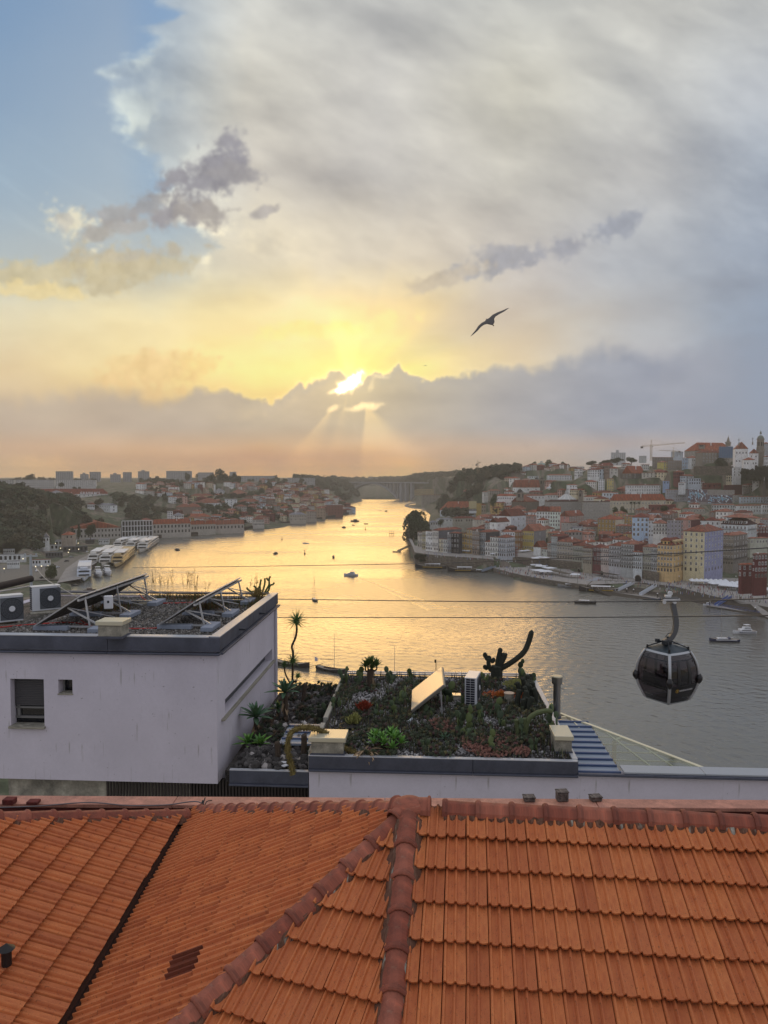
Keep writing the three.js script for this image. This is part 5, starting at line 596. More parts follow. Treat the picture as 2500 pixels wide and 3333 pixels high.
// ---------------------------------------------------------------- houses
const roofTex = tex(512, (u, v) => { const a = pfbm(u, v, 9, 5, 111), b = pfbm(u, v, 60, 2, 3), s = 0.86 + 0.16 * Math.abs(Math.sin(u * PI * 48)), l = sst(0.5, 0.75, pfbm(u, v, 14, 4, 7)); const k = s * (0.86 + (a - 0.5) * 0.7 + (b - 0.5) * 0.3); return [lerp(172, 132, l) * k, lerp(108, 98, l) * k, lerp(84, 84, l) * k]; });
const roofM = [0xffffff, 0xe4d2c8, 0xcdb6aa, 0xffe4cc, 0xb59a90].map((c) => std({ map: roofTex, color: c, roughness: 0.95 }));
const roofDark = std({ map: roofTex, color: 0x7d7880, roughness: 0.9 }), roofRed = std({ map: roofTex, color: 0xc89c90, roughness: 0.9 }), roofOr = std({ map: roofTex, color: 0xffd8b8, roughness: 0.9 }), slateRoof = std({ map: tex(128, (u, v) => { const a = pfbm(u, v, 14, 4, 8); return [120 + (a - 0.5) * 60, 120 + (a - 0.5) * 60, 124 + (a - 0.5) * 60]; }), roughness: 0.8 });
const ROOFS = { o: roofOr, r: roofRed, d: roofDark, s: slateRoof, b: roofM[4], n: roofM[0], m: roofM[1], k: roofM[2] };
const wallTex = tex(512, (u, v) => { const a = pfbm(u, v, 7, 5, 121), b = pfbm(u, v, 50, 2, 3), st = sst(0.55, 0.8, fbm(u * 40, v * 5, 4)); const k = 246 + (a - 0.5) * 50 + (b - 0.5) * 40 - st * 34; return [k, k * 0.99, k * 0.97]; });
const WALLC = {};
const wallM = (hex) => WALLC[hex] ??= std({ map: wallTex, color: (() => { const c = new THREE.Color(hex), g = c.r * 0.3 + c.g * 0.6 + c.b * 0.1; return c.lerp(new THREE.Color(g, g, g), 0.2).multiplyScalar(1.28); })(), roughness: 0.95 });
const paneM = new THREE.MeshPhysicalMaterial({ color: 0x1c2026, roughness: 0.12 }), frameM = paint('#d9d7d2', 0.7), stoneM = paint('#8d867c', 0.95), ironM = paint('#24262a', 0.7), darkOpen = paint('#1b1a1c', 0.9);
const winFrame = join([box(1.14, 0.09, 0.12, 0, 0.5, 0.05), box(1.2, 0.08, 0.18, 0, -0.5, 0.08), box(0.11, 1, 0.12, -0.5, 0, 0.05), box(0.11, 1, 0.12, 0.5, 0, 0.05), box(0.07, 0.94, 0.05, 0, 0, 0.06), box(0.94, 0.05, 0.05, 0, 0.18, 0.06)]), winPane = box(0.92, 0.94, 0.03, 0, 0, 0.02), winFlat = box(1, 1, 0.06, 0, 0, 0.02);
function prismRoof(w, d, h, over, kind) {                // hip or gable; the ridge runs along the longer side
const W = w / 2 + over, D = d / 2 + over, along = w >= d, t = 0.22, tri = [], Q = (a, b, c, e) => tri.push(a, b, c, a, c, e), T = (a, b, c) => tri.push(a, b, c);
const A = V(-W, 0, D), B = V(W, 0, D), C = V(W, 0, -D), E = V(-W, 0, -D), k = kind === 'gable' ? 0 : Math.min(W, D);
let r0, r1; if (along) { r0 = V(-W + k, h, 0); r1 = V(W - k, h, 0); Q(A, B, r1, r0); Q(C, E, r0, r1); T(B, C, r1); T(E, A, r0); } else { r0 = V(0, h, D - k); r1 = V(0, h, -D + k); Q(B, C, r1, r0); Q(E, A, r0, r1); T(A, B, r0); T(C, E, r1); }
const dn = (p) => p.clone().add(V(0, -t, 0)); for (const [p, q] of [[A, B], [B, C], [C, E], [E, A]]) Q(dn(p), dn(q), q, p); Q(dn(A), dn(E), dn(C), dn(B));
const P = [], U = []; for (let i = 0; i < tri.length; i += 3) { const n = tri[i + 1].clone().sub(tri[i]).cross(tri[i + 2].clone().sub(tri[i])), xw = Math.abs(n.x) > Math.abs(n.z); for (let j = 0; j < 3; j++) { const p = tri[i + j]; P.push(p.x, p.y, p.z); U.push((xw ? p.z : p.x) / 12, (xw ? p.x : p.z) / 12); } }
const g = new THREE.BufferGeometry(); g.setAttribute('position', new THREE.Float32BufferAttribute(P, 3)); g.setAttribute('uv', new THREE.Float32BufferAttribute(U, 2)); g.computeVertexNormals(); return g;
}
const HOUSES = [], HAND = [];
function house(o) {
const { x0, xc, x1, ye, yb, D, phi: phi_, col = '#cfc8bc', col2, roof = 'n', kind = 'hip', rh, nl = 3, nr = 3, fl = 3, label, cat = 'house', group, name = 'house', fine = 1, balc = 0, side, deep = 14, ww, over = 0.35, chim = 1, seed = 1, noWin } = o;
const q_ = (x1 - xc) / (x1 - x0), phi = phi_ ?? (o.terrace ? 45 : q_ > 0.72 ? 76 : q_ < 0.28 ? 20 : 45), P = at(xc, ye, D), base = at(xc, yb, D).y, ph = rad(phi), k0 = (x0 - CX) / FOC, k1 = (x1 - CX) / FOC, r = rngOf(Math.floor(seed * 977 + xc * 13 + ye));
let wl_ = xc > x0 ? (P.x - k0 * D) / (Math.cos(ph) + k0 * Math.sin(ph)) : 0, wr = x1 > xc ? (k1 * D - P.x) / (Math.sin(ph) - k1 * Math.cos(ph)) : 0;
const L = wl_ > 0 ? wl_ : deep, Rr = wr > 0 ? Math.min(wr, 150) : (side ?? deep), Hh = P.y - base;
const hgt_ = rh ?? Math.min(L, Rr) * 0.24, t = thing(name, label, cat, V(P.x, base, P.z), -ph, group);
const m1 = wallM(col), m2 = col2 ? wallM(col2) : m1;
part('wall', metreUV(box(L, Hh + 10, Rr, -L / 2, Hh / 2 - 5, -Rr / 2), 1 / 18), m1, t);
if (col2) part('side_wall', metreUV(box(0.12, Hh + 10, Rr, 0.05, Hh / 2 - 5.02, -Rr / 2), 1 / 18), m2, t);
const hgt = rh ?? Math.min(L, Rr) * 0.24;
if (kind === 'flat') part('roof', [box(L + 0.3, 0.4, Rr + 0.3, -L / 2, Hh + 0.2, -Rr / 2)], ROOFS[roof], t);
else { const rf = part('roof', prismRoof(L, Rr, hgt, over, kind).translate(-L / 2, Hh + 0.22, -Rr / 2), ROOFS[roof], t);
if (kind === 'gable') { const al = L >= Rr, G = new THREE.BufferGeometry(), q = al ? [[0, Hh, 0], [0, Hh, -Rr], [0, Hh + hgt, -Rr / 2], [-L, Hh, 0], [-L, Hh, -Rr], [-L, Hh + hgt, -Rr / 2]] : [[0, Hh, 0], [-L, Hh, 0], [-L / 2, Hh + hgt, 0], [0, Hh, -Rr], [-L, Hh, -Rr], [-L / 2, Hh + hgt, -Rr]]; G.setAttribute('position', new THREE.Float32BufferAttribute(q.flat(), 3)); G.setIndex([0, 1, 2, 3, 5, 4]); G.computeVertexNormals(); part('gable', G, al && col2 ? m2 : m1, t); }
for (let k = 0; k < chim; k++) if (r() < 0.7) part('chimney', box(0.7 + r() * 0.8, 1.6 + hgt * 0.5, 0.8, -L * (0.25 + r() * 0.5), Hh + hgt * 0.7, -Rr * (0.3 + r() * 0.4)), r() < 0.5 ? frameM : stoneM, rf); }
const put = (face, n, wide) => { if (!n || noWin) return; const fh = Hh / fl, sp = wide / n, w = Math.min(ww ?? 1.25, sp * 0.52), h = Math.min(fh * 0.6, w * 1.75);
for (let f = 0; f < fl; f++) for (let k = 0; k < n; k++) { if (r() < 0.04) continue; const y = fh * (f + 0.52), a = sp * (k + 0.5); const low = f === 0 && fine === 2; let g;
if (fine) { g = new THREE.Mesh(winFrame, low ? stoneM : frameM); g.name = 'window'; const pn = new THREE.Mesh(winPane, paneM); pn.name = 'pane'; g.add(pn); } else { g = new THREE.Mesh(winFlat, paneM); g.name = 'window'; }
g.scale.set(w, h, 1); if (face === 'L') g.position.set(-a, y, 0.001); else { g.position.set(col2 ? 0.112 : 0.001, y, -a); g.rotation.y = PI / 2; } t.add(g); }
if (balc) for (let f = 1; f < fl; f++) { if (balc === 1 && f % 2 === 0 && fl > 3) continue; const G = [box(wide * 0.94, 0.12, 0.7, 0, -0.1, 0.35), box(wide * 0.94, 0.06, 0.05, 0, 0.9, 0.68)]; for (let q = 0; q <= wide * 0.94 / 0.45; q++) G.push(box(0.04, 0.95, 0.04, -wide * 0.47 + q * 0.45, 0.4, 0.68)); const b = part('balcony', G, ironM, t); b.position.set(face === 'L' ? -wide / 2 : 0.06, fh * (f + 0.14), face === 'L' ? 0.02 : -wide / 2); if (face !== 'L') b.rotation.y = PI / 2; } };
if (wl_ > 0) put('L', nl, L); if (wr > 0) put('R', nr, Rr);
if (fine && kind !== 'flat' && !noWin) part('cornice', [box(L + 0.3, 0.3, 0.3, -L / 2, Hh - 0.15, 0.06), box(0.3, 0.3, Rr, 0.1, Hh - 0.15, -Rr / 2 + 0.1)], stoneM, t);
const hd = ({ x0: Math.min(x0, xc), x1: Math.max(x1, xc), ye, yb, D, p: V(P.x - Math.cos(ph) * L / 2 + Math.sin(ph) * Rr / 2, 0, P.z - Math.sin(ph) * L / 2 - Math.cos(ph) * Rr / 2), rr: Math.hypot(L, Rr) / 2, base, tp: ye - (hgt_ + 0.5) * FOC / D }); HOUSES.push(hd); if (o.filler) hd.hand = 0; else HAND.push(hd);
return { t, L, Rr, Hh, hgt, base };
}
const ZA = (x) => 1300 + x / 2.765, ZB = (x) => 1900 + x / 2.765, ZY = (y) => 1380 + y / 2.765;
const levD = (px, py, y) => -onLevel(px, py, y).z;
const A = (x0, xc, x1, ye, yb, D, col, col2, roof, kind, nl, nr, fl, label, e = {}) => house({ x0: ZA(x0), xc: ZA(xc), x1: ZA(x1), ye: ZY(ye), yb: ZY(yb), D: D || levD(ZA(xc), ZY(yb), 10), terrace: !D, col, col2, roof, kind, nl, nr, fl, label, ...e });
const B = (x0, xc, x1, ye, yb, D, col, col2, roof, kind, nl, nr, fl, label, e = {}) => house({ x0: ZB(x0), xc: ZB(xc), x1: ZB(x1), ye: ZY(ye), yb: ZY(yb), D: D || levD(ZB(xc), ZY(yb), 10), terrace: !D, col, col2, roof, kind, nl, nr, fl, label, ...e });
const F2 = { fine: 2, balc: 1, cat: 'town house', name: 'town_house', side: 12 }, F1 = { fine: 1 };
// --- left group on the terrace above the river
A(165, 205, 208, 975, 1112, 0, '#b9b3a4', 0, 'm', 'hip', 2, 0, 4, 'narrow pale grey house at the river end of the waterfront row', F2);
A(206, 236, 238, 965, 1130, 0, '#a8a07c', 0, 'k', 'hip', 2, 0, 4, 'narrow olive-yellow house second in the waterfront row from the round tree', F2);
A(238, 297, 299, 965, 1145, 0, '#d6d8d8', 0, 'm', 'hip', 4, 0, 4, 'white four-storey house with dark balconies near the round tree', F2);
A(298, 352, 560, 960, 1152, 0, '#c9c6c0', '#5a5e66', 'm', 'hip', 4, 0, 4, 'white house with a big dark slate side wall and wide tiled roof on the waterfront', { ...F2, chim: 2 });
A(355, 394, 396, 1035, 1155, 0, '#c8c0a6', 0, 'n', 'hip', 2, 0, 3, 'low cream house under the slate side wall on the waterfront', F2);
A(396, 432, 434, 1038, 1160, 0, '#c5c9c8', 0, 'n', 'hip', 2, 0, 3, 'low white house with tall windows beside the black tiled house', F2);
A(433, 466, 468, 985, 1164, 0, '#7b8088', 0, 'k', 'hip', 2, 0, 4, 'slim grey house left of the black house on the waterfront', F2);
A(466, 538, 566, 985, 1168, 0, '#34353a', '#3a3b40', 'm', 'hip', 3, 0, 4, 'black slate-clad house on the waterfront', { ...F2, balc: 2 });
A(538, 566, 568, 978, 1165, 0, '#8f9092', 0, 'm', 'hip', 2, 0, 4, 'slim mid-grey house right of the black house', F2);
A(566, 608, 612, 985, 1165, 0, '#b8963e', 0, 'o', 'hip', 2, 0, 4, 'narrow mustard house on the waterfront with white awnings at its foot', F2);
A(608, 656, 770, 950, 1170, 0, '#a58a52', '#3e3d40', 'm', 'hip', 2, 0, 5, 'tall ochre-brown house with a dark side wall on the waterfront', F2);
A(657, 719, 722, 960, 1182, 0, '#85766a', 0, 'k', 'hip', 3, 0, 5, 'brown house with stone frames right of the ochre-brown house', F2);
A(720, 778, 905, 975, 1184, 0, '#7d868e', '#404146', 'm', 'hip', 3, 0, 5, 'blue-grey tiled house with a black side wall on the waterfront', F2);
A(776, 818, 820, 1062, 1188, 0, '#d7d8d6', 0, 'm', 'hip', 2, 0, 3, 'small white house squeezed before the black side wall', F2);
A(819, 884, 892, 1020, 1198, 0, '#cfd2ce', 0, 'b', 'hip', 3, 0, 4, 'white house with dark green shutters and ornate gable windows', { ...F2, balc: 2 });
A(886, 960, 1042, 1025, 1204, 0, '#a9b0bc', '#a9b0bc', 'm', 'hip', 4, 4, 4, 'lilac-grey corner house with glazed galleries at the street mouth', { ...F2, balc: 2 });
A(928, 950, 1040, 972, 1100, 690, '#c9ced6', '#c9ced6', 'n', 'hip', 1, 4, 3, 'pale blue-white house rising behind the lilac-grey corner house', F1);
A(1040, 1070, 1112, 972, 1160, 700, '#8f6a34', '#7a5528', 'n', 'hip', 2, 2, 4, 'dark ochre house down the lane beside the yellow house', F1);
A(1038, 1050, 1070, 1105, 1190, 0, '#6b2f2a', '#6b2f2a', 'n', 'hip', 1, 1, 3, 'narrow dark red house in the lane mouth', F1);
A(1110, 1210, 1322, 965, 1145, 0, '#ad9a3c', '#77767a', 'n', 'gable', 5, 1, 3, 'yellow three-storey house with a grey stone gable wall on the square', { fine: 1, rh: 6 });
A(1212, 1272, 1340, 1110, 1188, 0, '#cfd6d8', '#b4b0a8', 'k', 'gable', 0, 2, 2, 'small white chapel with an oval window on the square', { name: 'chapel', cat: 'chapel', rh: 5, noWin: 1 });
// --- right group above the old wall
A(1285, 1345, 1372, 1128, 1196, 0, '#b9c0b8', '#a9b0a8', 'n', 'hip', 3, 1, 2, 'low pale green house right of the chapel', F1);
A(1336, 1370, 1374, 1070, 1200, 0, '#a7a39c', 0, 'm', 'hip', 3, 0, 4, 'slim grey tiled house left of the tall red-sided house', F2);
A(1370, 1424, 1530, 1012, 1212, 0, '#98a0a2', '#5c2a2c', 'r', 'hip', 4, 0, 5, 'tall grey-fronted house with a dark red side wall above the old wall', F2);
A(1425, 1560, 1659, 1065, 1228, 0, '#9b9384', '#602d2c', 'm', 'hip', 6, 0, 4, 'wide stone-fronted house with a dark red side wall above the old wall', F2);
A(1565, 1668, 1672, 1100, 1245, 0, '#8f9284', 0, 'k', 'hip', 5, 0, 3, 'greenish-grey house between the wide stone house and the dark red house', F2);
B(0, 72, 76, 1120, 1270, 0, '#928a78', 0, 'b', 'hip', 4, 0, 4, 'dull brown house with a mossy roof in the row above the old wall', F2);
B(75, 163, 166, 1116, 1276, 0, '#6a3a3c', 0, 'r', 'hip', 4, 0, 4, 'dark red tiled house with white windows above the old wall', F2);
B(164, 235, 238, 1120, 1284, 0, '#b4a6a0', 0, 'n', 'hip', 4, 0, 4, 'pinkish-grey house next to the dark red tiled house', F2);
B(235, 345, 348, 1100, 1296, 0, '#a6a8ae', 0, 'm', 'hip', 5, 0, 5, 'lilac-grey house with a row of round-framed openings at its foot', { ...F2, balc: 2 });
B(345, 455, 545, 1085, 1308, 0, '#9aa0a2', '#6e3734', 'n', 'hip', 5, 0, 6, 'tall grey tiled house with white lower floor and maroon side', { ...F2, balc: 2 });
B(455, 525, 542, 1155, 1316, 0, '#b8c2c8', 0, 'o', 'hip', 4, 0, 4, 'pale blue house with an orange roof and a sign board on its front', { ...F2, balc: 2 });
B(540, 618, 620, 1110, 1322, 0, '#97988a', 0, 'n', 'hip', 4, 0, 5, 'olive-grey tiled house with a tall orange roof', { ...F2, balc: 1 });
B(619, 672, 676, 1112, 1330, 0, '#a2a7aa', 0, 'n', 'hip', 3, 0, 5, 'narrow pinkish tiled house left of the orange-yellow corner house', { ...F2, balc: 2 });
const yellowH = B(673, 803, 940, 1092, 1345, 0, '#c2a266', '#c2a266', 'r', 'hip', 5, 4, 5, 'orange-yellow corner house with dormers in its red roof at the square', { ...F2, balc: 1, rh: 4.5 });
{ const { t, L, Rr, Hh, hgt } = yellowH; for (let k = 0; k < 3; k++) { const d = part('dormer', [box(2.2, 2.4, 3, 0, 0, 0), prismRoof(2.2, 3.4, 0.9, 0.2, 'gable').translate(0, 1.3, 0)], wallM('#b09a6a'), t); d.position.set(-1.4, Hh + 1.3, -Rr * (0.22 + k * 0.27)); d.rotation.y = PI / 2; part('pane', box(1.2, 1.3, 0.05, 0, 0.1, 1.53), paneM, d); }
const gb = part('gable', [box(L * 0.6, 3, 0.5, 0, 1.5, 0)], wallM('#cda457'), t); gb.position.set(-L / 2, Hh, -0.3); part('gable_roof', prismRoof(L * 0.6, 4, 2, 0.3, 'hip').translate(0, 3.2, -1.5), roofRed, gb); for (let k = 0; k < 3; k++) part('window', winFlat.clone().scale(1.3, 1.6, 1).translate((k - 1) * 2.6, 1.5, 0.27), paneM, gb); }
B(905, 1090, 1262, 972, 1345, 0, '#c4bb93', '#8288ae', 'm', 'hip', 4, 6, 7, 'tall corner block, cream on one face and blue-violet on the other, at the square', { ...F2, balc: 0, rh: 4, name: 'corner_block', cat: 'apartment block' });
B(1262, 1350, 1480, 1005, 1280, 575, '#807a72', '#6f6a66', 'n', 'hip', 4, 5, 5, 'brown stone house with orange roof up the street right of the violet block', F2);
B(1260, 1262, 1412, 985, 1150, 640, '#8b8076', '#8b8076', 'o', 'hip', 1, 5, 3, 'brown house with a fresh orange roof behind the street', F1);
B(1400, 1420, 1485, 1050, 1230, 610, '#77777a', '#77777a', 'k', 'hip', 1, 3, 4, 'grey house closing the street on the right', F1);
B(1534, 1540, 1665, 1175, 1395, 445, '#5a2222', '#5a2222', 'r', 'hip', 1, 4, 4, 'dark red block with big white windows at the right edge above the tents', { ...F2, balc: 0, ww: 2.2 });
B(1408, 1422, 1535, 1268, 1382, 455, '#642827', '#642827', 'o', 'hip', 1, 2, 2, 'small dark red house with an orange roof beside the dark red block', F1);
B(1485, 1500, 1665, 1030, 1090, 600, '#a5a89a', '#a5a89a', 'n', 'hip', 1, 6, 1, 'long low greenish house with dark openings right of the street', F1);
// --- behind the waterfront
A(890, 1004, 1142, 830, 950, 800, '#d8dce0', '#c2c8d4', 'b', 'gable', 0, 3, 2, 'white church with a plain gable and brown roof behind the waterfront', { name: 'church', cat: 'church', rh: 7, deep: 20 });
A(815, 876, 992, 885, 945, 770, '#dcdfe0', '#cfd2d6', 'b', 'gable', 1, 3, 1, 'small white gabled house in front of the white church', { rh: 4, fine: 1 });
A(770, 800, 820, 890, 950, 790, '#a6a8aa', '#a6a8aa', 'n', 'hip', 2, 1, 2, 'small grey house left of the small white gabled house', F1);
A(660, 690, 775, 862, 900, 850, '#b4b0a4', '#b4b0a4', 'n', 'hip', 2, 3, 2, 'pale house with a white turret behind the waterfront roofs', F1);
A(1140, 1232, 1240, 830, 915, 790, '#a8817c', 0, 'n', 'hip', 4, 0, 3, 'dusty pink house with a glazed gallery left of the white block', F1);
A(1236, 1358, 1362, 788, 918, 780, '#cbd5d8', 0, 'r', 'hip', 5, 0, 4, 'white block with a red roof terrace storey', { fine: 1, balc: 0, rh: 5 });
A(1358, 1448, 1455, 790, 925, 760, '#c8dcd4', 0, 'n', 'gable', 4, 0, 4, 'pale mint house with a tall gable', { fine: 1, rh: 5, deep: 20 });
A(1450, 1528, 1662, 832, 936, 740, '#b57d76', '#8c7d76', 'm', 'gable', 1, 6, 3, 'pink gabled house with a long grey side', { fine: 1, rh: 5 });
A(985, 1110, 1155, 770, 815, 960, '#8a8276', '#8a8276', 'n', 'hip', 3, 1, 1, 'low stone house with an orange roof before the ruined church', F1);
A(1010, 1145, 1320, 702, 800, 985, '#6e675c', '#746c62', 'm', 'gable', 0, 0, 2, 'dark stone church with bare walls and a red roof', { name: 'stone_church', cat: 'church', rh: 9, noWin: 1 });
A(1315, 1345, 1662, 700, 850, 900, '#8d8b88', '#8d8b88', 'd', 'hip', 2, 12, 3, 'long grey stone palace with many windows below the glass roof', { name: 'stone_palace', cat: 'palace', fine: 1 });
B(-10, 0, 238, 702, 868, 845, '#96938e', '#96938e', 'd', 'hip', 0, 9, 3, 'grey stone palace wing with a columned centre', { name: 'palace_wing', cat: 'palace', fine: 1 });
B(238, 262, 742, 690, 795, 860, '#b6ad97', '#b6ad97', 'o', 'hip', 2, 17, 2, 'long cream hall with tall windows and an orange hip roof', { name: 'market_hall', cat: 'market hall', fine: 1, rh: 7 });
B(130, 285, 368, 862, 985, 700, '#957a30', '#b9b29e', 'o', 'hip', 5, 0, 3, 'mustard building with a cream side wall and orange roof', F1);
B(295, 440, 446, 920, 1000, 690, '#7d7468', 0, 'n', 'hip', 4, 0, 2, 'low brown house between the mustard building and the sky-blue hotel', F1);
B(-5, 20, 148, 925, 985, 720, '#a4a09a', '#98938c', 'b', 'hip', 1, 4, 2, 'grey stone house with a brown roof left of the mustard building', F1);
B(-8, 30, 132, 880, 920, 770, '#b8c2cc', '#b8c2cc', 'n', 'hip', 1, 4, 1, 'pale blue low house left of the mustard building roof', F1);
B(440, 586, 592, 842, 1018, 660, '#a6c4e2', 0, 'r', 'hip', 4, 0, 4, 'bright sky-blue hotel four windows wide', { fine: 1, balc: 0, ww: 1.7 });
B(588, 628, 640, 868, 1020, 650, '#c4ccd4', 0, 'n', 'gable', 2, 0, 4, 'narrow white gabled house right of the sky-blue hotel', F1);
B(628, 756, 762, 896, 1000, 640, '#c6c8c6', 0, 'n', 'hip', 5, 0, 3, 'white house with three rows of balconies right of the sky-blue hotel', { fine: 1, balc: 2 });
B(638, 700, 712, 845, 896, 690, '#cdd2d6', 0, 'n', 'gable', 2, 0, 1, 'small white gable peeping over the white balcony house', { fine: 1, rh: 3 });
B(756, 878, 882, 865, 1008, 635, '#8e8c9a', 0, 'm', 'hip', 4, 0, 4, 'grey-violet house with a glazed attic', F1);
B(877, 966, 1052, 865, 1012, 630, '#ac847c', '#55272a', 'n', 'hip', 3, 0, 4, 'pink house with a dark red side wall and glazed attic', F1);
B(712, 760, 800, 815, 860, 690, '#6b5f58', '#6b5f58', 'n', 'hip', 3, 1, 1, 'brown loft house under a projecting orange roof', F1);
B(1008, 1100, 1108, 870, 918, 660, '#c8d4da', 0, 'k', 'gable', 1, 0, 1, 'small pale blue house with one dormer window in its gable', { fine: 1, rh: 5 });
B(1102, 1225, 1246, 870, 925, 660, '#ccd2d6', 0, 'r', 'hip', 3, 0, 1, 'low white house left of the mansard block', F1);
const mans = B(1244, 1470, 1562, 912, 1012, 640, '#c2cdd2', '#c2cdd2', 'd', 'flat', 7, 3, 2, 'big pale block with a dark mansard roof and arched dormers', { fine: 1, balc: 2, name: 'mansard_block', cat: 'apartment block' });
{ const { t, L, Rr, Hh } = mans; part('mansard_roof', prismRoof(L + 0.6, Rr + 0.6, 7.5, 0.2, 'hip').translate(-L / 2, Hh + 0.6, -Rr / 2), roofDark, t); part('upper_roof', prismRoof(L * 0.9, Rr * 0.9, 3, 1, 'hip').translate(-L / 2, Hh + 6.4, -Rr / 2), roofM[0], t); for (let k = 0; k < 6; k++) { const d = part('dormer', [box(2, 2.6, 3, 0, 0, 0), new THREE.CylinderGeometry(1, 1, 3, 12, 1, false, -PI / 2, PI).rotateX(PI / 2).rotateZ(0).translate(0, 1.3, 0)], wallM('#b8bab8'), t); d.position.set(-L * (k + 0.5) / 6, Hh + 2, -1.7); part('pane', box(1.1, 1.9, 0.05, 0, 0.1, 1.53), paneM, d); } }
B(1540, 1552, 1665, 860, 960, 690, '#8f9296', '#8f9296', 'n', 'hip', 1, 4, 3, 'grey house at the right edge behind the mansard block', F1);
B(1575, 1585, 1668, 930, 985, 640, '#5e2526', '#5e2526', 'r', 'hip', 1, 3, 2, 'dark red house at the right edge below the grey house', F1);
// --- middle slope
A(866, 1048, 1060, 648, 738, 1010, '#d4d8da', '#d4d8da', 'o', 'hip', 9, 0, 2, 'white convent wing with buttress-like fins and an orange roof', { name: 'convent_wing', cat: 'convent', fine: 1 });
A(1112, 1120, 1308, 645, 682, 1000, '#ccd0d2', '#ccd0d2', 'o', 'hip', 0, 6, 1, 'long white wing with an orange roof right of the dark bell tower', { name: 'convent_wing', cat: 'convent', fine: 1 });
A(1020, 1050, 1265, 572, 614, 1120, '#d3d6d6', '#cfd2d2', 'm', 'gable', 1, 3, 1, 'white church nave with a pointed gable and red roof', { name: 'church', cat: 'church', rh: 11, fine: 0 });
A(1300, 1330, 1455, 640, 668, 1010, '#cdd0d2', '#cdd0d2', 'n', 'hip', 0, 5, 1, 'low white wing below the white octagonal lantern', { fine: 1 });
A(1325, 1345, 1550, 462, 505, 1280, '#c9cdd2', '#c9cdd2', 'n', 'hip', 1, 9, 2, 'long white house under the park trees', { fine: 0 });
A(1150, 1165, 1250, 470, 490, 1300, '#b8c0c2', '#b8c0c2', 's', 'flat', 0, 4, 1, 'pale glazed pavilion on the park slope', { fine: 0 });
A(1105, 1120, 1180, 500, 540, 1250, '#c4bcb8', '#c4bcb8', 'n', 'hip', 1, 3, 2, 'white house with a pink roof on the park slope', { fine: 0 });
A(968, 975, 1050, 492, 520, 1330, '#a8a294', '#a8a294', 'n', 'hip', 0, 4, 1, 'beige house among the trees of the park slope', { fine: 0 });
A(575, 590, 652, 600, 642, 1330, '#8a6058', '#8a6058', 'n', 'hip', 1, 3, 2, 'brick-red house low on the wooded slope', { fine: 0 });
A(745, 760, 798, 612, 650, 1180, '#c6c6c2', '#c6c6c2', 'n', 'hip', 1, 3, 2, 'white house at the foot of the wooded slope', { fine: 0 });
A(795, 810, 910, 600, 640, 1190, '#9a958c', '#9a958c', 'n', 'hip', 1, 5, 2, 'long grey house at the foot of the wooded slope', { fine: 0 });
A(362, 370, 508, 700, 738, 1500, '#b0b4b4', '#b0b4b4', 'n', 'flat', 0, 9, 2, 'long pale block with rows of windows beyond the orange-roofed hall', { fine: 0 });
A(365, 400, 690, 778, 832, 1240, '#a8b2bc', '#a8b2bc', 'o', 'hip', 1, 9, 1, 'big hall with a broad orange roof and pale blue walls by the river', { name: 'hall', cat: 'hall', fine: 0, rh: 14 });
A(690, 735, 740, 715, 805, 1150, '#a98f3e', 0, 'n', 'flat', 0, 0, 2, 'yellow wall block behind the black-footed advertising board', { fine: 0 });
A(700, 715, 780, 730, 800, 1180, '#a09484', '#a09484', 'o', 'hip', 1, 3, 2, 'house with an orange roof right of the advertising board', { fine: 0 });
A(480, 500, 690, 850, 890, 900, '#8e8c80', '#8e8c80', 'b', 'hip', 1, 8, 1, 'long grey warehouse with a brown roof behind the slate house', { fine: 0 });
A(690, 720, 900, 838, 880, 920, '#8a7466', '#8a7466', 'n', 'hip', 1, 6, 1, 'long house with a wide rust roof behind the waterfront', { fine: 0 });
A(330, 345, 480, 860, 880, 960, '#b4b8b8', '#b4b8b8', 's', 'hip', 1, 4, 1, 'pale metal-roofed shed by the round tree', { fine: 0 });
A(265, 280, 345, 885, 912, 880, '#a8aaa8', '#a8aaa8', 's', 'hip', 1, 3, 1, 'small pale shed right of the round tree', { fine: 0 });
A(1545, 1560, 1664, 935, 975, 740, '#c0cace', '#c0cace', 's', 'gable', 0, 3, 1, 'low pale blue shed roofed house below the pink gabled house', { fine: 0 });
A(1340, 1370, 1520, 985, 1010, 720, '#98928a', '#98928a', 'n', 'hip', 2, 4, 1, 'house with broad orange roof behind the tall red-sided house', { fine: 0 });
A(1490, 1520, 1650, 975, 1005, 690, '#8a8884', '#8a8884', 'n', 'hip', 2, 4, 1, 'house with broad orange roof and a white skylight above the old wall row', { fine: 0 });
B(372, 388, 690, 552, 640, 930, '#cdd0d2', '#cdd0d2', 'r', 'hip', 1, 14, 3, 'long white block with a red roof and dormers in the middle of the slope', { fine: 1 });
B(735, 742, 945, 592, 692, 900, '#9a9da8', '#9a9da8', 'n', 'hip', 0, 10, 4, 'grey-lilac block with glazed balconies left of the painted wall', { fine: 1 });
B(130, 134, 186, 498, 605, 950, '#d2d8de', '#d2d8de', 's', 'flat', 0, 3, 5, 'slim white tower house on the left of the middle slope', { fine: 1 });
B(208, 214, 266, 492, 604, 950, '#b8aa5a', '#b8aa5a', 'n', 'gable', 0, 3, 4, 'yellow tower house next to the slim white tower house', { fine: 1 });
B(980, 990, 1234, 535, 582, 930, '#7c3e38', '#7c3e38', 'r', 'hip', 0, 6, 1, 'long rust-red house above the painted wall', { fine: 0 });
B(1258, 1264, 1430, 552, 622, 900, '#5e2a2a', '#5e2a2a', 'm', 'hip', 0, 0, 2, 'plain dark red windowless block above the painted wall', { noWin: 1 });
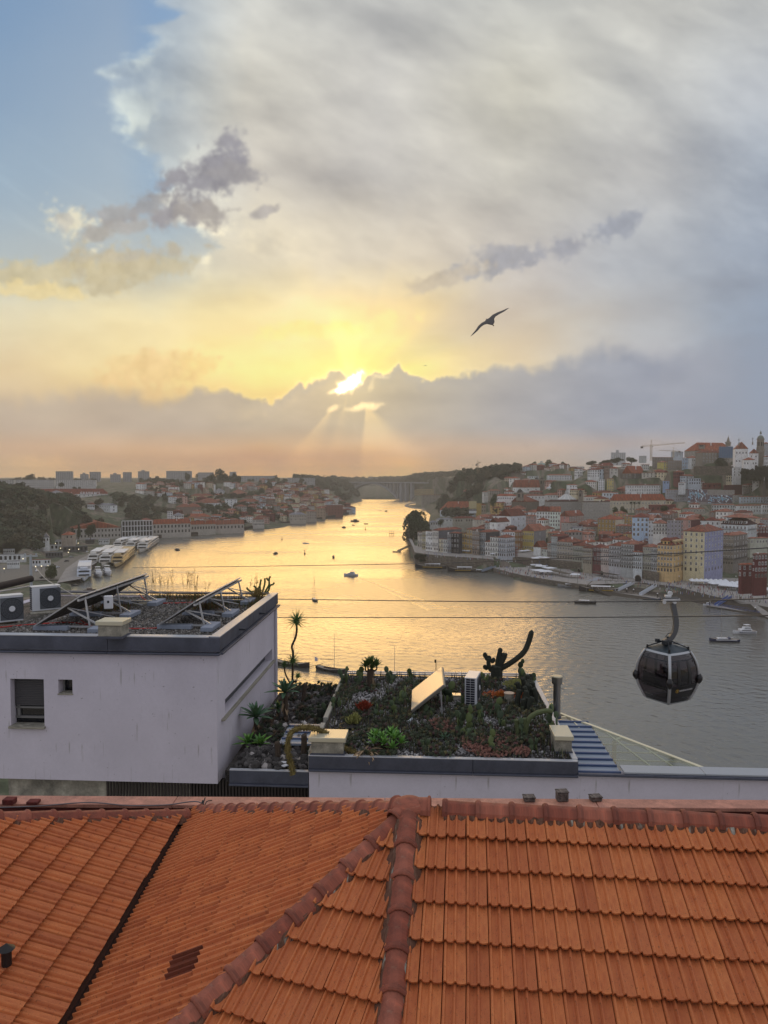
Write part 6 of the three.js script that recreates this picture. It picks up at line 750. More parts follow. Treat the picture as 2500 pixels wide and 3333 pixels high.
B(1430, 1436, 1490, 560, 622, 895, '#8e867e', '#8e867e', 'k', 'hip', 0, 3, 3, 'grey-brown house joined to the plain dark red block', { fine: 1 });
B(1340, 1350, 1430, 640, 700, 860, '#8a8c88', '#8a8c88', 'k', 'hip', 0, 4, 2, 'grey house at the right end of the painted wall', { fine: 1 });
B(1400, 1410, 1668, 655, 712, 850, '#a9b8c6', '#a9b8c6', 'n', 'hip', 0, 10, 2, 'long pale blue house right of the painted wall', { fine: 1 });
B(1360, 1375, 1600, 735, 800, 790, '#c4cacc', '#c4cacc', 'o', 'hip', 1, 9, 2, 'long white house with a bright orange roof at right', { fine: 1 });
B(1600, 1606, 1670, 725, 800, 780, '#ccd0d2', '#ccd0d2', 'o', 'hip', 0, 3, 2, 'white house at the right edge with a bright orange roof', { fine: 1 });
B(890, 905, 1092, 765, 800, 770, '#9a9488', '#9a9488', 'n', 'hip', 0, 7, 1, 'house with a long row of glazed loft windows under an orange roof', { fine: 1 });
B(585, 600, 830, 735, 790, 800, '#6e3a34', '#6e3a34', 'r', 'gable', 1, 5, 1, 'cluster house with a double dark red roof right of the palms', { fine: 0 });
B(1155, 1170, 1365, 730, 790, 800, '#b2b8b8', '#b2b8b8', 'n', 'hip', 1, 8, 2, 'pale house with a low orange roof under the painted wall', { fine: 0 });
B(0, 20, 165, 655, 700, 910, '#c4c4be', '#c4c4be', 'o', 'hip', 0, 7, 1, 'low white house with an orange roof and small dormers at the slope foot', { fine: 1 });
B(165, 175, 310, 620, 690, 905, '#b8c2ca', '#b8c2ca', 'n', 'gable', 0, 5, 2, 'pale blue block left of the long cream hall roof', { fine: 0 });
// --- upper slope and skyline
B(345, 430, 550, 445, 490, 1010, '#7a746c', '#5e5a58', 'o', 'gable', 3, 2, 2, 'house with a big orange gable roof and dark side high on the slope', { fine: 1, rh: 10 });
B(510, 518, 585, 365, 410, 1080, '#c2c4c2', '#c2c4c2', 'n', 'hip', 0, 4, 2, 'small white house high on the slope left of the crane', { fine: 0 });
B(612, 620, 800, 300, 400, 1080, '#78706a', '#78706a', 'n', 'hip', 0, 7, 3, 'brown balconied house under the big crane', { fine: 1 });
B(712, 716, 752, 345, 415, 1040, '#b5a94c', '#b5a94c', 'n', 'hip', 0, 2, 3, 'narrow yellow house high on the slope', { fine: 1 });
B(750, 756, 882, 330, 415, 1040, '#857a72', '#857a72', 'n', 'hip', 0, 6, 3, 'brown house right of the narrow yellow house', { fine: 1 });
B(880, 886, 968, 305, 405, 1030, '#9db4cc', '#9db4cc', 'n', 'hip', 0, 4, 3, 'light blue house near the top of the slope', { fine: 1 });
B(964, 970, 1034, 305, 390, 1025, '#c8ccce', '#c8ccce', 'n', 'hip', 0, 4, 2, 'white house joined to the light blue house near the top', { fine: 1 });
B(1062, 1068, 1302, 258, 350, 1000, '#7a746a', '#7a746a', 'k', 'hip', 0, 9, 3, 'dark stone seminary block below the long orange roof', { fine: 1, name: 'stone_block_house', cat: 'building' });
B(900, 1000, 1352, 240, 285, 1080, '#8e8880', '#8e8880', 'o', 'hip', 4, 10, 1, 'very long building with an orange roof on the hilltop', { fine: 1, rh: 12, name: 'long_palace', cat: 'palace' });
B(1330, 1338, 1412, 395, 470, 900, '#d6dade', '#d6dade', 's', 'flat', 0, 2, 3, 'small plain white house below the hilltop church', { fine: 1 });
B(240, 250, 372, 258, 335, 1800, '#a8aeb4', '#a8aeb4', 's', 'flat', 0, 7, 6, 'pale high-rise block on the skyline left of the big crane', { fine: 0, name: 'high_rise', cat: 'high-rise' });
B(285, 292, 310, 236, 262, 1810, '#9aa0a6', '#9aa0a6', 's', 'flat', 0, 0, 1, 'roof tower on top of the pale skyline high-rise', { fine: 0, noWin: 1 });
B(820, 824, 888, 250, 292, 1500, '#a4b2c0', '#a4b2c0', 's', 'flat', 0, 5, 4, 'pale blue slab block on the skyline right of the cranes', { fine: 0, name: 'high_rise', cat: 'high-rise' });
B(525, 530, 560, 288, 310, 1700, '#a0a8ac', '#a0a8ac', 's', 'flat', 0, 2, 2, 'tiny pale block on the skyline just left of the crane mast', { fine: 0 });
A(1520, 1530, 1662, 385, 420, 1450, '#b6babc', '#b6babc', 's', 'flat', 1, 7, 2, 'pale stepped block on the skyline right of the park trees', { fine: 0 });
B(520, 527, 690, 440, 480, 960, '#b4b2a8', '#b4b2a8', 'k', 'hip', 0, 5, 2, 'pale stone house in the middle of the upper slope', { fine: 0 });
B(850, 856, 915, 528, 560, 900, '#c8ced2', '#c8ced2', 'n', 'hip', 0, 5, 1, 'white house above the grey-lilac block', { fine: 0 });
B(940, 946, 1050, 490, 548, 900, '#a9b6c4', '#a9b6c4', 's', 'hip', 0, 5, 2, 'blue-grey house above the painted wall', { fine: 0 });
B(710, 716, 768, 512, 545, 920, '#8aa4c8', '#8aa4c8', 'n', 'hip', 0, 2, 1, 'small blue house above the grey-lilac block', { fine: 0 });
for (const [a, b, f, D] of [[ZB(940), ZB(1345), ZY(714), 872], [ZA(620), ZA(700), ZY(808), 1135], [ZB(1000), ZB(1330), ZY(458), 915]]) HAND.push({ x0: a, x1: b, D, base: at(a, f, D).y });
function land(px, d) {
let y = landY(px, d); if (y > 78) y = 78 + (y - 78) * 0.55; if (y < 4) return y;
for (const h of HAND) { if (d > h.D + 25) continue; const dx = Math.max(0, h.x0 - px, px - h.x1); if (dx > 40) continue; const lim = d < h.D ? CAMY + (h.base - CAMY) * d / h.D : h.base; y = Math.min(y, Math.max(3, lim - 1.2 + dx * 0.25)); }
return y;
}
const ONES = ['', 'first', 'second', 'third', 'fourth', 'fifth', 'sixth', 'seventh', 'eighth', 'ninth', 'tenth', 'eleventh', 'twelfth', 'thirteenth', 'fourteenth', 'fifteenth', 'sixteenth', 'seventeenth', 'eighteenth', 'nineteenth', 'twentieth'];
const nth = (n) => ONES[n] ?? (n < 30 ? 'twenty-' + ONES[n - 20] : 'thirty-' + ONES[n - 30]);
function fill(px0, px1, levels, d0, d1, seed, where, skip, wm0 = 9) {
const r = rngOf(seed), cols = [['white', '#d4d6d6'], ['white', '#d9d8d4'], ['cream', '#c9bf9f'], ['grey', '#9a9894'], ['pale grey', '#b6b5b0'], ['ochre', '#b0904e'], ['pinkish', '#bb9488'], ['brown', '#857468'], ['pale blue', '#b0bfcc'], ['dark red', '#6a3632'], ['beige', '#b9ab94'], ['white', '#cfd3d6']], rf = [['o', 'bright orange'], ['n', 'orange'], ['m', 'rust'], ['k', 'brown'], ['r', 'red'], ['b', 'dull brown'], ['n', 'orange'], ['m', 'rust']];
levels.forEach((lv, row) => { let n = 0; for (let px = px0 + r() * 20; px < px1;) {
let d = 0; for (let q = d0; q < d1; q += 6) if (land(px, q) >= lv) { d = q; break; }
const wm = wm0 + r() * 8, w = wm / (d || 800) * FOC, phi = 30 + r() * 30; px += w * (0.9 + r() * 0.2); if (!d || d <= d0) continue;
d += (r() - 0.5) * 14; const base = land(px, d), hh = 6 + r() * 6, pyOf = (y) => CY + FOC * Math.tan(Math.atan2(CAMY - y, d) - PITCH), ye = pyOf(base + hh), yb = pyOf(base), top = ye - 3.5 * FOC / d;
const x0 = px - w * 0.55, x1 = px + w * 0.55, x = (px - CX) / FOC * d;
let bad = skip(px, ye, yb, d); for (const h of HOUSES) { if (bad) break; if (h.x1 < x0 || h.x0 > x1) continue; if (Math.hypot(h.p.x - x, h.p.z + d) < Math.min(h.rr, 13) * 0.55 + wm * 0.26) bad = true; if (h.D > d + 8 && h.hand !== 0 && top < h.yb - 20) bad = true; if (h.D < d && h.x0 <= x0 + 4 && h.x1 >= x1 - 4 && top > h.ye + 2) bad = true; }
if (bad) continue;
const c = cols[Math.floor(r() * cols.length)], k = rf[Math.floor(r() * rf.length)], gb = r() < 0.3; n++;
house({ x0, xc: px + w * (r() - 0.3) * 0.5, x1, ye, yb, D: d, phi, col: c[1], roof: k[0], kind: gb ? 'gable' : 'hip', nl: 2 + Math.floor(r() * 2), nr: 2 + Math.floor(r() * 2), fl: hh > 9 ? 3 : 2, fine: d < 760 ? 1 : 0, name: 'hillside_house', chim: 1, seed: row * 50 + n, filler: 1, group: 'small houses on the ' + where + ' slope', label: `${c[0]}${gb ? ' gabled' : ''} house with ${k[1]} roof, ${nth(n)} from left in ${where} hillside row ${['one', 'two', 'three', 'four', 'five', 'six', 'seven', 'eight', 'nine', 'ten', 'eleven', 'twelve', 'thirteen', 'fourteen', 'fifteen', 'sixteen', 'seventeen', 'eighteen', 'nineteen', 'twenty', 'twenty-one', 'twenty-two', 'twenty-three'][row]}` });
} });
}
fill(1490, 2560, [12, 14, 17, 20, 23, 26, 29, 32, 35, 38, 41, 44, 47, 50, 54, 58, 62, 66, 70, 74, 78, 82, 86], 600, 1500, 404, 'right', (px, ye, yb, d) => (px < 1640 && d > 1180) || (px > ZB(1420) && ye < 1530 && d > 840) || (px > ZB(1000) && px < ZB(1330) && ye < 1548 && yb > 1510 && d > 900) || (px > ZB(930) && px < ZB(1350) && d > 690 && d < 900 && ye < 1640));
// ---------------------------------------------------------------- trees
const leafTex = (h) => std({ color: h, roughness: 0.9, side: THREE.DoubleSide });
function crown(seed, n, blobs, size) { const r = rngOf(seed), P = [], B = blobs ?? Array.from({ length: 11 }, () => { const a = r() * 6.28, q = Math.sqrt(r()) * 0.3; return [Math.cos(a) * q, 0.4 + r() * 0.42, Math.sin(a) * q, 0.15 + r() * 0.11]; });
for (let i = 0; i < n; i++) { const b = B[Math.floor(r() * B.length)], d = V(r() - 0.5, r() - 0.42, r() - 0.5).normalize(), k = b[3] * (0.62 + 0.42 * Math.sqrt(r())), c = V(b[0], b[1], b[2]).addScaledVector(d, k), u = V(r() - 0.5, r() - 0.5, r() - 0.5).normalize(), w = d.clone().addScaledVector(u, 0.8).cross(u).normalize(), s = size * (0.6 + r() * 0.8), v = w.clone().cross(u).normalize();
const a = c.clone().addScaledVector(w, s), e = c.clone().addScaledVector(v, s * 0.55), f = c.clone().addScaledVector(w, -s), h = c.clone().addScaledVector(v, -s * 0.55); for (const p of [a, e, f, a, f, h]) P.push(p.x, p.y, p.z); }
const g = new THREE.BufferGeometry(); g.setAttribute('position', new THREE.Float32BufferAttribute(P, 3)); g.computeVertexNormals(); return g; }
const CR = [crown(1, 1700, null, 0.045), crown(2, 1700, null, 0.045), crown(3, 1700, null, 0.045)], bigCrown = crown(9, 10000, Array.from({ length: 26 }, (_, k) => { const a = k * 2.4, t = (k + 0.5) / 26, q = (k % 3 ? 0.36 : 0.15) * Math.sqrt(1 - Math.max(0, t * 1.3 - 0.32) ** 2); return [Math.cos(a) * q, t * 0.8, Math.sin(a) * q, 0.17 + 0.04 * ((k * 7) % 3)]; }), 0.034), pineCrown = crown(5, 1500, Array.from({ length: 10 }, (_, k) => [Math.cos(k * 2.4) * 0.22 * (1 - k / 12), 0.2 + k * 0.075, Math.sin(k * 2.4) * 0.22 * (1 - k / 12), 0.17 - k * 0.011]), 0.04);
const trunkG = [new THREE.CylinderGeometry(0.018, 0.035, 0.5, 7).translate(0, 0.22, 0), ...[0, 1, 2, 3, 4].map((k) => bar(V(0, 0.36, 0), V(Math.cos(k * 1.26) * 0.2, 0.6, Math.sin(k * 1.26) * 0.2), 0.014))];
const trunkGeo = join(trunkG), TM = [leafTex('#3d4a2e'), leafTex('#465336'), leafTex('#38452e'), leafTex('#45502c')];
function tree(label, px, top, foot, w, D, kind = 0, m = 0, group) { const p = at(px, foot, D), h = (at(px, top, D).y - p.y), t = thing(kind === 3 ? 'conifer' : 'broadleaf_tree', label, 'tree', V(p.x, p.y - h * 0.04, p.z), px * 1.7, group); const ww = w * D / FOC; part('trunk', trunkGeo, G_.bark, t); part('crown', kind === 2 ? bigCrown : kind === 3 ? pineCrown : CR[Math.floor(px) % 3], TM[m], t); t.scale.set(ww * 1.05, h * 1.12, ww * 1.05); return t; }
tree('large round dark tree at the tip of the old town waterfront', ZA(155), ZY(792), ZY(1015), 216 / 2.765, 850, 2, 0);
[[1195, 345, 470, 110, 'just left of the green dome'], [1365, 335, 470, 120, 'just right of the green dome'], [1485, 345, 460, 95, 'last big one right of the green dome'], [1065, 380, 470, 100, 'left of the green dome trees'], [1000, 400, 480, 80, 'right of the tower crane cluster'], [905, 385, 480, 90, 'middle of the wooded crest'], [840, 380, 480, 90, 'just right of the tower crane'], [770, 405, 490, 90, 'right beside the tower crane'], [700, 410, 500, 80, 'behind the tower crane mast'], [625, 425, 520, 110, 'at the left brow of the wooded crest'], [560, 440, 540, 90, 'lowest at the left end of the wooded crest'], [945, 395, 470, 80, 'between the crest middle and the bare pines'], [1120, 395, 480, 80, 'in the dip left of the dome'], [1580, 405, 500, 60, 'dark one right of the dome trees']].forEach(([x, a, b, w, l], i) => tree('big dark park tree on the crest ' + l, ZA(x), ZY(a), ZY(b), w / 2.765, 1480, 0, i % 3));
[[650, 400, 430, 30, 'left'], [755, 390, 420, 46, 'right']].forEach(([x, a, b, w, l]) => tree('umbrella pine standing above the crest, ' + l + ' of the crane', ZA(x), ZY(a), ZY(b + 40), w / 2.765, 1500, 0, 2));
[[280, 748, 828, 60, 'left of two in front of the cream hall'], [360, 750, 840, 70, 'right of two in front of the cream hall'], [720, 735, 800, 80, 'between red roofs right of the palms']].forEach(([x, a, b, w, l]) => tree('green tree ' + l, ZB(x), ZY(a), ZY(b), w / 2.765, 770, 0, 3));
[[1235, 310, 395, 100, B, 'dark round tree before the dark stone seminary block']].forEach(([x, a, b, w, , l]) => tree(l, ZB(x), ZY(a), ZY(b), w / 2.765, 960, 2, 2));
[[300, 305, 365, 130, 'left part'], [430, 300, 360, 110, 'right part'], [190, 325, 380, 120, 'far left part'], [70, 335, 380, 110, 'farthest left part']].forEach(([x, a, b, w, l]) => tree('dark tree clump on the skyline below the high-rise, ' + l, ZB(x), ZY(a), ZY(b), w / 2.765, 1300, 0, 2));
[[570, 860, 920, 90, 'behind the black-slate house roofs'], [370, 860, 920, 70, 'right of the round tree'], [850, 640, 770, 70, 'left of the white convent wing'], [870, 765, 800, 40, 'small one before the yellow board wall']].forEach(([x, a, b, w, l]) => tree('green tree ' + l, ZA(x), ZY(a), ZY(b), w / 2.765, 960, 0, 1));
for (const [x, l] of [[425, 'left'], [455, 'middle'], [495, 'right']]) { const p = at(ZB(x), ZY(812), 780), o = thing('palm_tree', `palm tree with a feathery head, ${l} of three before the cream hall`, 'palm', p), h = 11; part('trunk', tube([V(0, 0, 0), V(0.3, h * 0.5, 0), V(0, h, 0)], 0.25, 10, 6), G_.bark, o); const L = []; for (let k = 0; k < 22; k++) { const a = k * 2.4, t = k / 22; L.push(strip(leafGeo_()).scale(5, 4, 3.4).rotateX(-lerp(-0.3, 0.9, t)).rotateY(a)); } part('crown', L, TM[0], o, 'stuff').position.y = h; }
function leafGeo_() { const rows = []; for (let j = 0; j <= 5; j++) { const t = j / 5, w = 0.1 * Math.sin(PI * (0.1 + t * 0.88)); rows.push([V(-w, 0.3 * t - 0.35 * t * t, t), V(w, 0.3 * t - 0.35 * t * t, t)]); } return loft(rows); }
const woodGeo = crown(12, 420, null, 0.085);
const wood = (name, label, n, seed, f, tint = [0.078, 0.094, 0.056]) => own(scatter(name, label, 'woodland', woodGeo, std({ color: 0xffffff, roughness: 1, side: THREE.DoubleSide }), n, seed, f, (r) => { const k = 0.6 + r() * 0.9; return [tint[0] * k * (0.9 + r() * 0.4), tint[1] * k, tint[2] * k]; }));
wood('woodland', 'dark wooded slope rising to the park on the old town side', 520, 31, (r) => { const px = lerp(1375, 1690, r()), d = lerp(1150, 1600, r()), y = land(px, d); if (y < 16 || (px > 1560 && d < 1330)) return null; const h = 11 + r() * 8; return [V((px - CX) / FOC * d, y - 2, -d), V(h * 1.25, h, h * 1.25), 0, true]; });
wood('scrub', 'dark green scrub on the bank under the hilltop church', 260, 32, (r) => { const px = lerp(ZB(1440), 2560, r()), py = lerp(ZY(395), ZY(495), r()), d = 880 - (py - 1520) * 0.5; const p = at(px, py, d); if (py < ZY(420) && px < ZB(1480)) return null; return [V(p.x, p.y - 4, p.z), V(9, 7, 9), 0, true]; }, [0.022, 0.034, 0.018]);
wood('ivy', 'dark green ivy and bushes on the river wall under the left houses', 60, 33, (r) => { const px = lerp(1350, 1450, r()), p = onLevel(px, lerp(1836, 1842, r()), 0); return [V(p.x + 1, 2 + r() * 4, p.z - 2), V(5, 4, 4), 0, true]; }, [0.03, 0.045, 0.022]);
// ---------------------------------------------------------------- old town: quays, landmarks, life on the waterfront
const stoneTex = tex(512, (u, v) => { const row = Math.floor(v * 24), x = (u * 14 + (row % 2) * 0.5) % 1, y = (v * 24) % 1, j = (x < 0.05 || y < 0.1) ? 0.72 : 1, a = pfbm(u, v, 9, 5, 131), b = pfbm(u, v, 50, 2, 3), t = vn(row * 7.3, Math.floor(u * 14 + (row % 2) * 0.5) * 3.1), mo = sst(0.52, 0.68, a) * 0.5; const k = j * (0.82 + (t - 0.5) * 0.4 + (b - 0.5) * 0.3 + (a - 0.5) * 0.3); return [lerp(128 * k, 66, mo), lerp(118 * k, 72, mo), lerp(104 * k, 52, mo)]; });
const stoneWall = std({ map: stoneTex, roughness: 1 }), darkStone = std({ map: stoneTex, color: 0x9a948c, roughness: 1 }), paving = std({ map: tex(256, (u, v) => { const a = pfbm(u, v, 9, 4, 3), b = pfbm(u, v, 60, 2, 8); const k = 0.95 + (a - 0.5) * 0.3 + (b - 0.5) * 0.25; return [150 * k, 146 * k, 140 * k]; }), roughness: 0.95 });
const lv = (pts, y) => pts.map(([x, py]) => onLevel(x, py, y));
function bankWall(name, label, foot, y0, y1, back = 1.2, mat = stoneWall, lean = 0) {
const t = thing(name, label, 'wall', foot[0].clone().setY(0)), o = t.position, G = [];
for (let i = 0; i < foot.length - 1; i++) { const a = foot[i].clone().sub(o), b = foot[i + 1].clone().sub(o), L = Math.hypot(b.x - a.x, b.z - a.z), n = V(b.z - a.z, 0, -(b.x - a.x)).normalize(), q = [[a, y0, 0], [b, y0, 0], [a, y1, lean], [b, y1, lean], [a, y1, lean + back], [b, y1, lean + back]].map(([p, y, s]) => V(p.x + n.x * s, y, p.z + n.z * s)); const g = loft([[q[0], q[1]], [q[2], q[3]], [q[4], q[5]]]), u = g.attributes.uv, H = (y1 - y0) / 14; [[0, 0], [L / 16, 0], [0, H], [L / 16, H], [0, H + back / 14], [L / 16, H + back / 14]].forEach(([x, y], k) => u.setXY(k, x, y)); G.push(strip(g)); }
part('masonry', G, mat, t); return t;
}
function sheet(name, front, backPts, y, mat) { const g = loft([front, backPts].map((r) => r.map((p) => V(p.x, y, p.z)))), p = g.attributes.position, u = g.attributes.uv; for (let i = 0; i < p.count; i++) u.setXY(i, p.getX(i) / 9, p.getZ(i) / 9); return struct(name, g, mat); }
{
const W1 = lv([[1322, 1756], [1331, 1784], [1343, 1812], [1350, 1834], [1400, 1842], [1460, 1848], [1540, 1854], [1606, 1860]], 0), W2 = lv([[1606, 1862], [1628, 1869], [1700, 1887], [1790, 1903], [1850, 1912], [1908, 1919]], 0);
bankWall('river_wall', 'high mossy river wall under the left waterfront houses', W1, -1, 10, 1.2, stoneWall, 0.8);
const push = (p, k) => p.clone().setY(0).multiplyScalar(1 + k / Math.hypot(p.x, p.z));
sheet('terrace', W1.map((p) => push(p, 1.5)), W1.map((p) => push(p, 70)), 10.02, paving);
bankWall('quay_wall', 'low granite quay wall of the lower promenade', W2, -1, 3.4, 0.8);
const M0 = lv([[1606, 1838], [1680, 1838], [1772, 1845], [1900, 1857], [2010, 1872], [2145, 1894]], 3.3);
sheet('promenade', W2.map((p) => push(p, 0.7)), M0, 3.3, paving);
bankWall('old_town_wall', 'long old stone wall with arches below the narrow tiled houses', M0.slice(2), 3, 10, 1.5);
bankWall('old_town_wall', 'stone retaining wall at the back of the small square', M0.slice(0, 3), 3, 9.6, 1.5);
sheet('terrace', M0.map((p) => push(p, 1.2)), M0.map((p) => push(p, 60)), 10, paving);
const E0 = lv([[1908, 1919], [2000, 1945], [2110, 1958], [2250, 1962], [2350, 1985], [2500, 2018], [2700, 2060]], 0), E1 = lv([[1908, 1906], [1932, 1886], [2060, 1893], [2200, 1909], [2325, 1941], [2500, 1976], [2700, 2015]], 3.4);
{ const g = loft([E0.map((p) => p.clone().setY(-0.5)), E1]), p = g.attributes.position, u = g.attributes.uv; for (let i = 0; i < p.count; i++) u.setXY(i, p.getX(i) / 16, p.getZ(i) / 16); const t = new THREE.Mesh(g, darkStone); t.name = 'stone_embankment'; tag(t, 'dark sloping stone embankment behind the floating pontoons', 'embankment'); }
const SQ = lv([[1932, 1860], [1990, 1868], [2145, 1880], [2230, 1880], [2330, 1880], [2500, 1880], [2700, 1880]], 3.3); sheet('square', E1, SQ, 3.38, paving);
{ const s = lv([[2385, 1954], [2440, 1962], [2500, 1968], [2700, 1985]], 3.6), e = lv([[2400, 1962], [2450, 1990], [2500, 2012], [2700, 2080]], 0.4), g = loft([e, s]); const o = new THREE.Mesh(g, paving); o.name = 'slipway'; o.userData.kind = 'structure'; o.position.y = 0.25; own(o); }
const arch = (px, py, w, h, l) => { const p = onLevel(px, py, 3.35), t = thing('wall_arch', l, 'archway', p, -rad(50)), sh = new THREE.Shape(); sh.moveTo(-w / 2, 0); sh.lineTo(w / 2, 0); sh.lineTo(w / 2, h - w / 2); sh.absarc(0, h - w / 2, w / 2, 0, PI); sh.closePath(); part('opening', new THREE.ExtrudeGeometry(sh, { depth: 0.6, bevelEnabled: false }), darkOpen, t); part('arch_ring', new THREE.TorusGeometry(w / 2 + 0.2, 0.25, 6, 16, PI).translate(0, h - w / 2, 0.6), stoneM, t); };
arch(2078, 1893, 4.6, 4.6, 'big dark arch in the old wall, nearest the square'); arch(1885, 1863, 2, 3, 'small dark arch in the old wall, left end'); arch(1960, 1872, 2, 3, 'small dark arch in the old wall, middle');
const cloth = std({ color: 0xd6dade, roughness: 0.9 }), pole = paint('#3a3a3c', 0.6);
function parasol(px, py, y, w, label, group) { const p = onLevel(px, py, y), t = thing('parasol', label, 'parasol', p, px, group); part('canopy', [new THREE.ConeGeometry(w * 0.72, 0.7, 4, 1, true).rotateY(PI / 4).translate(0, 2.9, 0), box(w, 0.2, w, 0, 2.48, 0)], cloth, t); part('pole', cyl(0.06, 0.06, 2.8, 0, 1.4, 0, 6), pole, t); }
[[1440, 1793, 'first'], [1455, 1794, 'second'], [1498, 1800, 'third'], [1512, 1801, 'fourth'], [1526, 1802, 'fifth'], [1561, 1805, 'sixth'], [1605, 1812, 'seventh']].forEach(([x, y, n]) => parasol(x, y, 10, 5.2, `white parasol before the left waterfront houses, ${n} from the river end`, 'white parasols on the waterfront'));
[[1700, 1802, 'first'], [1716, 1800, 'second'], [1742, 1826, 'third'], [1758, 1823, 'fourth'], [1774, 1824, 'fifth']].forEach(([x, y, n]) => parasol(x, y, 9, 6, `white parasol on the small square by the chapel, ${n} from the left`, 'white parasols on the waterfront'));
[[1745, 1848, 'first', 9], [1762, 1852, 'second', 9], [1788, 1858, 'third', 9], [1755, 1866, 'fourth', 10], [1775, 1869, 'fifth', 10], [1872, 1880, 'sixth', 7]].forEach(([x, y, n, w]) => parasol(x, y, 3.4, w, `wide white canopy on the lower promenade, ${n} from the left`, 'white canopies on the lower promenade'));
[[1796, 1866, 1850, 1880], [1938, 1872, 2010, 1884]].forEach(([x0, y0, x1, y1], i) => { const a = onLevel(x0, y0, 3.4), b = onLevel(x1, y1, 3.4), t = thing('terrace_canopy', i ? 'dark restaurant canopy against the old wall, right of two' : 'dark restaurant canopy against the old wall, left of two', 'canopy', a), d = b.clone().sub(a); part('cover', bar(V(0, 2.8, 0), V(d.x, 2.8, d.z), 5, 0.2), paint('#4a463c', 0.9), t); for (let k = 0; k <= 5; k++) part('post', cyl(0.08, 0.08, 2.8, d.x * k / 5, 1.4, d.z * k / 5, 6), pole, t); });
const tent = (px0, py0, px1, py1, w, n, l) => { const a = onLevel(px0, py0, 3.4), b = onLevel(px1, py1, 3.4), d = b.clone().sub(a), L = d.length(), t = thing('white_tent', l, 'tent', a, Math.atan2(-d.z, d.x)); for (let k = 0; k < n; k++) { const s = L / n; part('canopy', [new THREE.CylinderGeometry(0.15, s * 0.71, 1.5, 4, 1, true).rotateY(PI / 4).scale(1, 1, w / s).translate(s * (k + 0.5), 3.6, 0)], cloth, t); part('valance', box(s * 0.98, 0.3, w, s * (k + 0.5), 2.78, 0), cloth, t); for (const z of [-1, 1]) part('pole', cyl(0.06, 0.06, 2.8, s * k + 0.1, 1.4, z * w * 0.48, 5), pole, t); } };
tent(2245, 1902, 2370, 1905, 9, 8, 'white tent row on the square, farthest from the river'); tent(2310, 1912, 2425, 1912, 8, 7, 'white tent row on the square, middle'); tent(2345, 1916, 2620, 1944, 9, 14, 'longest white tent row at the right edge, nearest the river');
const fig = new THREE.LatheGeometry([[0, 0], [0.14, 0.02], [0.17, 0.4], [0.2, 0.8], [0.18, 0.95], [0.24, 1.25], [0.2, 1.42], [0.07, 1.48], [0.11, 1.58], [0.12, 1.66], [0.08, 1.74], [0, 1.76]].map(([x, y]) => new THREE.Vector2(x, y)), 7).scale(1, 1, 0.72);
own(scatter('crowd', 'many tiny people strolling and sitting along the old town waterfront', 'crowd', fig, std({ color: 0xffffff, roughness: 0.9 }), 620, 61, (r) => { const q = r(); let px, py, y = 3.4; if (q < 0.24) { px = lerp(1620, 1800, r()); py = lerp(1842, 1868, r()) + (px - 1620) * 0.12; } else if (q < 0.4) { px = lerp(1800, 2150, r()); py = 1850 + (px - 1780) * 0.12 + r() * 26; } else if (q < 0.88) { px = lerp(2160, 2520, r()); py = lerp(1888, 1932, r()) + (px - 2160) * 0.1; } else { px = lerp(1380, 1780, r()); py = 1800 + (px - 1380) * 0.08 + r() * 12; y = 10; } return [onLevel(px, py, y + 0.02), 1, 0, true]; }, (r) => { const k = r(); return k < 0.25 ? [0.5, 0.5, 0.52] : k < 0.4 ? [0.3, 0.08, 0.07] : k < 0.55 ? [0.08, 0.12, 0.3] : [0.06 + r() * 0.1, 0.06 + r() * 0.08, 0.06 + r() * 0.08]; }));
[[1655, 1855], [1720, 1872], [1800, 1880], [1880, 1898], [1985, 1880], [2120, 1888], [2210, 1905], [2290, 1930], [2395, 1905], [2450, 1935]].forEach(([x, y], i) => { const t = thing('street_lamp', `dark street lamp on the old town quay, ${nth(i + 1)} from the left`, 'lamp', onLevel(x, y, 3.4), 0, 'lamps along the quay'); part('post', cyl(0.07, 0.12, 6, 0, 3, 0, 6), pole, t); part('lantern', [cyl(0.3, 0.18, 0.6, 0, 6.2, 0, 6), new THREE.ConeGeometry(0.34, 0.3, 6).translate(0, 6.65, 0)], frameM, t); });
function gang(a, b, label, c = '#b9bec4', col = 0) { const t = thing('gangway', label, 'gangway', a), d = b.clone().sub(a), n = V(-d.z, 0, d.x).normalize().multiplyScalar(1.1), m = paint(c, 0.6); part('deck', bar(V(0, 0, 0), d, 2.2, 0.15), m, t); for (const s of [-1, 1]) { part('side_panel', bar(V(n.x * s, 0.75, n.z * s), d.clone().add(V(n.x * s, 0.75, n.z * s)), 0.08, 1.3), col ? paint(col, 0.6) : m, t); } }
const w3 = (x, y, h) => onLevel(x, y, h);
gang(w3(1892, 1903, 1), w3(1952, 1884, 4), 'white gangway, leftmost of three on the embankment'); gang(w3(2007, 1925, 1), w3(2060, 1900, 4), 'white gangway, middle of three on the embankment'); gang(w3(2085, 1937, 1), w3(2134, 1908, 4), 'white gangway, rightmost of three on the embankment'); gang(w3(1570, 1860, 1), w3(1612, 1845, 3.6), 'blue-grey gangway by the left tour boats', '#7d8894'); gang(w3(2332, 1972, 1), w3(2376, 1944, 4), 'blue gangway at the right pontoon', '#8c96a6', '#3c5a9a');
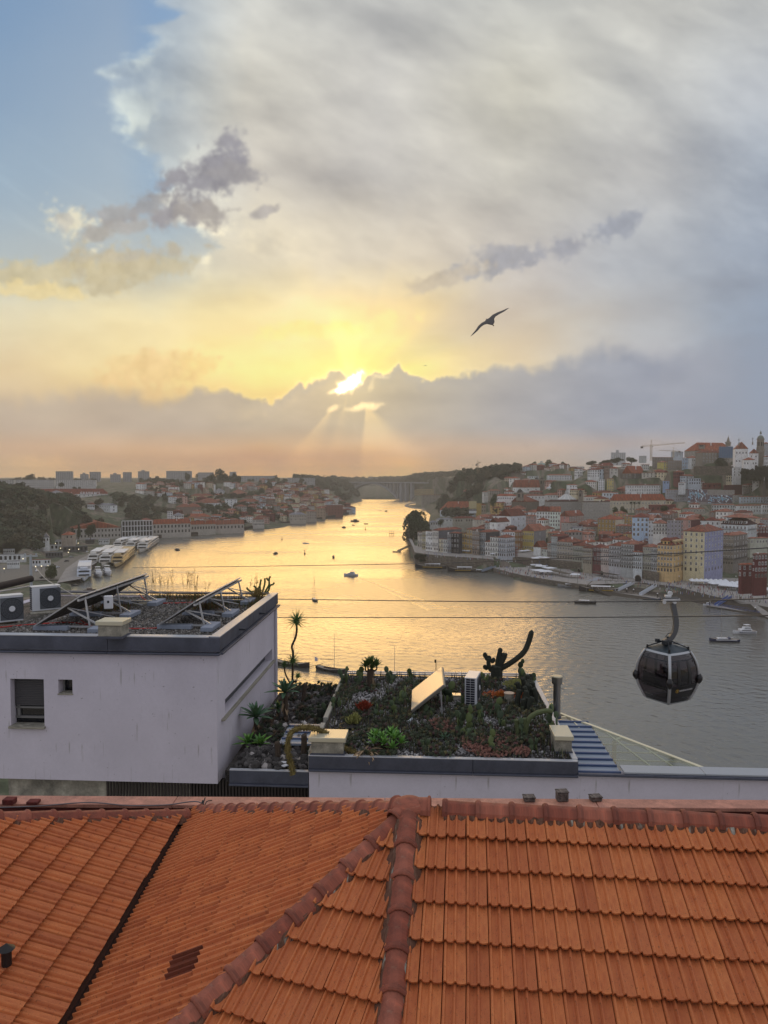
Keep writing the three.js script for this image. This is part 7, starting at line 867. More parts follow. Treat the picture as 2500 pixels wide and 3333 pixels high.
function pontoon(pts, w, label, c, rail) { const a = pts[0], t = thing('pontoon', label, 'pontoon', a), d = pts[1].clone().sub(a); part('deck', bar(V(0, 0.7, 0), V(d.x, 0.7, d.z), w, 0.3), paving, t); part('float', bar(V(0, 0.2, 0), V(d.x, 0.2, d.z), w * 0.9, 0.7), paint(c, 0.6), t); const n = V(-d.z, 0, d.x).normalize().multiplyScalar(w * 0.45), L = Math.hypot(d.x, d.z), G = []; for (const s of [-1, 1]) { for (const h of [1.3, 1.9]) G.push(bar(V(n.x * s, h, n.z * s), V(d.x + n.x * s, h, d.z + n.z * s), 0.08)); for (let k = 0; k <= L / 2.5; k++) G.push(cyl(0.05, 0.05, 1.2, d.x * k * 2.5 / L + n.x * s, 1.4, d.z * k * 2.5 / L + n.z * s, 5)); } part('railing', G, paint(rail, 0.6), t); }
pontoon([w3(2003, 1930, 0), w3(2148, 1951, 0)], 5, 'floating pontoon with railings under the embankment, middle', '#2e3f72', '#a9a196'); pontoon([w3(2308, 1973, 0), w3(2482, 2000, 0)], 6, 'floating pontoon with blue railings at right', '#2a2c30', '#3f5fa8'); pontoon([w3(1520, 1858, 0), w3(1572, 1862, 0)], 4, 'small pontoon by the left tour boats', '#3a3e46', '#9a9a98');
[[1996, 1926], [2040, 1934], [2062, 1936], [2140, 1950], [2310, 1975], [2458, 1998], [1586, 1854]].forEach(([x, y], i) => { const t = thing('mooring_pile', `dark mooring pile with a white cap by the pontoons, ${nth(i + 1)}`.replace('seventh', 'beside the left tour boats') + (i < 6 ? ' from the left' : ''), 'pile', w3(x, y, 0), 0, 'mooring piles'); part('pile', cyl(0.35, 0.35, 4.4, 0, 1.2, 0, 10), paint('#2a2826', 0.9), t); part('cap', new THREE.ConeGeometry(0.5, 0.8, 12).translate(0, 3.8, 0), frameM, t); });
const dp = thing('timber_dolphin', 'cluster of timber piles with a platform in the golden river by the round tree', 'jetty', w3(1275, 1742, 0)); for (let k = 0; k < 9; k++) part('pile', cyl(0.25, 0.3, 6 + (k * 5) % 4, (k % 3 - 1) * 2.6, 2.2, (Math.floor(k / 3) - 1) * 2, 6), paint('#3a3026', 1), dp); part('platform', box(7, 0.4, 5, 0, 2.2, 0), paint('#4a4034', 1), dp); part('walkway', bar(V(3, 2.4, 0), V(16, 3.5, -3), 0.9, 0.2), paint('#7d7058', 1), dp);
gang(w3(1296, 1795, 1.2), w3(1338, 1776, 5), 'pale ramp from the rock down to a small jetty', '#b7a888'); const jt = thing('jetty', 'small floating jetty at the end of the pale ramp', 'jetty', w3(1292, 1797, 0)); part('deck', box(9, 0.6, 4, 0, 0.4, 0), paint('#5a5044', 1), jt); part('post', [cyl(0.12, 0.12, 3, -4, 1.4, 1.6, 6), cyl(0.12, 0.12, 3, 4, 1.4, -1.6, 6)], paint('#3a3026', 1), jt);
}
{
const tw = (label, cat, name, px, foot, D, f) => { const p = at(px, foot, D), t = thing(name, label, cat, p, -rad(30)), s = D / FOC; f(t, s, (py) => at(px, py, D).y - p.y); return t; };
const st = wallM('#7c756a'), stl = wallM('#d2d4d4'), domeM = paint('#6d7468', 0.7), dk = paint('#3c3a36', 0.9);
tw('dark domed bell tower in front of the white convent', 'bell tower', 'bell_tower', ZA(1085), ZY(690), 975, (t, s, y) => { const w = 52 / 2.765 * s; part('shaft', metreUV(box(w, y(ZY(622)), w, 0, y(ZY(622)) / 2, 0), 0.05), st, t); part('cornice', box(w * 1.12, 1, w * 1.12, 0, y(ZY(620)), 0), stoneM, t); part('dome', new THREE.SphereGeometry(w * 0.5, 14, 8, 0, 7, 0, PI / 2).scale(1, 1.2, 1).translate(0, y(ZY(618)), 0), dk, t); part('finial', cyl(0.1, 0.4, 4, 0, y(ZY(590)), 0, 6), dk, t); for (const a of [0, PI / 2, -PI / 2, PI]) part('belfry_opening', box(w * 0.36, w * 0.6, 0.2, 0, y(ZY(645)), w / 2 + 0.02).rotateY(a), darkOpen, t); for (const [x, z] of [[1, 1], [1, -1], [-1, 1], [-1, -1]]) part('pinnacle', new THREE.ConeGeometry(0.5, 3, 6).translate(x * w * 0.48, y(ZY(612)), z * w * 0.48), stoneM, t); });
tw('white octagonal lantern pavilion above the convent', 'pavilion', 'octagonal_pavilion', ZA(1358), ZY(622), 1040, (t, s, y) => { const w = 36 / 2.765 * s; part('wall', cyl(w, w, y(ZY(575)), 0, y(ZY(575)) / 2, 0, 8), stl, t); part('roof', new THREE.ConeGeometry(w * 1.1, y(ZY(555)) - y(ZY(575)), 8).translate(0, (y(ZY(555)) + y(ZY(575))) / 2, 0), paint('#b9bec0', 0.6), t); part('lantern', [cyl(w * 0.3, w * 0.3, 3, 0, y(ZY(553)), 0, 8), new THREE.ConeGeometry(w * 0.32, 2.5, 8).translate(0, y(ZY(545)), 0)], stl, t); for (let k = 0; k < 8; k++) part('window', box(w * 0.35, 4, 0.2, 0, y(ZY(598)), w * 0.93).rotateY(k * PI / 4 + PI / 8), paneM, t); });
tw('pale glazed dome with lantern over the grey palace', 'glass dome', 'glass_dome', ZA(1505), ZY(684), 930, (t, s, y) => { const w = 95 / 2.765 * s; part('dome', cyl(w * 0.18, w, y(ZY(632)), 0, y(ZY(632)) / 2, 0, 12), paint('#b0b4b0', 0.5), t); for (let k = 0; k < 12; k++) part('rib', bar(V(Math.cos(k * PI / 6) * w, 0.1, Math.sin(k * PI / 6) * w), V(Math.cos(k * PI / 6) * w * 0.18, y(ZY(632)) + 0.1, Math.sin(k * PI / 6) * w * 0.18), 0.5), frameM, t); part('lantern', [cyl(w * 0.17, w * 0.17, 4, 0, y(ZY(625)), 0, 8), new THREE.ConeGeometry(w * 0.19, 6, 8).translate(0, y(ZY(605)), 0)], paint('#a4a8a6', 0.6), t); });
[[1232, 'left'], [1282, 'right']].forEach(([x, l]) => tw(`weathered stone church tower with a bulbous cap, ${l} of the twin pair`, 'church tower', 'church_tower', ZA(x), ZY(610), 1140, (t, s, y) => { const w = 36 / 2.765 * s; part('shaft', metreUV(box(w, y(ZY(500)), w, 0, y(ZY(500)) / 2, 0), 0.05), st, t); part('cornice', box(w * 1.14, 1, w * 1.14, 0, y(ZY(500)), 0), stoneM, t); part('cap', new THREE.SphereGeometry(w * 0.45, 12, 7, 0, 7, 0, PI / 2).scale(1, 1.1, 1).translate(0, y(ZY(499)), 0), dk, t); for (const a of [0, -PI / 2, PI / 2]) part('belfry_opening', box(w * 0.36, w * 0.7, 0.2, 0, y(ZY(525)), w / 2 + 0.02).rotateY(a), darkOpen, t); part('finial', cyl(0.1, 0.3, 3, 0, y(ZY(478)), 0, 5), dk, t); }));
[[1598, 1690, 'grey stone tower of the palace, left'], [850 * 2.765 + 0, 0, '']].slice(0, 1).forEach(([x]) => tw('grey square stone clock tower on the palace roof', 'clock tower', 'clock_tower', ZA(1632), ZY(705), 900, (t, s, y) => { const w = 34 / 2.765 * s; part('shaft', metreUV(box(w, y(ZY(610)), w, 0, y(ZY(610)) / 2, 0), 0.05), st, t); part('cap', new THREE.ConeGeometry(w * 0.75, 5, 4).rotateY(PI / 4).translate(0, y(ZY(605)), 0), dk, t); part('opening', box(w * 0.4, w * 0.7, 0.2, 0, y(ZY(640)), w / 2 + 0.02), darkOpen, t); }));
tw('great pale green arena dome between the park trees', 'dome', 'arena_dome', ZA(1278), ZY(440), 1720, (t, s, y) => { const w = 50 / 2.765 * s; part('drum', cyl(w, w, y(ZY(385)), 0, y(ZY(385)) / 2, 0, 24), paint('#8fa39a', 0.8), t); part('dome', new THREE.SphereGeometry(w, 24, 8, 0, 7, 0, PI / 2).scale(1, 0.72, 1).translate(0, y(ZY(385)), 0), paint('#93aaa0', 0.6), t); part('cap', cyl(w * 0.28, w * 0.32, 2, 0, y(ZY(340)), 0, 12), paint('#a9b5b0', 0.6), t); for (let k = 0; k < 16; k++) part('rib', tube([0, 0.25, 0.5, 0.75, 1].map((q) => { const a = q * PI / 2.1, b = k * PI / 8; return V(Math.cos(b) * Math.cos(a) * w * 1.01, y(ZY(385)) + Math.sin(a) * w * 0.73, Math.sin(b) * Math.cos(a) * w * 1.01); }), 0.3, 8, 4), paint('#7d9088', 0.7), t); });
B(1355, 1478, 1552, 222, 372, 905, '#d6d8da', '#b4b6ba', 'n', 'gable', 4, 0, 2, 'white hilltop church front with an orange gable roof', { name: 'hilltop_church', cat: 'church', fine: 1, rh: 8, phi: 20, deep: 30 });
B(1482, 1572, 1622, 262, 385, 880, '#cfd1d3', '#b9bcc0', 'n', 'gable', 2, 2, 2, 'white gabled house beside the hilltop church tower', { fine: 1, rh: 5, phi: 25 });
B(1432, 1540, 1560, 322, 388, 870, '#cdcfd0', '#cdcfd0', 'o', 'hip', 4, 0, 1, 'low white house with an orange roof before the hilltop church', { fine: 1, phi: 20 });
B(1618, 1668, 1676, 295, 372, 885, '#bfc2c6', 0, 'n', 'hip', 3, 0, 2, 'white house at the right edge beside the hilltop church', { fine: 1, phi: 20 });
B(1610, 1668, 1680, 175, 250, 920, '#9aa0a8', 0, 'o', 'hip', 3, 0, 1, 'hilltop palace with an orange roof at the right edge', { fine: 1, phi: 20 });
tw('tall domed baroque stone tower of the hilltop church', 'church tower', 'church_tower', ZB(1587), ZY(360), 900, (t, s, y) => { const w = 62 / 2.765 * s; part('shaft', metreUV(box(w, y(ZY(245)), w, 0, y(ZY(245)) / 2, 0), 0.05), st, t); part('belfry', metreUV(cyl(w * 0.46, w * 0.5, y(ZY(135)) - y(ZY(245)), 0, (y(ZY(135)) + y(ZY(245))) / 2, 0, 8), 0.05), st, t); part('cornice', [box(w * 1.1, 1.2, w * 1.1, 0, y(ZY(245)), 0), cyl(w * 0.54, w * 0.54, 1, 0, y(ZY(137)), 0, 8)], stoneM, t); part('dome', new THREE.SphereGeometry(w * 0.46, 16, 8, 0, 7, 0, PI / 2).scale(1, 1.15, 1).translate(0, y(ZY(134)), 0), domeM, t); part('lantern', [cyl(w * 0.1, w * 0.13, 3, 0, y(ZY(82)), 0, 8), new THREE.ConeGeometry(w * 0.14, 3, 8).translate(0, y(ZY(72)), 0), cyl(0.12, 0.12, 3, 0, y(ZY(62)), 0, 5)], domeM, t); for (let k = 0; k < 8; k++) part('belfry_opening', box(w * 0.17, w * 0.55, 0.2, 0, y(ZY(180)), w * 0.45).rotateY(k * PI / 4 + PI / 8), darkOpen, t); for (const [x, z] of [[1, 1], [1, -1], [-1, 1], [-1, -1]]) part('pinnacle', new THREE.ConeGeometry(1, 6, 6).translate(x * w * 0.46, y(ZY(225)), z * w * 0.46), stoneM, t); });
tw('slim pointed stone spire behind the long hilltop roof', 'spire', 'church_spire', ZB(1300), ZY(200), 1080, (t, s, y) => { const w = 40 / 2.765 * s; part('shaft', box(w, y(ZY(168)), w, 0, y(ZY(168)) / 2, 0), st, t); part('gallery', box(w * 1.15, 2, w * 1.15, 0, y(ZY(168)), 0), stoneM, t); part('spire', cyl(w * 0.1, w * 0.42, y(ZY(118)) - y(ZY(166)), 0, (y(ZY(118)) + y(ZY(166))) / 2, 0, 8), st, t); part('finial', cyl(0.15, 0.3, 3, 0, y(ZY(112)), 0, 5), dk, t); });
tw('small square lookout turret on the long hilltop roof', 'turret', 'roof_turret', ZB(1062), ZY(225), 1070, (t, s, y) => { const w = 44 / 2.765 * s; part('wall', box(w, y(ZY(188)), w, 0, y(ZY(188)) / 2, 0), st, t); part('roof', prismRoof(w, w, 3.5, 0.8, 'hip').translate(0, y(ZY(188)), 0), roofOr, t); part('window', box(w * 0.6, 1.8, 0.2, 0, y(ZY(198)), w / 2 + 0.02), paneM, t); });
[[1396, 185, 'left'], [1520, 175, 'right']].forEach(([x, f, l]) => tw(`dark stone cross on the hilltop church gable, ${l} one`, 'cross', 'gable_cross', ZB(x), ZY(f), 900, (t, s, y) => { part('pedestal', box(1.4, 3, 1.4, 0, 0, 0), stoneM, t); part('cross', [box(0.4, 6, 0.4, 0, 4.2, 0), box(2.6, 0.4, 0.4, 0, 5.4, 0)], dk, t); }));
const rw = thing('retaining_wall', 'dark stone retaining wall below the seminary block', 'wall', at(ZB(1165), ZY(455), 915), -rad(14)); part('masonry', metreUV(box(330 / 2.765 * 915 / FOC, 11, 2, 0, 4.5, 0), 0.06), stoneWall, rw);
const net = thing('scaffold_net', 'blue scaffold netting on the long hilltop building', 'netting', at(ZB(1280), ZY(255), 1000), -rad(14)); part('net', box(118 / 2.765 * 1000 / FOC, 15, 0.4, 0, 0, 0), paint('#54718f', 0.9), net); part('scaffold', Array.from({ length: 8 }, (_, k) => cyl(0.12, 0.12, 17, (k / 7 - 0.5) * 16, 0, 0.5, 5)), paint('#8a8a88', 0.6), net);
const cv = document.createElement('canvas'); cv.width = 1024; cv.height = 320; const q = cv.getContext('2d'); q.fillStyle = '#6d5f66'; q.fillRect(0, 0, 1024, 320); { const r = rngOf(77); for (let k = 0; k < 26; k++) { q.strokeStyle = ['#a9c6d6', '#7fb0c4', '#d2dde2', '#8aa6b6', '#5c4c54', '#b9d3de'][k % 6]; q.lineWidth = 16 + r() * 34; q.beginPath(); const x = r() * 1024, y = r() * 320; q.moveTo(x, y); q.bezierCurveTo(x + (r() - 0.5) * 300, y + (r() - 0.5) * 300, x + (r() - 0.5) * 420, y + (r() - 0.5) * 260, x + (r() - 0.5) * 420, y + (r() - 0.5) * 320); q.stroke(); } for (let k = 0; k < 8; k++) { q.fillStyle = '#c4dbe4'; q.beginPath(); q.arc(r() * 1024, r() * 320, 14 + r() * 16, 0, 7); q.fill(); } }
const mt = new THREE.CanvasTexture(cv); mt.colorSpace = THREE.SRGBColorSpace; const pw = thing('painted_wall', 'long wall painted with pale blue and white swirling bands', 'mural', at(ZB(1142), ZY(712), 872), -rad(12)), s = 872 / FOC / 2.765; part('wall', box(395 * s, 122 * s, 3, 0, 52 * s - 4, -1.6), wallM('#8c8888'), pw); part('mural', [new THREE.PlaneGeometry(166 * s, 112 * s).translate(-114 * s, 66 * s, 0.02), new THREE.PlaneGeometry(226 * s, 72 * s).translate(84 * s, 36 * s, 0.02)], std({ map: mt, roughness: 0.9 }), pw); part('step', box(228 * s, 44 * s, 3.2, 85 * s, 96 * s, -1.6), wallM('#8f8a86'), pw);
const c2 = document.createElement('canvas'); c2.width = 256; c2.height = 400; const b2 = c2.getContext('2d'); b2.fillStyle = '#b7ac84'; b2.fillRect(0, 0, 256, 260); b2.fillStyle = '#16181c'; b2.fillRect(0, 246, 256, 66); b2.fillStyle = '#c9ccd0'; b2.fillRect(0, 312, 256, 88); b2.fillStyle = '#d8d8d6'; b2.font = 'bold 44px serif'; b2.textAlign = 'center'; b2.fillText('SANDEMAN', 128, 294, 236); const t2 = new THREE.CanvasTexture(c2); t2.colorSpace = THREE.SRGBColorSpace;
const ad = thing('advertising_board', 'tall cream advertising board with a dark name band above the riverside hall', 'billboard', at(ZA(660), ZY(805), 1135), -rad(4)), s2 = 1135 / FOC / 2.765; part('board', box(68 * s2, 110 * s2, 1, 0, 55 * s2, -0.5), wallM('#b7ac84'), ad); part('poster', new THREE.PlaneGeometry(67 * s2, 109 * s2).translate(0, 55 * s2, 0.03), std({ map: t2, roughness: 0.8 }), ad);
function crane(label, px, foot, top, D, j0, jy0, j1, jy1, col = '#a98f5a') { const p = at(px, foot, D), m = paint(col, 0.7), t = thing('tower_crane', label, 'crane', p), o = (x, y) => at(x, y, D).sub(p), H = o(px, top).y, G = [], w = 1.1; for (const [x, z] of [[1, 1], [1, -1], [-1, 1], [-1, -1]]) G.push(bar(V(x * w, 0, z * w), V(x * w, H, z * w), 0.3)); for (let y = 0; y < H; y += 3) { G.push(bar(V(-w, y, w), V(w, y + 3, w), 0.16), bar(V(w, y, -w), V(-w, y + 3, -w), 0.16)); } part('mast', G, m, t); const a = o(j0, jy0), b = o(j1, jy1), J = [bar(a, b, 0.5), bar(a.clone().add(V(0, 1.6, 0)), b.clone().add(V(0, 1.2, 0)), 0.3)]; for (let k = 0; k < 24; k++) { const t0 = k / 24; J.push(bar(a.clone().lerp(b, t0), a.clone().lerp(b, t0 + 1 / 48).add(V(0, 1.5, 0)), 0.14)); } part('jib', J, m, t); const ap = V(0, H + 8, 0), mid = a.clone().lerp(b, 0.3); part('apex', [bar(V(-w, H, 0), ap, 0.3), bar(V(w, H, 0), ap, 0.3), bar(ap, a.clone().lerp(b, 0.75), 0.14), bar(ap, Math.abs(a.x) < Math.abs(b.x) ? a : b, 0.14)], m, t); part('counterweight', box(3.5, 3, 1.6).translate(a.x, a.y - 1, a.z), paint('#6e6a64', 0.9), t); part('cab', box(1.8, 2, 1.8, 1.6, H - 1.4, 0), frameM, t); return t; }
crane('big tower crane with a long jib on the right skyline', ZB(606), ZY(330), ZY(192), 1120, ZB(524), ZY(204), ZB(912), ZY(172), '#b09a72'); crane('smaller tower crane just right of the big one', ZB(806), ZY(300), ZY(244), 1500, ZB(862), ZY(246), ZB(680), ZY(239), '#a8946c'); crane('tower crane standing in the wooded park crest', ZA(702), ZY(500), ZY(362), 1450, ZA(694), ZY(364), ZA(732), ZY(345), '#8d7c5c');
crane('far tower crane on the hazy hill beyond the bridge', 1438, 1585, 1549, 3000, 1400, 1547, 1457, 1548, '#8a7a60'); crane('tower crane on the left bank skyline near the bridge', 1053, 1580, 1552, 2300, 1048, 1553, 1062, 1547, '#6e6048');
const lm = thing('lattice_mast', 'dark lattice mast at the right edge among the orange roofs', 'mast', at(ZB(1620), ZY(712), 800)); { const G = []; for (const [x, z] of [[1, 1], [1, -1], [-1, 1], [-1, -1]]) G.push(bar(V(x * 1.8, 0, z * 1.8), V(x * 0.3, 24, z * 0.3), 0.3)); for (let k = 0; k < 8; k++) G.push(bar(V(-1.7 + k * 0.18, k * 3, 1.7 - k * 0.18), V(1.6 - k * 0.18, k * 3 + 3, 1.6 - k * 0.18), 0.2)); part('lattice', G, paint('#4a4442', 0.8), lm); part('tip', cyl(0.1, 0.3, 4, 0, 25.5, 0, 5), frameM, lm); }
}
// ---------------------------------------------------------------- left bank, bridge, far hills
const XC = (x) => x / 2.765, YC = (y) => 1500 + y / 2.765, XE = (x) => 550 + x / 2.552, YE = (y) => 1500 + y / 2.552, YS = (y) => 1650 + y / 2.765;
const mkH = (fx, fy) => (x0, xc, x1, ye, yb, D, col, roof, kind, nl, nr, fl, label, e = {}) => house({ x0: fx(x0), xc: fx(xc), x1: fx(x1), ye: fy(ye), yb: fy(yb), D: D || levD(fx(xc), fy(yb), 5), col, roof, kind, nl, nr, fl, label, fine: 0, deep: 18, ...e });
const C = mkH(XC, YC), E = mkH(XE, YE), HR = { name: 'high_rise', cat: 'high-rise' };
[[495, 655, 95, 190, 9, 8, 'long slab block with balconies, tallest at the left of the left skyline'], [715, 795, 120, 170, 5, 5, 'grey tower block just right of the long slab block'], [800, 905, 100, 178, 6, 6, 'grey stepped tower block with rooftop aerials on the left skyline'], [985, 1085, 122, 190, 5, 5, 'squat grey tower block before the tall pair on the left skyline'], [1100, 1185, 103, 185, 5, 6, 'slim grey tower block, left of the tall pair on the left skyline'], [1235, 1345, 95, 190, 5, 7, 'broad grey tower block, right of the tall pair on the left skyline'], [1490, 1730, 92, 195, 11, 6, 'wide grey block right of the tower blocks on the left skyline']].forEach(([a, b, t, f, n, fl, l], i) => { const q = C(a, a + 6, b, t, f, 2000 + i * 25, '#8f9296', 's', 'flat', 0, n, fl, l, HR); if (i % 2) part('stair_head', box(q.L * 0.5, 4, q.Rr * 0.3, -q.L / 2, q.Hh + 2, -q.Rr * 0.45), wallM('#8f9296'), q.t); });
[[235, 375, 97, 150, 6, 'flat-topped grey block left of the wooded knoll'], [505, 562, 92, 150, 3, 'grey block peeping out right of the wooded knoll'], [590, 880, 126, 172, 12, 'long pale hall with a slanting roof on the left skyline'], [985, 1215, 142, 178, 10, 'long low grey block at the right end of the left skyline']].forEach(([a, b, t, f, n, l], i) => E(a, a + 8, b, t, f, 2150, '#959799', 's', 'flat', 0, n, 3, l, HR));
C(130, 138, 490, 172, 270, 1620, '#a9abad', 's', 'flat', 0, 20, 5, 'long pale apartment block with many windows under the left skyline, left one', { name: 'apartment_block', cat: 'apartment block' }); C(492, 500, 865, 174, 262, 1600, '#b2b4b6', 's', 'flat', 0, 20, 5, 'long pale apartment block with many windows under the left skyline, right one', { name: 'apartment_block', cat: 'apartment block' }); C(-60, -50, 128, 172, 250, 1560, '#9ea0a0', 's', 'flat', 0, 8, 4, 'grey apartment block cut by the left picture edge', { name: 'apartment_block', cat: 'apartment block' });
const lodge = C(240, 262, 970, 300, 326, 1340, '#c2c4c6', 'r', 'hip', 1, 18, 1, 'very long low wine lodge with a red roof carrying big white letters', { name: 'wine_lodge', cat: 'lodge', rh: 9 });
C(443, 450, 550, 288, 340, 1310, '#ced0d4', 's', 'hip', 0, 6, 2, 'white house with shutters before the long low wine lodge'); C(552, 558, 672, 310, 334, 1315, '#c6c8cc', 'r', 'hip', 0, 6, 1, 'low white annex right of the white shuttered house'); C(372, 378, 442, 312, 336, 1315, '#c4c6ca', 'r', 'hip', 0, 4, 1, 'low white annex left of the white shuttered house');
C(780, 785, 850, 392, 426, 1100, '#c8ccd2', 'r', 'hip', 0, 4, 1, 'small white wing of the terraced white villa'); C(850, 992, 1054, 402, 458, 1080, '#ccd2d8', 's', 'gable', 9, 1, 2, 'terraced white villa on the green slope with many tall windows');
C(560, 655, 1084, 612, 706, 0, '#9d9a94', 'o', 'gable', 1, 14, 2, 'riverside warehouse with a pale gable and long orange roof', { name: 'warehouse', cat: 'warehouse', phi: 62, rh: 8, ww: 1.6 }); C(525, 552, 652, 668, 704, 780, '#94897c', 'o', 'hip', 1, 3, 1, 'small orange-roofed house before the warehouse gable');
const glassB = C(1084, 1098, 1366, 578, 690, 0, '#585c62', 'd', 'flat', 0, 0, 3, 'dark glass-fronted building with a pale grid between the warehouses', { name: 'glass_building', cat: 'building', phi: 66, noWin: 1 });
{ const t = glassB.t, w = glassB.Rr; for (let k = 0; k <= 10; k++) part('mullion', box(0.5, 20, 0.8, 0.3, 10, -w * k / 10), wallM('#b9bcbe'), t); for (let f = 0; f < 4; f++) part('floor_band', box(0.5, 0.9, w, 0.32, 1 + f * 6.4, -w / 2), wallM('#b9bcbe'), t); for (let k = 0; k < 10; k++) for (let f = 0; f < 3; f++) part('window', box(0.1, 5, w / 10 - 1.2, 0.06, 4.2 + f * 6.4, -w * (k + 0.5) / 10), paneM, t); }
C(1366, 1376, 1715, 572, 662, 0, '#a09c94', 'o', 'hip', 1, 11, 2, 'stone warehouse with an orange roof at the water, nearest of three', { name: 'warehouse', cat: 'warehouse', phi: 62, rh: 6, ww: 2 }); E(180, 184, 386, 530, 590, 0, '#9c988f', 'o', 'hip', 0, 9, 1, 'stone warehouse with an orange roof at the water, middle of three', { name: 'warehouse', cat: 'warehouse', phi: 62, rh: 5, ww: 2 }); E(386, 390, 622, 530, 578, 0, '#a09890', 'n', 'hip', 0, 8, 1, 'stone warehouse with an orange roof at the water, farthest of three', { name: 'warehouse', cat: 'warehouse', phi: 62, rh: 6, ww: 2 });
E(110, 118, 346, 466, 500, 1120, '#908880', 'o', 'hip', 0, 8, 1, 'long rust-roofed warehouse above the water warehouses'); C(1498, 1504, 1550, 458, 532, 1060, '#cfd2d6', 's', 'flat', 0, 3, 4, 'slim white tower house above the water warehouses'); C(1550, 1556, 1650, 492, 532, 1062, '#c8cacc', 's', 'hip', 0, 6, 2, 'white house joined to the slim white tower house');
E(205, 290, 456, 352, 398, 1380, '#c9ced4', 'm', 'hip', 4, 7, 2, 'big white house with cypresses in the middle of the left slope'); E(460, 470, 566, 322, 392, 1390, '#ccd2d8', 's', 'flat', 0, 3, 4, 'white cube house right of the big white house'); E(570, 576, 760, 342, 378, 1400, '#c4cad2', 'm', 'hip', 0, 9, 2, 'long white house right of the white cube house'); E(175, 182, 372, 292, 332, 1520, '#bdb288', 'm', 'hip', 0, 10, 2, 'long pale yellow house on the left slope'); E(380, 386, 462, 250, 306, 1560, '#b9bec4', 's', 'hip', 0, 5, 3, 'pale villa above the white cube house'); E(120, 126, 256, 182, 206, 1850, '#b0ab96', 's', 'hip', 0, 6, 1, 'cream house high under the wooded knoll'); E(610, 618, 722, 196, 242, 1800, '#b4b4b2', 'n', 'hip', 0, 6, 2, 'pale house right below the wooded knoll'); E(-10, 60, 266, 384, 440, 1250, '#7d6c62', 'm', 'hip', 1, 0, 1, 'broad brown-roofed lodge at the left of the slope'); E(480, 500, 660, 275, 306, 1600, '#a08478', 'n', 'hip', 1, 8, 1, 'pinkish house with a red roof above the long white house');
E(690, 700, 790, 488, 540, 0, '#aaa6a0', 'k', 'hip', 0, 8, 2, 'pale quay house among trees at the far waterside'); E(995, 1005, 1140, 448, 500, 0, '#a59d90', 's', 'hip', 0, 7, 2, 'long pale quay house with arches at the far waterside'); E(1225, 1232, 1300, 395, 466, 0, '#a08a72', 'n', 'hip', 0, 3, 3, 'ochre quay house near the left bank point'); E(1305, 1320, 1445, 368, 446, 0, '#7d4a3c', 's', 'flat', 1, 5, 3, 'brick-red building standing on the left bank point'); E(1140, 1146, 1225, 420, 486, 0, '#9a9186', 'n', 'hip', 0, 4, 3, 'grey quay house left of the ochre quay house');
fill(420, 1125, [9, 12, 15, 18, 21, 25, 29, 33, 37, 41, 45, 49, 54, 58], 1000, 1900, 405, 'left', (px, ye, yb, d) => px < 560 && d < 1350 && d > 1040, 12);
{ const { FontLoader } = await import('three/addons/loaders/FontLoader.js'), { TextGeometry } = await import('three/addons/geometries/TextGeometry.js'); const font = await new FontLoader().loadAsync('fonts/droid/droid_sans_bold.typeface.json'); const D = 1315, s = D / FOC / 2.765, o = thing('roof_sign', 'row of big white letters standing on the wine lodge roof', 'sign', at(XC(722), YC(300), D), rad(-3)); let x = 0; for (const c of "GRAHAM'S") { const g = new TextGeometry(c, { font, size: 22 * s, depth: 0.6, curveSegments: 3 }); g.computeBoundingBox(); const m = part('letter', g, paint('#d8dadc', 0.8), o); m.position.x = x; x += g.boundingBox.max.x + 5.5 * s; } part('support', box(x, 0.3, 0.4, x / 2, -0.4, -0.4), ironM, o); }
const hillWood = (n, seed, px0, px1, d0, d1, h0, h1, ok) => (r) => { const px = lerp(px0, px1, r()), d = lerp(d0, d1, r()), y = land(px, d); if (y < 6 || (ok && !ok(px, d, y))) return null; const h = h0 + r() * (h1 - h0); return [V((px - CX) / FOC * d, y - 2, -d), V(h * 1.2, h, h * 1.2), 0, true]; };
wood('woodland', 'dense dark wood covering the near hill at the left edge', 640, 34, hillWood(0, 0, -420, 150, 720, 1010, 9, 16)); wood('woodland', 'dark trees and gardens on the slope above the warehouses', 620, 35, hillWood(0, 0, 100, 480, 880, 1280, 7, 13, (px, d, y) => fbm(px * 0.02, d * 0.01, 3) > 0.36 && !(px > 255 && px < 400 && d < 1100 && d > 960) && !(px > 120 && px < 365 && d > 1120))); wood('woodland', 'scattered dark trees between the houses of the left slope', 900, 36, hillWood(0, 0, 480, 1130, 1080, 1900, 8, 14, (px, d) => fbm(px * 0.03 + 8, d * 0.012, 3) > 0.46)); wood('woodland', 'hazy wood on the second left headland', 360, 37, hillWood(0, 0, 960, 1172, 2150, 3000, 14, 24)); wood('woodland', 'hazy trees along the left skyline', 240, 38, hillWood(0, 0, -100, 1000, 1650, 2300, 8, 15, (px, d) => vn(px * 0.02, 3) > 0.45)); wood('woodland', 'far hazy wood on the right hill beyond the bridge', 420, 39, hillWood(0, 0, 1290, 1500, 2700, 3500, 16, 26)); wood('woodland', 'faint far wood on the horizon behind the bridge', 300, 40, hillWood(0, 0, 1080, 1340, 3500, 4600, 16, 28));
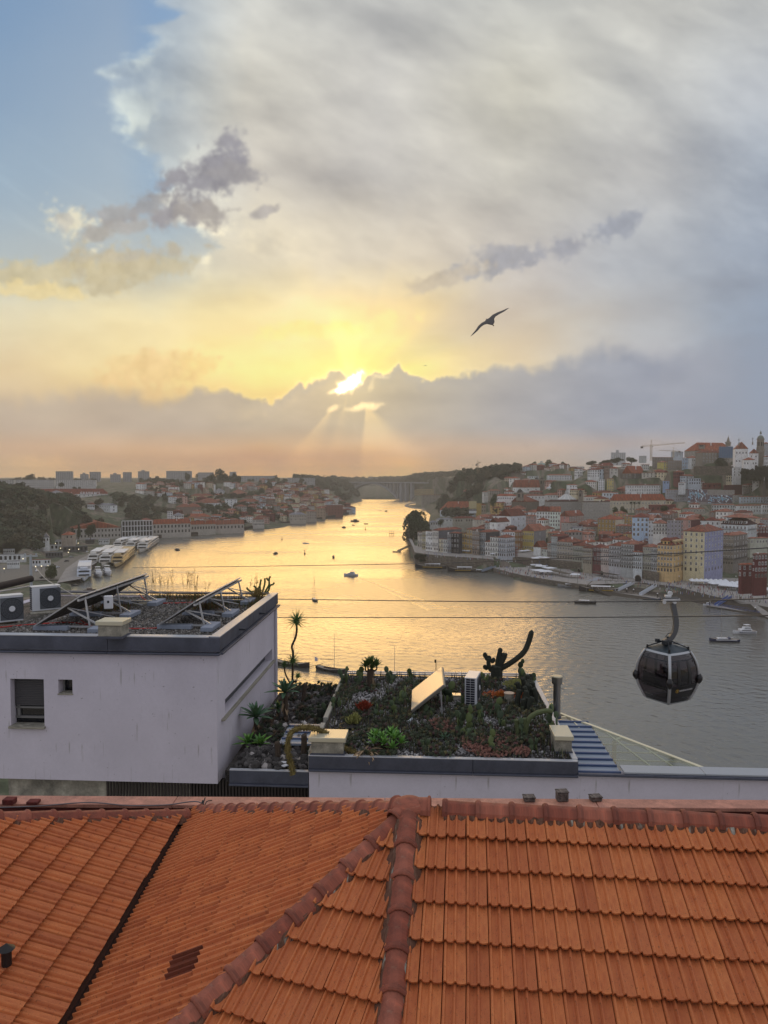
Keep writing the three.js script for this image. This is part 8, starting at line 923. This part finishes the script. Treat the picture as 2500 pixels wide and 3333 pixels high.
[[275, 120, 190, 90, 'round tree standing out on the far left skyline', 1750], [548, 195, 245, 66, 'round tree before the right apartment block', 1500], [670, 235, 268, 46, 'small dark tree left of the roof letters', 1420], [712, 236, 268, 34, 'small dark tree above the roof letters', 1420]].forEach(([x, a, b, w, l, D]) => tree(l, XC(x), YC(a), YC(b), w / 2.765, D, 0, 2)); [[440, 82, 235, 130, 'tallest tree on the wooded knoll of the left slope'], [350, 112, 230, 90, 'left tree on the wooded knoll of the left slope'], [560, 108, 235, 90, 'right tree on the wooded knoll of the left slope'], [500, 140, 250, 140, 'broad lower tree on the wooded knoll'], [155, 100, 180, 60, 'dark tree before the wide skyline block'], [770, 208, 275, 110, 'dark spreading tree right of the wooded knoll']].forEach(([x, a, b, w, l]) => tree(l, XE(x), YE(a), YE(b), w / 2.552, 1750, 0, 2));
[[655, 600, 705, 60, 3, 'dark cypress before the warehouse, left of two'], [712, 568, 705, 60, 3, 'dark cypress before the warehouse, right of two'], [815, 572, 705, 110, 0, 'broad dark tree before the warehouse front']].forEach(([x, a, b, w, k, l]) => tree(l, XC(x), YC(a), YC(b), w / 2.765, 820, k, 2)); tree('reddish-brown tree by the harbour road', 165, YS(520), YS(690), 45, 560, 0, 3);
{ const D = 2850, a = at(1108, 1568, D), b = at(1350, 1566, D - 260), d = b.clone().sub(a), L = d.length(), t = thing('arch_bridge', 'great hazy concrete arch bridge far down the river', 'bridge', a, Math.atan2(-d.z, d.x)), m = paint('#8d8f90', 0.9), y0 = -a.y + 6, x0 = L * 0.1, x1 = L * 0.8, rise = a.y - 10; part('deck', box(L * 1.3, 4, 18, L * 0.5, -2, 0), m, t); const pts = []; for (let k = 0; k <= 20; k++) { const u = k / 20; pts.push(V(lerp(x0, x1, u), y0 + rise * (1 - (2 * u - 1) ** 2), 0)); } for (const z of [-6, 6]) part('arch', tube(pts.map((p) => p.clone().add(V(0, 0, z))), 3, 40, 6), m, t); for (let k = 0; k <= 16; k++) { const u = k / 16, x = lerp(x0, x1, u), y = y0 + rise * (1 - (2 * u - 1) ** 2); if (-4 - y > 1) part('column', box(2, -3 - y, 12, x, (y - 3) / 2, 0), m, t); } for (const [x, w] of [[L * 0.04, 7], [L * 0.84, 9], [L * 0.9, 7], [L * 0.97, 7]]) part('pier', box(w, a.y, 14, x, -a.y / 2 - 2, 0), m, t); }
[[1200, 1215, 1551], [1222, 1230, 1553], [1345, 1352, 1572]].forEach(([a, b, y], i) => house({ x0: a, xc: a + 1, x1: b, ye: y, yb: 1580, D: 3900, col: '#9a958c', roof: 's', kind: 'flat', nl: 0, nr: 3, fl: 4, fine: 0, phi: 76, label: `tiny hazy tower block behind the bridge, ${nth(i + 1)} from the left`, ...HR })); house({ x0: 1335, xc: 1337, x1: 1412, ye: 1592, yb: 1612, D: 2780, col: '#b8a66e', roof: 'n', kind: 'flat', nl: 0, nr: 10, fl: 2, fine: 0, phi: 80, label: 'long hazy yellow building on the far right bank below the bridge' });
house({ x0: 1372, xc: 1374, x1: 1440, ye: 1612, yb: 1640, D: 1950, col: '#8f8a80', roof: 'k', kind: 'hip', nl: 0, nr: 6, fl: 3, fine: 0, phi: 70, label: 'stone waterside building behind the low spit' });
{ const sp = new THREE.Mesh(tube([onLevel(1412, 1656, 1), onLevel(1370, 1655, 1), onLevel(1326, 1648, 1), onLevel(1332, 1640, 1), onLevel(1372, 1634, 1)].map((p) => p.setY(0)), 5, 40, 8).scale(1, 0.5, 1), stoneM); sp.name = 'breakwater'; tag(sp, 'low curved breakwater spit on the far right bank', 'breakwater'); }
{ const q = lv([[262, 1898], [300, 1852], [345, 1822], [405, 1795], [470, 1768], [512, 1752]], 0); bankWall('harbour_quay', 'low dark quay wall of the left harbour', q, -1, 2.9, 1, darkStone); sheet('harbour_ground', q.map((p) => p.clone().multiplyScalar(1.0012)), lv([[-150, 1898], [-120, 1850], [-60, 1815], [60, 1790], [250, 1768], [480, 1748]], 3), 3.02, std({ color: 0x6d6a62, roughness: 1 })); sheet('road', q.map((p) => p.clone().multiplyScalar(1.001)), lv([[185, 1898], [215, 1850], [262, 1818], [320, 1792], [400, 1770], [490, 1752]], 3), 3.1, paving);
bankWall('river_wall', 'dark river wall below the left bank warehouses', lv([[512, 1752], [640, 1743], [760, 1729], [900, 1711], [1050, 1691], [1136, 1674]], 0), -1, 4.5, 2, darkStone);
[[-20, 222, 432, 492, 'long white pavilion at the left edge of the harbour'], [300, 516, 345, 388, 'white flat-roofed pavilion with lamps, behind'], [488, 672, 306, 345, 'white glazed pavilion nearest the warehouses'], [55, 160, 490, 540, 'small white kiosk at the left edge'], [280, 440, 478, 520, 'beige flat-roofed pavilion by the harbour road'], [400, 555, 412, 450, 'dark flat-roofed pavilion with warm eaves'], [560, 780, 358, 400, 'long dark pavilion along the harbour road'], [880, 972, 296, 330, 'small white pavilion beyond the moored ships'], [760, 840, 295, 325, 'dark kiosk with a yellow awning'], [20, 120, 380, 425, 'white tented stand at the left edge']].forEach(([a, b, t, f, l], i) => house({ x0: XC(a), xc: XC(a) + 3, x1: XC(b), ye: YS(t), yb: YS(f), D: levD(XC(a), YS(f), 4.5), col: [5, 6, 8].includes(i) ? '#4a4c4c' : '#b9bfc2', roof: i === 4 ? 'm' : 's', kind: 'flat', nl: 0, nr: 6, fl: 1, fine: 0, phi: 74, label: l, name: 'pavilion', cat: 'pavilion', ww: 2.4 }));
for (let k = 0; k < 4; k++) house({ x0: XC(232 + k * 50), xc: XC(236 + k * 50), x1: XC(284 + k * 50), ye: YS(300 - k * 8), yb: YS(332 - k * 6), D: 735, col: '#c8ccce', roof: 's', kind: 'gable', nl: 0, nr: 2, fl: 1, fine: 0, phi: 68, rh: 4, name: 'gabled_shed', label: `white gabled shed at the foot of the wood, ${nth(k + 1)} from the left`, cat: 'shed' });
const glow = new THREE.MeshStandardMaterial({ color: 0xfff4d8, emissive: 0xffe8b8, emissiveIntensity: 2.2 });
[[80, 378], [500, 330], [545, 372], [625, 384], [616, 408], [708, 380], [208, 466], [320, 536], [374, 532], [704, 326], [38, 555], [430, 530]].forEach(([x, y], i) => { const D = levD(XC(x), YS(y) + 12, 4), p = at(XC(x), YS(y), D), h = Math.max(3, p.y - 3.5), t = thing('street_lamp', `lit harbour lamp on a thin post, ${nth(i + 1)} of the lights on the left bank`, 'lamp', V(p.x, p.y - h, p.z), 0, 'lit lamps of the left harbour'); part('post', cyl(0.08, 0.12, h, 0, h / 2, 0, 5), ironM, t); part('lamp', new THREE.SphereGeometry(0.42, 8, 6).translate(0, h, 0), glow, t); });
const carG = join([rbox(4.3, 0.8, 1.8, 0.25, 0, 0.65, 0), rbox(2.3, 0.65, 1.6, 0.28, -0.1, 1.25, 0)]), wh = new THREE.CylinderGeometry(0.33, 0.33, 0.2, 12).rotateX(PI / 2);
[[139, 1882, '#22262c', 'black car parked below the reddish-brown tree'], [217, 1828, '#2c3036', 'dark car on the harbour road, middle'], [232, 1815, '#8c8f92', 'grey car on the harbour road, farther along'], [187, 1848, '#c2c4c6', 'white car parked beside the harbour road'], [245, 1908, '#1d2024', 'dark van at the quay end below the solar panels'], [284, 1798, '#b8babc', 'white car at the far end of the harbour road'], [120, 1860, '#d0d2d4', 'white car under the beige pavilion lamps']].forEach(([x, y, c, l], i) => { const t = thing('parked_car', l, 'car', onLevel(x, y, 3.15), rad(50 + i * 9), 'cars by the harbour'); part('body', carG, paint(c, 0.35), t); part('window', rbox(2.0, 0.42, 1.63, 0.1, -0.1, 1.28, 0), paneM, t); for (const [a, b] of [[1, 1], [1, -1], [-1, 1], [-1, -1]]) part('wheel', wh, darkOpen, t).position.set(a * 1.35, 0.33, b * 0.85); });
}
// ---------------------------------------------------------------- boats
{
const wm = std({ color: 0xd4d6d8, roughness: 0.4 }), dkm = paint('#24211f', 0.7), wood = paint('#4a3626', 0.8), navy = paint('#1d2a4c', 0.4), deckM = paint('#8f877a', 0.9);
const dark = 0x0;
function hull(L, B, H, up = 0.5, aft = 0.1, full = 0.75) { const rows = [], dk = []; for (let j = 0; j <= 12; j++) { const t = j / 12, x = (t - 0.5) * L, b = B / 2 * Math.min(Math.pow(1 - Math.pow(t, 3.2), 0.7) + 0.012, lerp(full, 1, Math.min(1, t * 3.2))), y = H + up * t * t * t + aft * (1 - t) ** 3, k = -0.35 + (t > 0.85 ? (t - 0.85) * 3 * H : 0); rows.push([V(x, y, -b), V(x, y * 0.5, -b * 0.93), V(x, k, -b * 0.45), V(x, k - 0.05, 0), V(x, k, b * 0.45), V(x, y * 0.5, b * 0.93), V(x, y, b)]); dk.push([V(x, y - 0.12, -b * 0.96), V(x, y - 0.1, b * 0.96)]); } const st = rows[0]; return [loft(rows), loft(dk), loft([st.slice(0, 4), [st[6], st[5], st[4], st[3]]])]; }
function boat(name, label, px, py, L, B, H, head, cat, hm = wm, up, aft, full) { const t = thing(name, label, cat, onLevel(px, py, 0), rad(head)), [h, d, tr] = hull(L, B, H, up, aft, full); part('hull', [h, tr], hm, t); part('deck', d, deckM, t); return t; }
const mast = (t, x, h, y = 0.8, r = 0.07) => part('mast', cyl(r * 0.6, r, h, x, y + h / 2, 0, 6), paint('#8d8a84', 0.5), t);
const cabin = (t, x, y, l, h, w, m = wm, win = 1) => { part('cabin', rbox(l, h, w, Math.min(0.25, h * 0.3), x, y + h / 2, 0), m, t); if (win) part('window', box(l * 0.82, h * 0.36, w + 0.04, x, y + h * 0.62, 0), paneM, t); };
const yacht = (label, px, py, L, head, o = {}) => { const t = boat('motor_yacht', label, px, py, L, L * 0.3, L * 0.11, head, 'motor yacht', wm, L * 0.05, 0, 0.85); cabin(t, -L * 0.04, L * 0.1, L * 0.5, L * 0.1, L * 0.24); cabin(t, -L * 0.1, L * 0.19, L * 0.3, L * 0.09, L * 0.2); part('flybridge_roof', box(L * 0.22, 0.1, L * 0.2, -L * 0.12, L * 0.37, 0), wm, t); part('roof_post', [[1, 1], [1, -1], [-1, 1], [-1, -1]].map(([a, b]) => cyl(0.05, 0.05, L * 0.1, -L * 0.12 + a * L * 0.09, L * 0.32, b * L * 0.08, 5)), wm, t); mast(t, -L * 0.15, L * 0.1, L * 0.36, 0.05); part('stripe', box(L * 0.7, L * 0.018, L * 0.302, -L * 0.08, L * 0.085, 0), navy, t); return t; };
yacht('white motor yacht with a flybridge cruising down the golden river', 1142, 1874, 11.5, 168); yacht('white and blue motor yacht at the right, beyond the navy sailing boat', 2422, 2062, 12, 186);
const sail = (label, px, py, L, head, mh, hm = wm) => { const t = boat('sailing_boat', label, px, py, L, L * 0.28, L * 0.09, head, 'sailing boat', hm, L * 0.03, 0.05, 0.6); cabin(t, L * 0.06, L * 0.09, L * 0.34, L * 0.035, L * 0.17); mast(t, L * 0.1, mh, 0.8, 0.11); part('boom', rod(V(L * 0.1, 1.9, 0), V(-L * 0.3, 2, 0), 0.09), frameM, t); part('rigging', [rod(V(L * 0.1, mh, 0), V(L * 0.48, 1.2, 0), 0.025, 4), rod(V(L * 0.1, mh, 0), V(-L * 0.48, 1, 0), 0.025, 4), rod(V(L * 0.1, mh, 0), V(L * 0.1, 1, L * 0.13), 0.02, 4)], dkm, t); return t; };
const nv = sail('navy-hulled sailing yacht with a tall mast at the right', 2357, 2088, 14, 176, 17, navy); part('stripe', box(9.5, 0.2, 3.95, -0.6, 1.05, 0), wm, nv); part('spray_hood', rbox(1.6, 0.9, 2.2, 0.3, -2, 1.7, 0), navy, nv);
sail('sailing boat with two masts lines moored in the golden glare', 1024, 1955, 9.5, 112, 15, dkm); sail('small sailing boat with a tall mast in mid-river', 995, 1769, 9, 150, 18); sail('distant sailing boat off the round tree', 1317, 1690, 10, 120, 20); sail('tiny sailing boat far down the golden reach', 1283, 1640, 10, 100, 20);
[[1085, 1815, 7, 'dark motor boat with a cabin in mid-river', 100, 1], [898, 1803, 6.5, 'small motor boat left of mid-river', 60, 1], [576, 1791, 7, 'small motor boat near the moored cruise ships', 150, 1], [1155, 1698, 15, 'dark launch with a cabin far out in the golden glare', 190, 1], [1191, 1706, 8, 'far small boat just right of the dark launch', 150, 0], [1150, 1710, 6, 'tiny far boat just below the dark launch', 150, 0], [1119, 1718, 8, 'small far boat left of the dark launch', 140, 1], [1238, 1663, 7, 'tiny far boat high up the golden reach', 120, 0], [2305, 1971, 6, 'small white motor boat at the pontoon with blue railings', 170, 1], [1257, 1665, 9, 'tiny far boat near the right end of the golden reach', 60, 1]].forEach(([x, y, L, l, h, c]) => { const t = boat('motor_boat', l, x, y, L, L * 0.36, L * 0.13, h, 'motor boat', x > 2000 ? wm : dkm, L * 0.05, 0, 0.85); if (c) cabin(t, -L * 0.05, L * 0.12, L * 0.42, L * 0.18, L * 0.26, x > 2000 ? wm : paint('#6a6660', 0.6)); part('seat', rbox(L * 0.12, 0.35, L * 0.2, 0.1, -L * 0.36, L * 0.17, 0), deckM, t); });
[[918, 1757], [992, 1803], [1190, 1724]].forEach(([x, y], i) => { const t = thing('buoy', ['dark channel buoy left of the mid-river sailing boat', 'dark channel buoy below the mid-river sailing boat', 'tiny dark channel buoy under the far boats'][i], 'buoy', onLevel(x, y, 0)); part('float', cyl(0.9, 1.1, 1, 0, 0.2, 0, 10), paint('#5a3226', 0.7), t); part('tower', [cyl(0.15, 0.5, 3, 0, 2, 0, 6), new THREE.SphereGeometry(0.45, 8, 6).translate(0, 3.7, 0)], paint('#5a3226', 0.7), t); });
function rabelo(label, px, py, L, head, o = {}) { const t = boat('wooden_river_boat', label, px, py, L, L * 0.23, L * 0.055, head, 'river boat', o.hm ?? dkm, L * 0.1, L * 0.05, 0.5); if (o.band) part('rubbing_strake', box(L * 0.62, 0.28, L * 0.232, -L * 0.06, L * 0.052, 0), paint('#c8a432', 0.6), t); if (o.roof) { part('canopy', rbox(L * 0.5, 0.18, L * 0.2, 0.06, -L * 0.06, L * 0.15, 0), wm, t); part('canopy_post', [-3, -1, 1, 3].flatMap((k) => [-1, 1].map((s) => cyl(0.06, 0.06, L * 0.1, -L * 0.06 + k * L * 0.075, L * 0.1, s * L * 0.09, 5))), frameM, t); part('bench', [-3, -2, -1, 0, 1, 2, 3].map((k) => box(0.5, 0.5, L * 0.16, -L * 0.06 + k * L * 0.06, L * 0.075, 0)), deckM, t); } if (o.mast) { mast(t, L * 0.05, o.mast, L * 0.05, 0.11); part('yard', rod(V(L * 0.02, o.mast * 0.32, -L * 0.02), V(-L * 0.36, o.mast * 0.3, 0.4), 0.09), wood, t); part('steering_oar', [rod(V(-L * 0.3, L * 0.16, 0), V(-L * 0.85, -0.1, 1), 0.12), bar(V(-L * 0.7, 0.5, 0.75), V(-L * 0.85, -0.1, 1), 0.3, 0.08)], wood, t); part('barrel', [-2, -1, 0, 1].map((k) => new THREE.CylinderGeometry(0.6, 0.6, 1.4, 10).rotateZ(PI / 2).translate(k * 1.7, L * 0.07, 0)), wood, t); } if (o.flag) part('flag', loft([0, 1, 2, 3].map((k) => [V(-L * 0.47 - k * 0.5, L * 0.2, 0.15 * Math.sin(k * 2)), V(-L * 0.47 - k * 0.5, L * 0.2 + 1.6, 0.15 * Math.sin(k * 2 + 0.5))])), paint('#b9b4c0', 0.8), t); return t; }
rabelo('moored wooden river boat with bare mast, flag and long steering oar', 1083, 2186, 16, -32, { mast: 15, flag: 1 }); rabelo('dark wooden river boat half hidden behind the thin yucca', 952, 2168, 17, -28, { mast: 15 }); rabelo('dark wooden river boat with a white canopy out from the pontoons', 1905, 1964, 13, -14, { mast: 13, roof: 1 }); rabelo('wooden river boat whose mast shows behind the roof garden', 1278, 2235, 15, 10, { mast: 14.5 });
rabelo('yellow-banded tour boat with a long canopy at the river wall, left of three', 1402, 1850, 27, 172, { band: 1, roof: 1, mast: 9 }); rabelo('yellow-banded tour boat with a white roof at the river wall, middle of three', 1506, 1860, 25, 176, { band: 1, roof: 1, mast: 10 }); rabelo('small dark tour boat by the gangway, right of three', 1560, 1862, 14, 180, { roof: 1 }); rabelo('low white boat with a lettered awning at the promenade quay', 1855, 1912, 17, 168, { roof: 1, mast: 9, hm: paint('#7c7e80', 0.6) }); rabelo('long dark tour boat with a yellow prow at the embankment', 1948, 1926, 26, 168, { band: 1, roof: 1 });
const sl = boat('dinghy', 'white dinghy drawn up on the slipway at the right', 2470, 1969, 5, 1.8, 0.5, 160, 'dinghy'); sl.position.y = 2.6; part('thwart', [box(0.3, 0.1, 1.4, 0, 0.5, 0), box(0.3, 0.1, 1.4, -1.2, 0.5, 0)], deckM, sl);
function ship(label, px0, py0, px1, py1, B, H, side = '#c9c8c2', decks = 2) { const a = onLevel(px0, py0, 0), b = onLevel(px1, py1, 0), d = a.clone().sub(b), L = d.length(), c = a.clone().add(b).multiplyScalar(0.5), t = thing('cruise_ship', label, 'cruise ship', c, Math.atan2(-d.z, d.x)), [h, dk, tr] = hull(L, B, H * 0.35, 1, 0, 0.96), m = paint(side, 0.5); part('hull', [h, tr], m, t); part('deck', dk, deckM, t); for (let k = 0; k < decks; k++) { const hh = H * 0.3, y = H * 0.35 + k * hh; part('deckhouse', rbox(L * (0.84 - k * 0.06), hh, B * 0.92, 0.3, -L * 0.05, y + hh / 2, 0), m, t); for (let q = 0; q < 18; q++) for (const s of [-1, 1]) part('window', box(L * 0.032, hh * 0.46, 0.08, L * (-0.43 + q * 0.044), y + hh * 0.52, s * B * 0.463), paneM, t); part('front_window', box(0.1, hh * 0.5, B * 0.7, L * (0.37 - k * 0.03) + 0.02, y + hh * 0.55, 0), paneM, t); } part('sun_canopy', box(L * 0.3, 0.2, B * 0.86, L * 0.12, H * 0.35 + decks * H * 0.3 + 2.3, 0), wm, t); part('canopy_post', [-2, -1, 0, 1, 2].flatMap((k) => [-1, 1].map((s) => cyl(0.07, 0.07, 2.3, L * 0.12 + k * L * 0.07, H * 0.35 + decks * H * 0.3 + 1.1, s * B * 0.4, 5))), frameM, t); part('bridge', rbox(4.5, 2.4, B * 0.5, 0.3, L * 0.33, H * 0.35 + decks * H * 0.3 + 1, 0), m, t); part('railing', [-1, 1].map((s) => box(L * 0.8, 0.08, 0.08, -L * 0.05, H * 0.35 + decks * H * 0.3 + 1, s * B * 0.45)), frameM, t); return t; }
ship('golden-sided river cruise ship, outermost of the near trio', 374, 1850, 425, 1803, 11, 9, '#b9a274'); ship('white river cruise ship, middle of the near trio', 332, 1850, 392, 1801, 11, 9); ship('white river cruise ship against the quay, innermost of the near trio', 290, 1846, 362, 1798, 10, 9); ship('white river cruise ship with its long side showing, outermost of the far trio', 455, 1802, 505, 1766, 11, 9); ship('white river cruise ship, middle of the far trio', 415, 1796, 472, 1764, 11, 8); ship('white river cruise ship against the quay, innermost of the far trio', 370, 1794, 445, 1762, 10, 8);
ship('large white excursion ship at the near end of the harbour', 273, 1896, 279, 1850, 11, 8, '#c4ccd6'); yacht('white excursion yacht beside the large excursion ship, left of two', 320, 1876, 20, -60); yacht('white excursion yacht beside the large excursion ship, right of two', 350, 1871, 20, -60); { const t = boat('motor_boat', 'small covered boat moored at the quay end under the solar panels', 292, 1924, 8, 3, 0.9, 10, 'motor boat', dkm); cabin(t, 0, 0.8, 3.6, 1.4, 2.2, paint('#7d6a5e', 0.7)); }
const g = (() => { const P = [], a = onLevel(1162, 1877, 0), b = onLevel(1430, 1985, 0), d = b.clone().sub(a), n = V(-d.z, 0, d.x).normalize(), rows = []; for (let k = 0; k <= 150; k++) { const t = k / 150, w = 1.5 + t * 16, c = a.clone().addScaledVector(d, t), r = []; for (let i = 0; i <= 8; i++) { const u = i / 8 - 0.5, h = 0.03 + 0.2 * Math.sin(t * 150 + Math.abs(u) * 5) * Math.cos(u * PI) * (1 - t * 0.5) * Math.cos(u * PI); r.push(c.clone().addScaledVector(n, u * w).add(V(0, Math.abs(u) > 0.49 ? -0.05 : h, 0))); } rows.push(r); } return loft(rows); })();
const wk = new THREE.Mesh(g, new THREE.MeshPhysicalMaterial({ color: new THREE.Color().setRGB(0.08, 0.085, 0.07), roughness: 0.25, ior: 1.8 })); wk.name = 'wake'; wk.userData.kind = 'structure'; own(wk);
}
{
const rows = [], ds = []; for (let d = 120; d < 5200; d *= 1.013) ds.push(d); ds.push(5200);
const cs = []; for (let c = -900; c <= 3400; c += 10) cs.push(c);
for (const d of ds) rows.push(cs.map((c) => { const x = (c - CX) / FOC * d, y = land(c, d); return V(x, y < 12 ? y : y + (fbm(x * 0.02, d * 0.02, 3) - 0.5) * 4, -d); }));
const t = tex(512, (u, v) => { const a = pfbm(u, v, 14, 5, 1), b = pfbm(u, v, 40, 3, 9), g = sst(0.35, 0.55, a); return [lerp(112, 66, g) + (b - 0.5) * 60, lerp(104, 76, g) + (b - 0.5) * 60, lerp(92, 54, g) + (b - 0.5) * 48]; });
struct('ground', loft(rows, false, 1 / 130), std({ map: t, roughness: 1 }));
}
scene.traverse((o) => { if (o.isMesh) { o.castShadow = true; o.receiveShadow = true; } });
renderer.render(scene, camera);
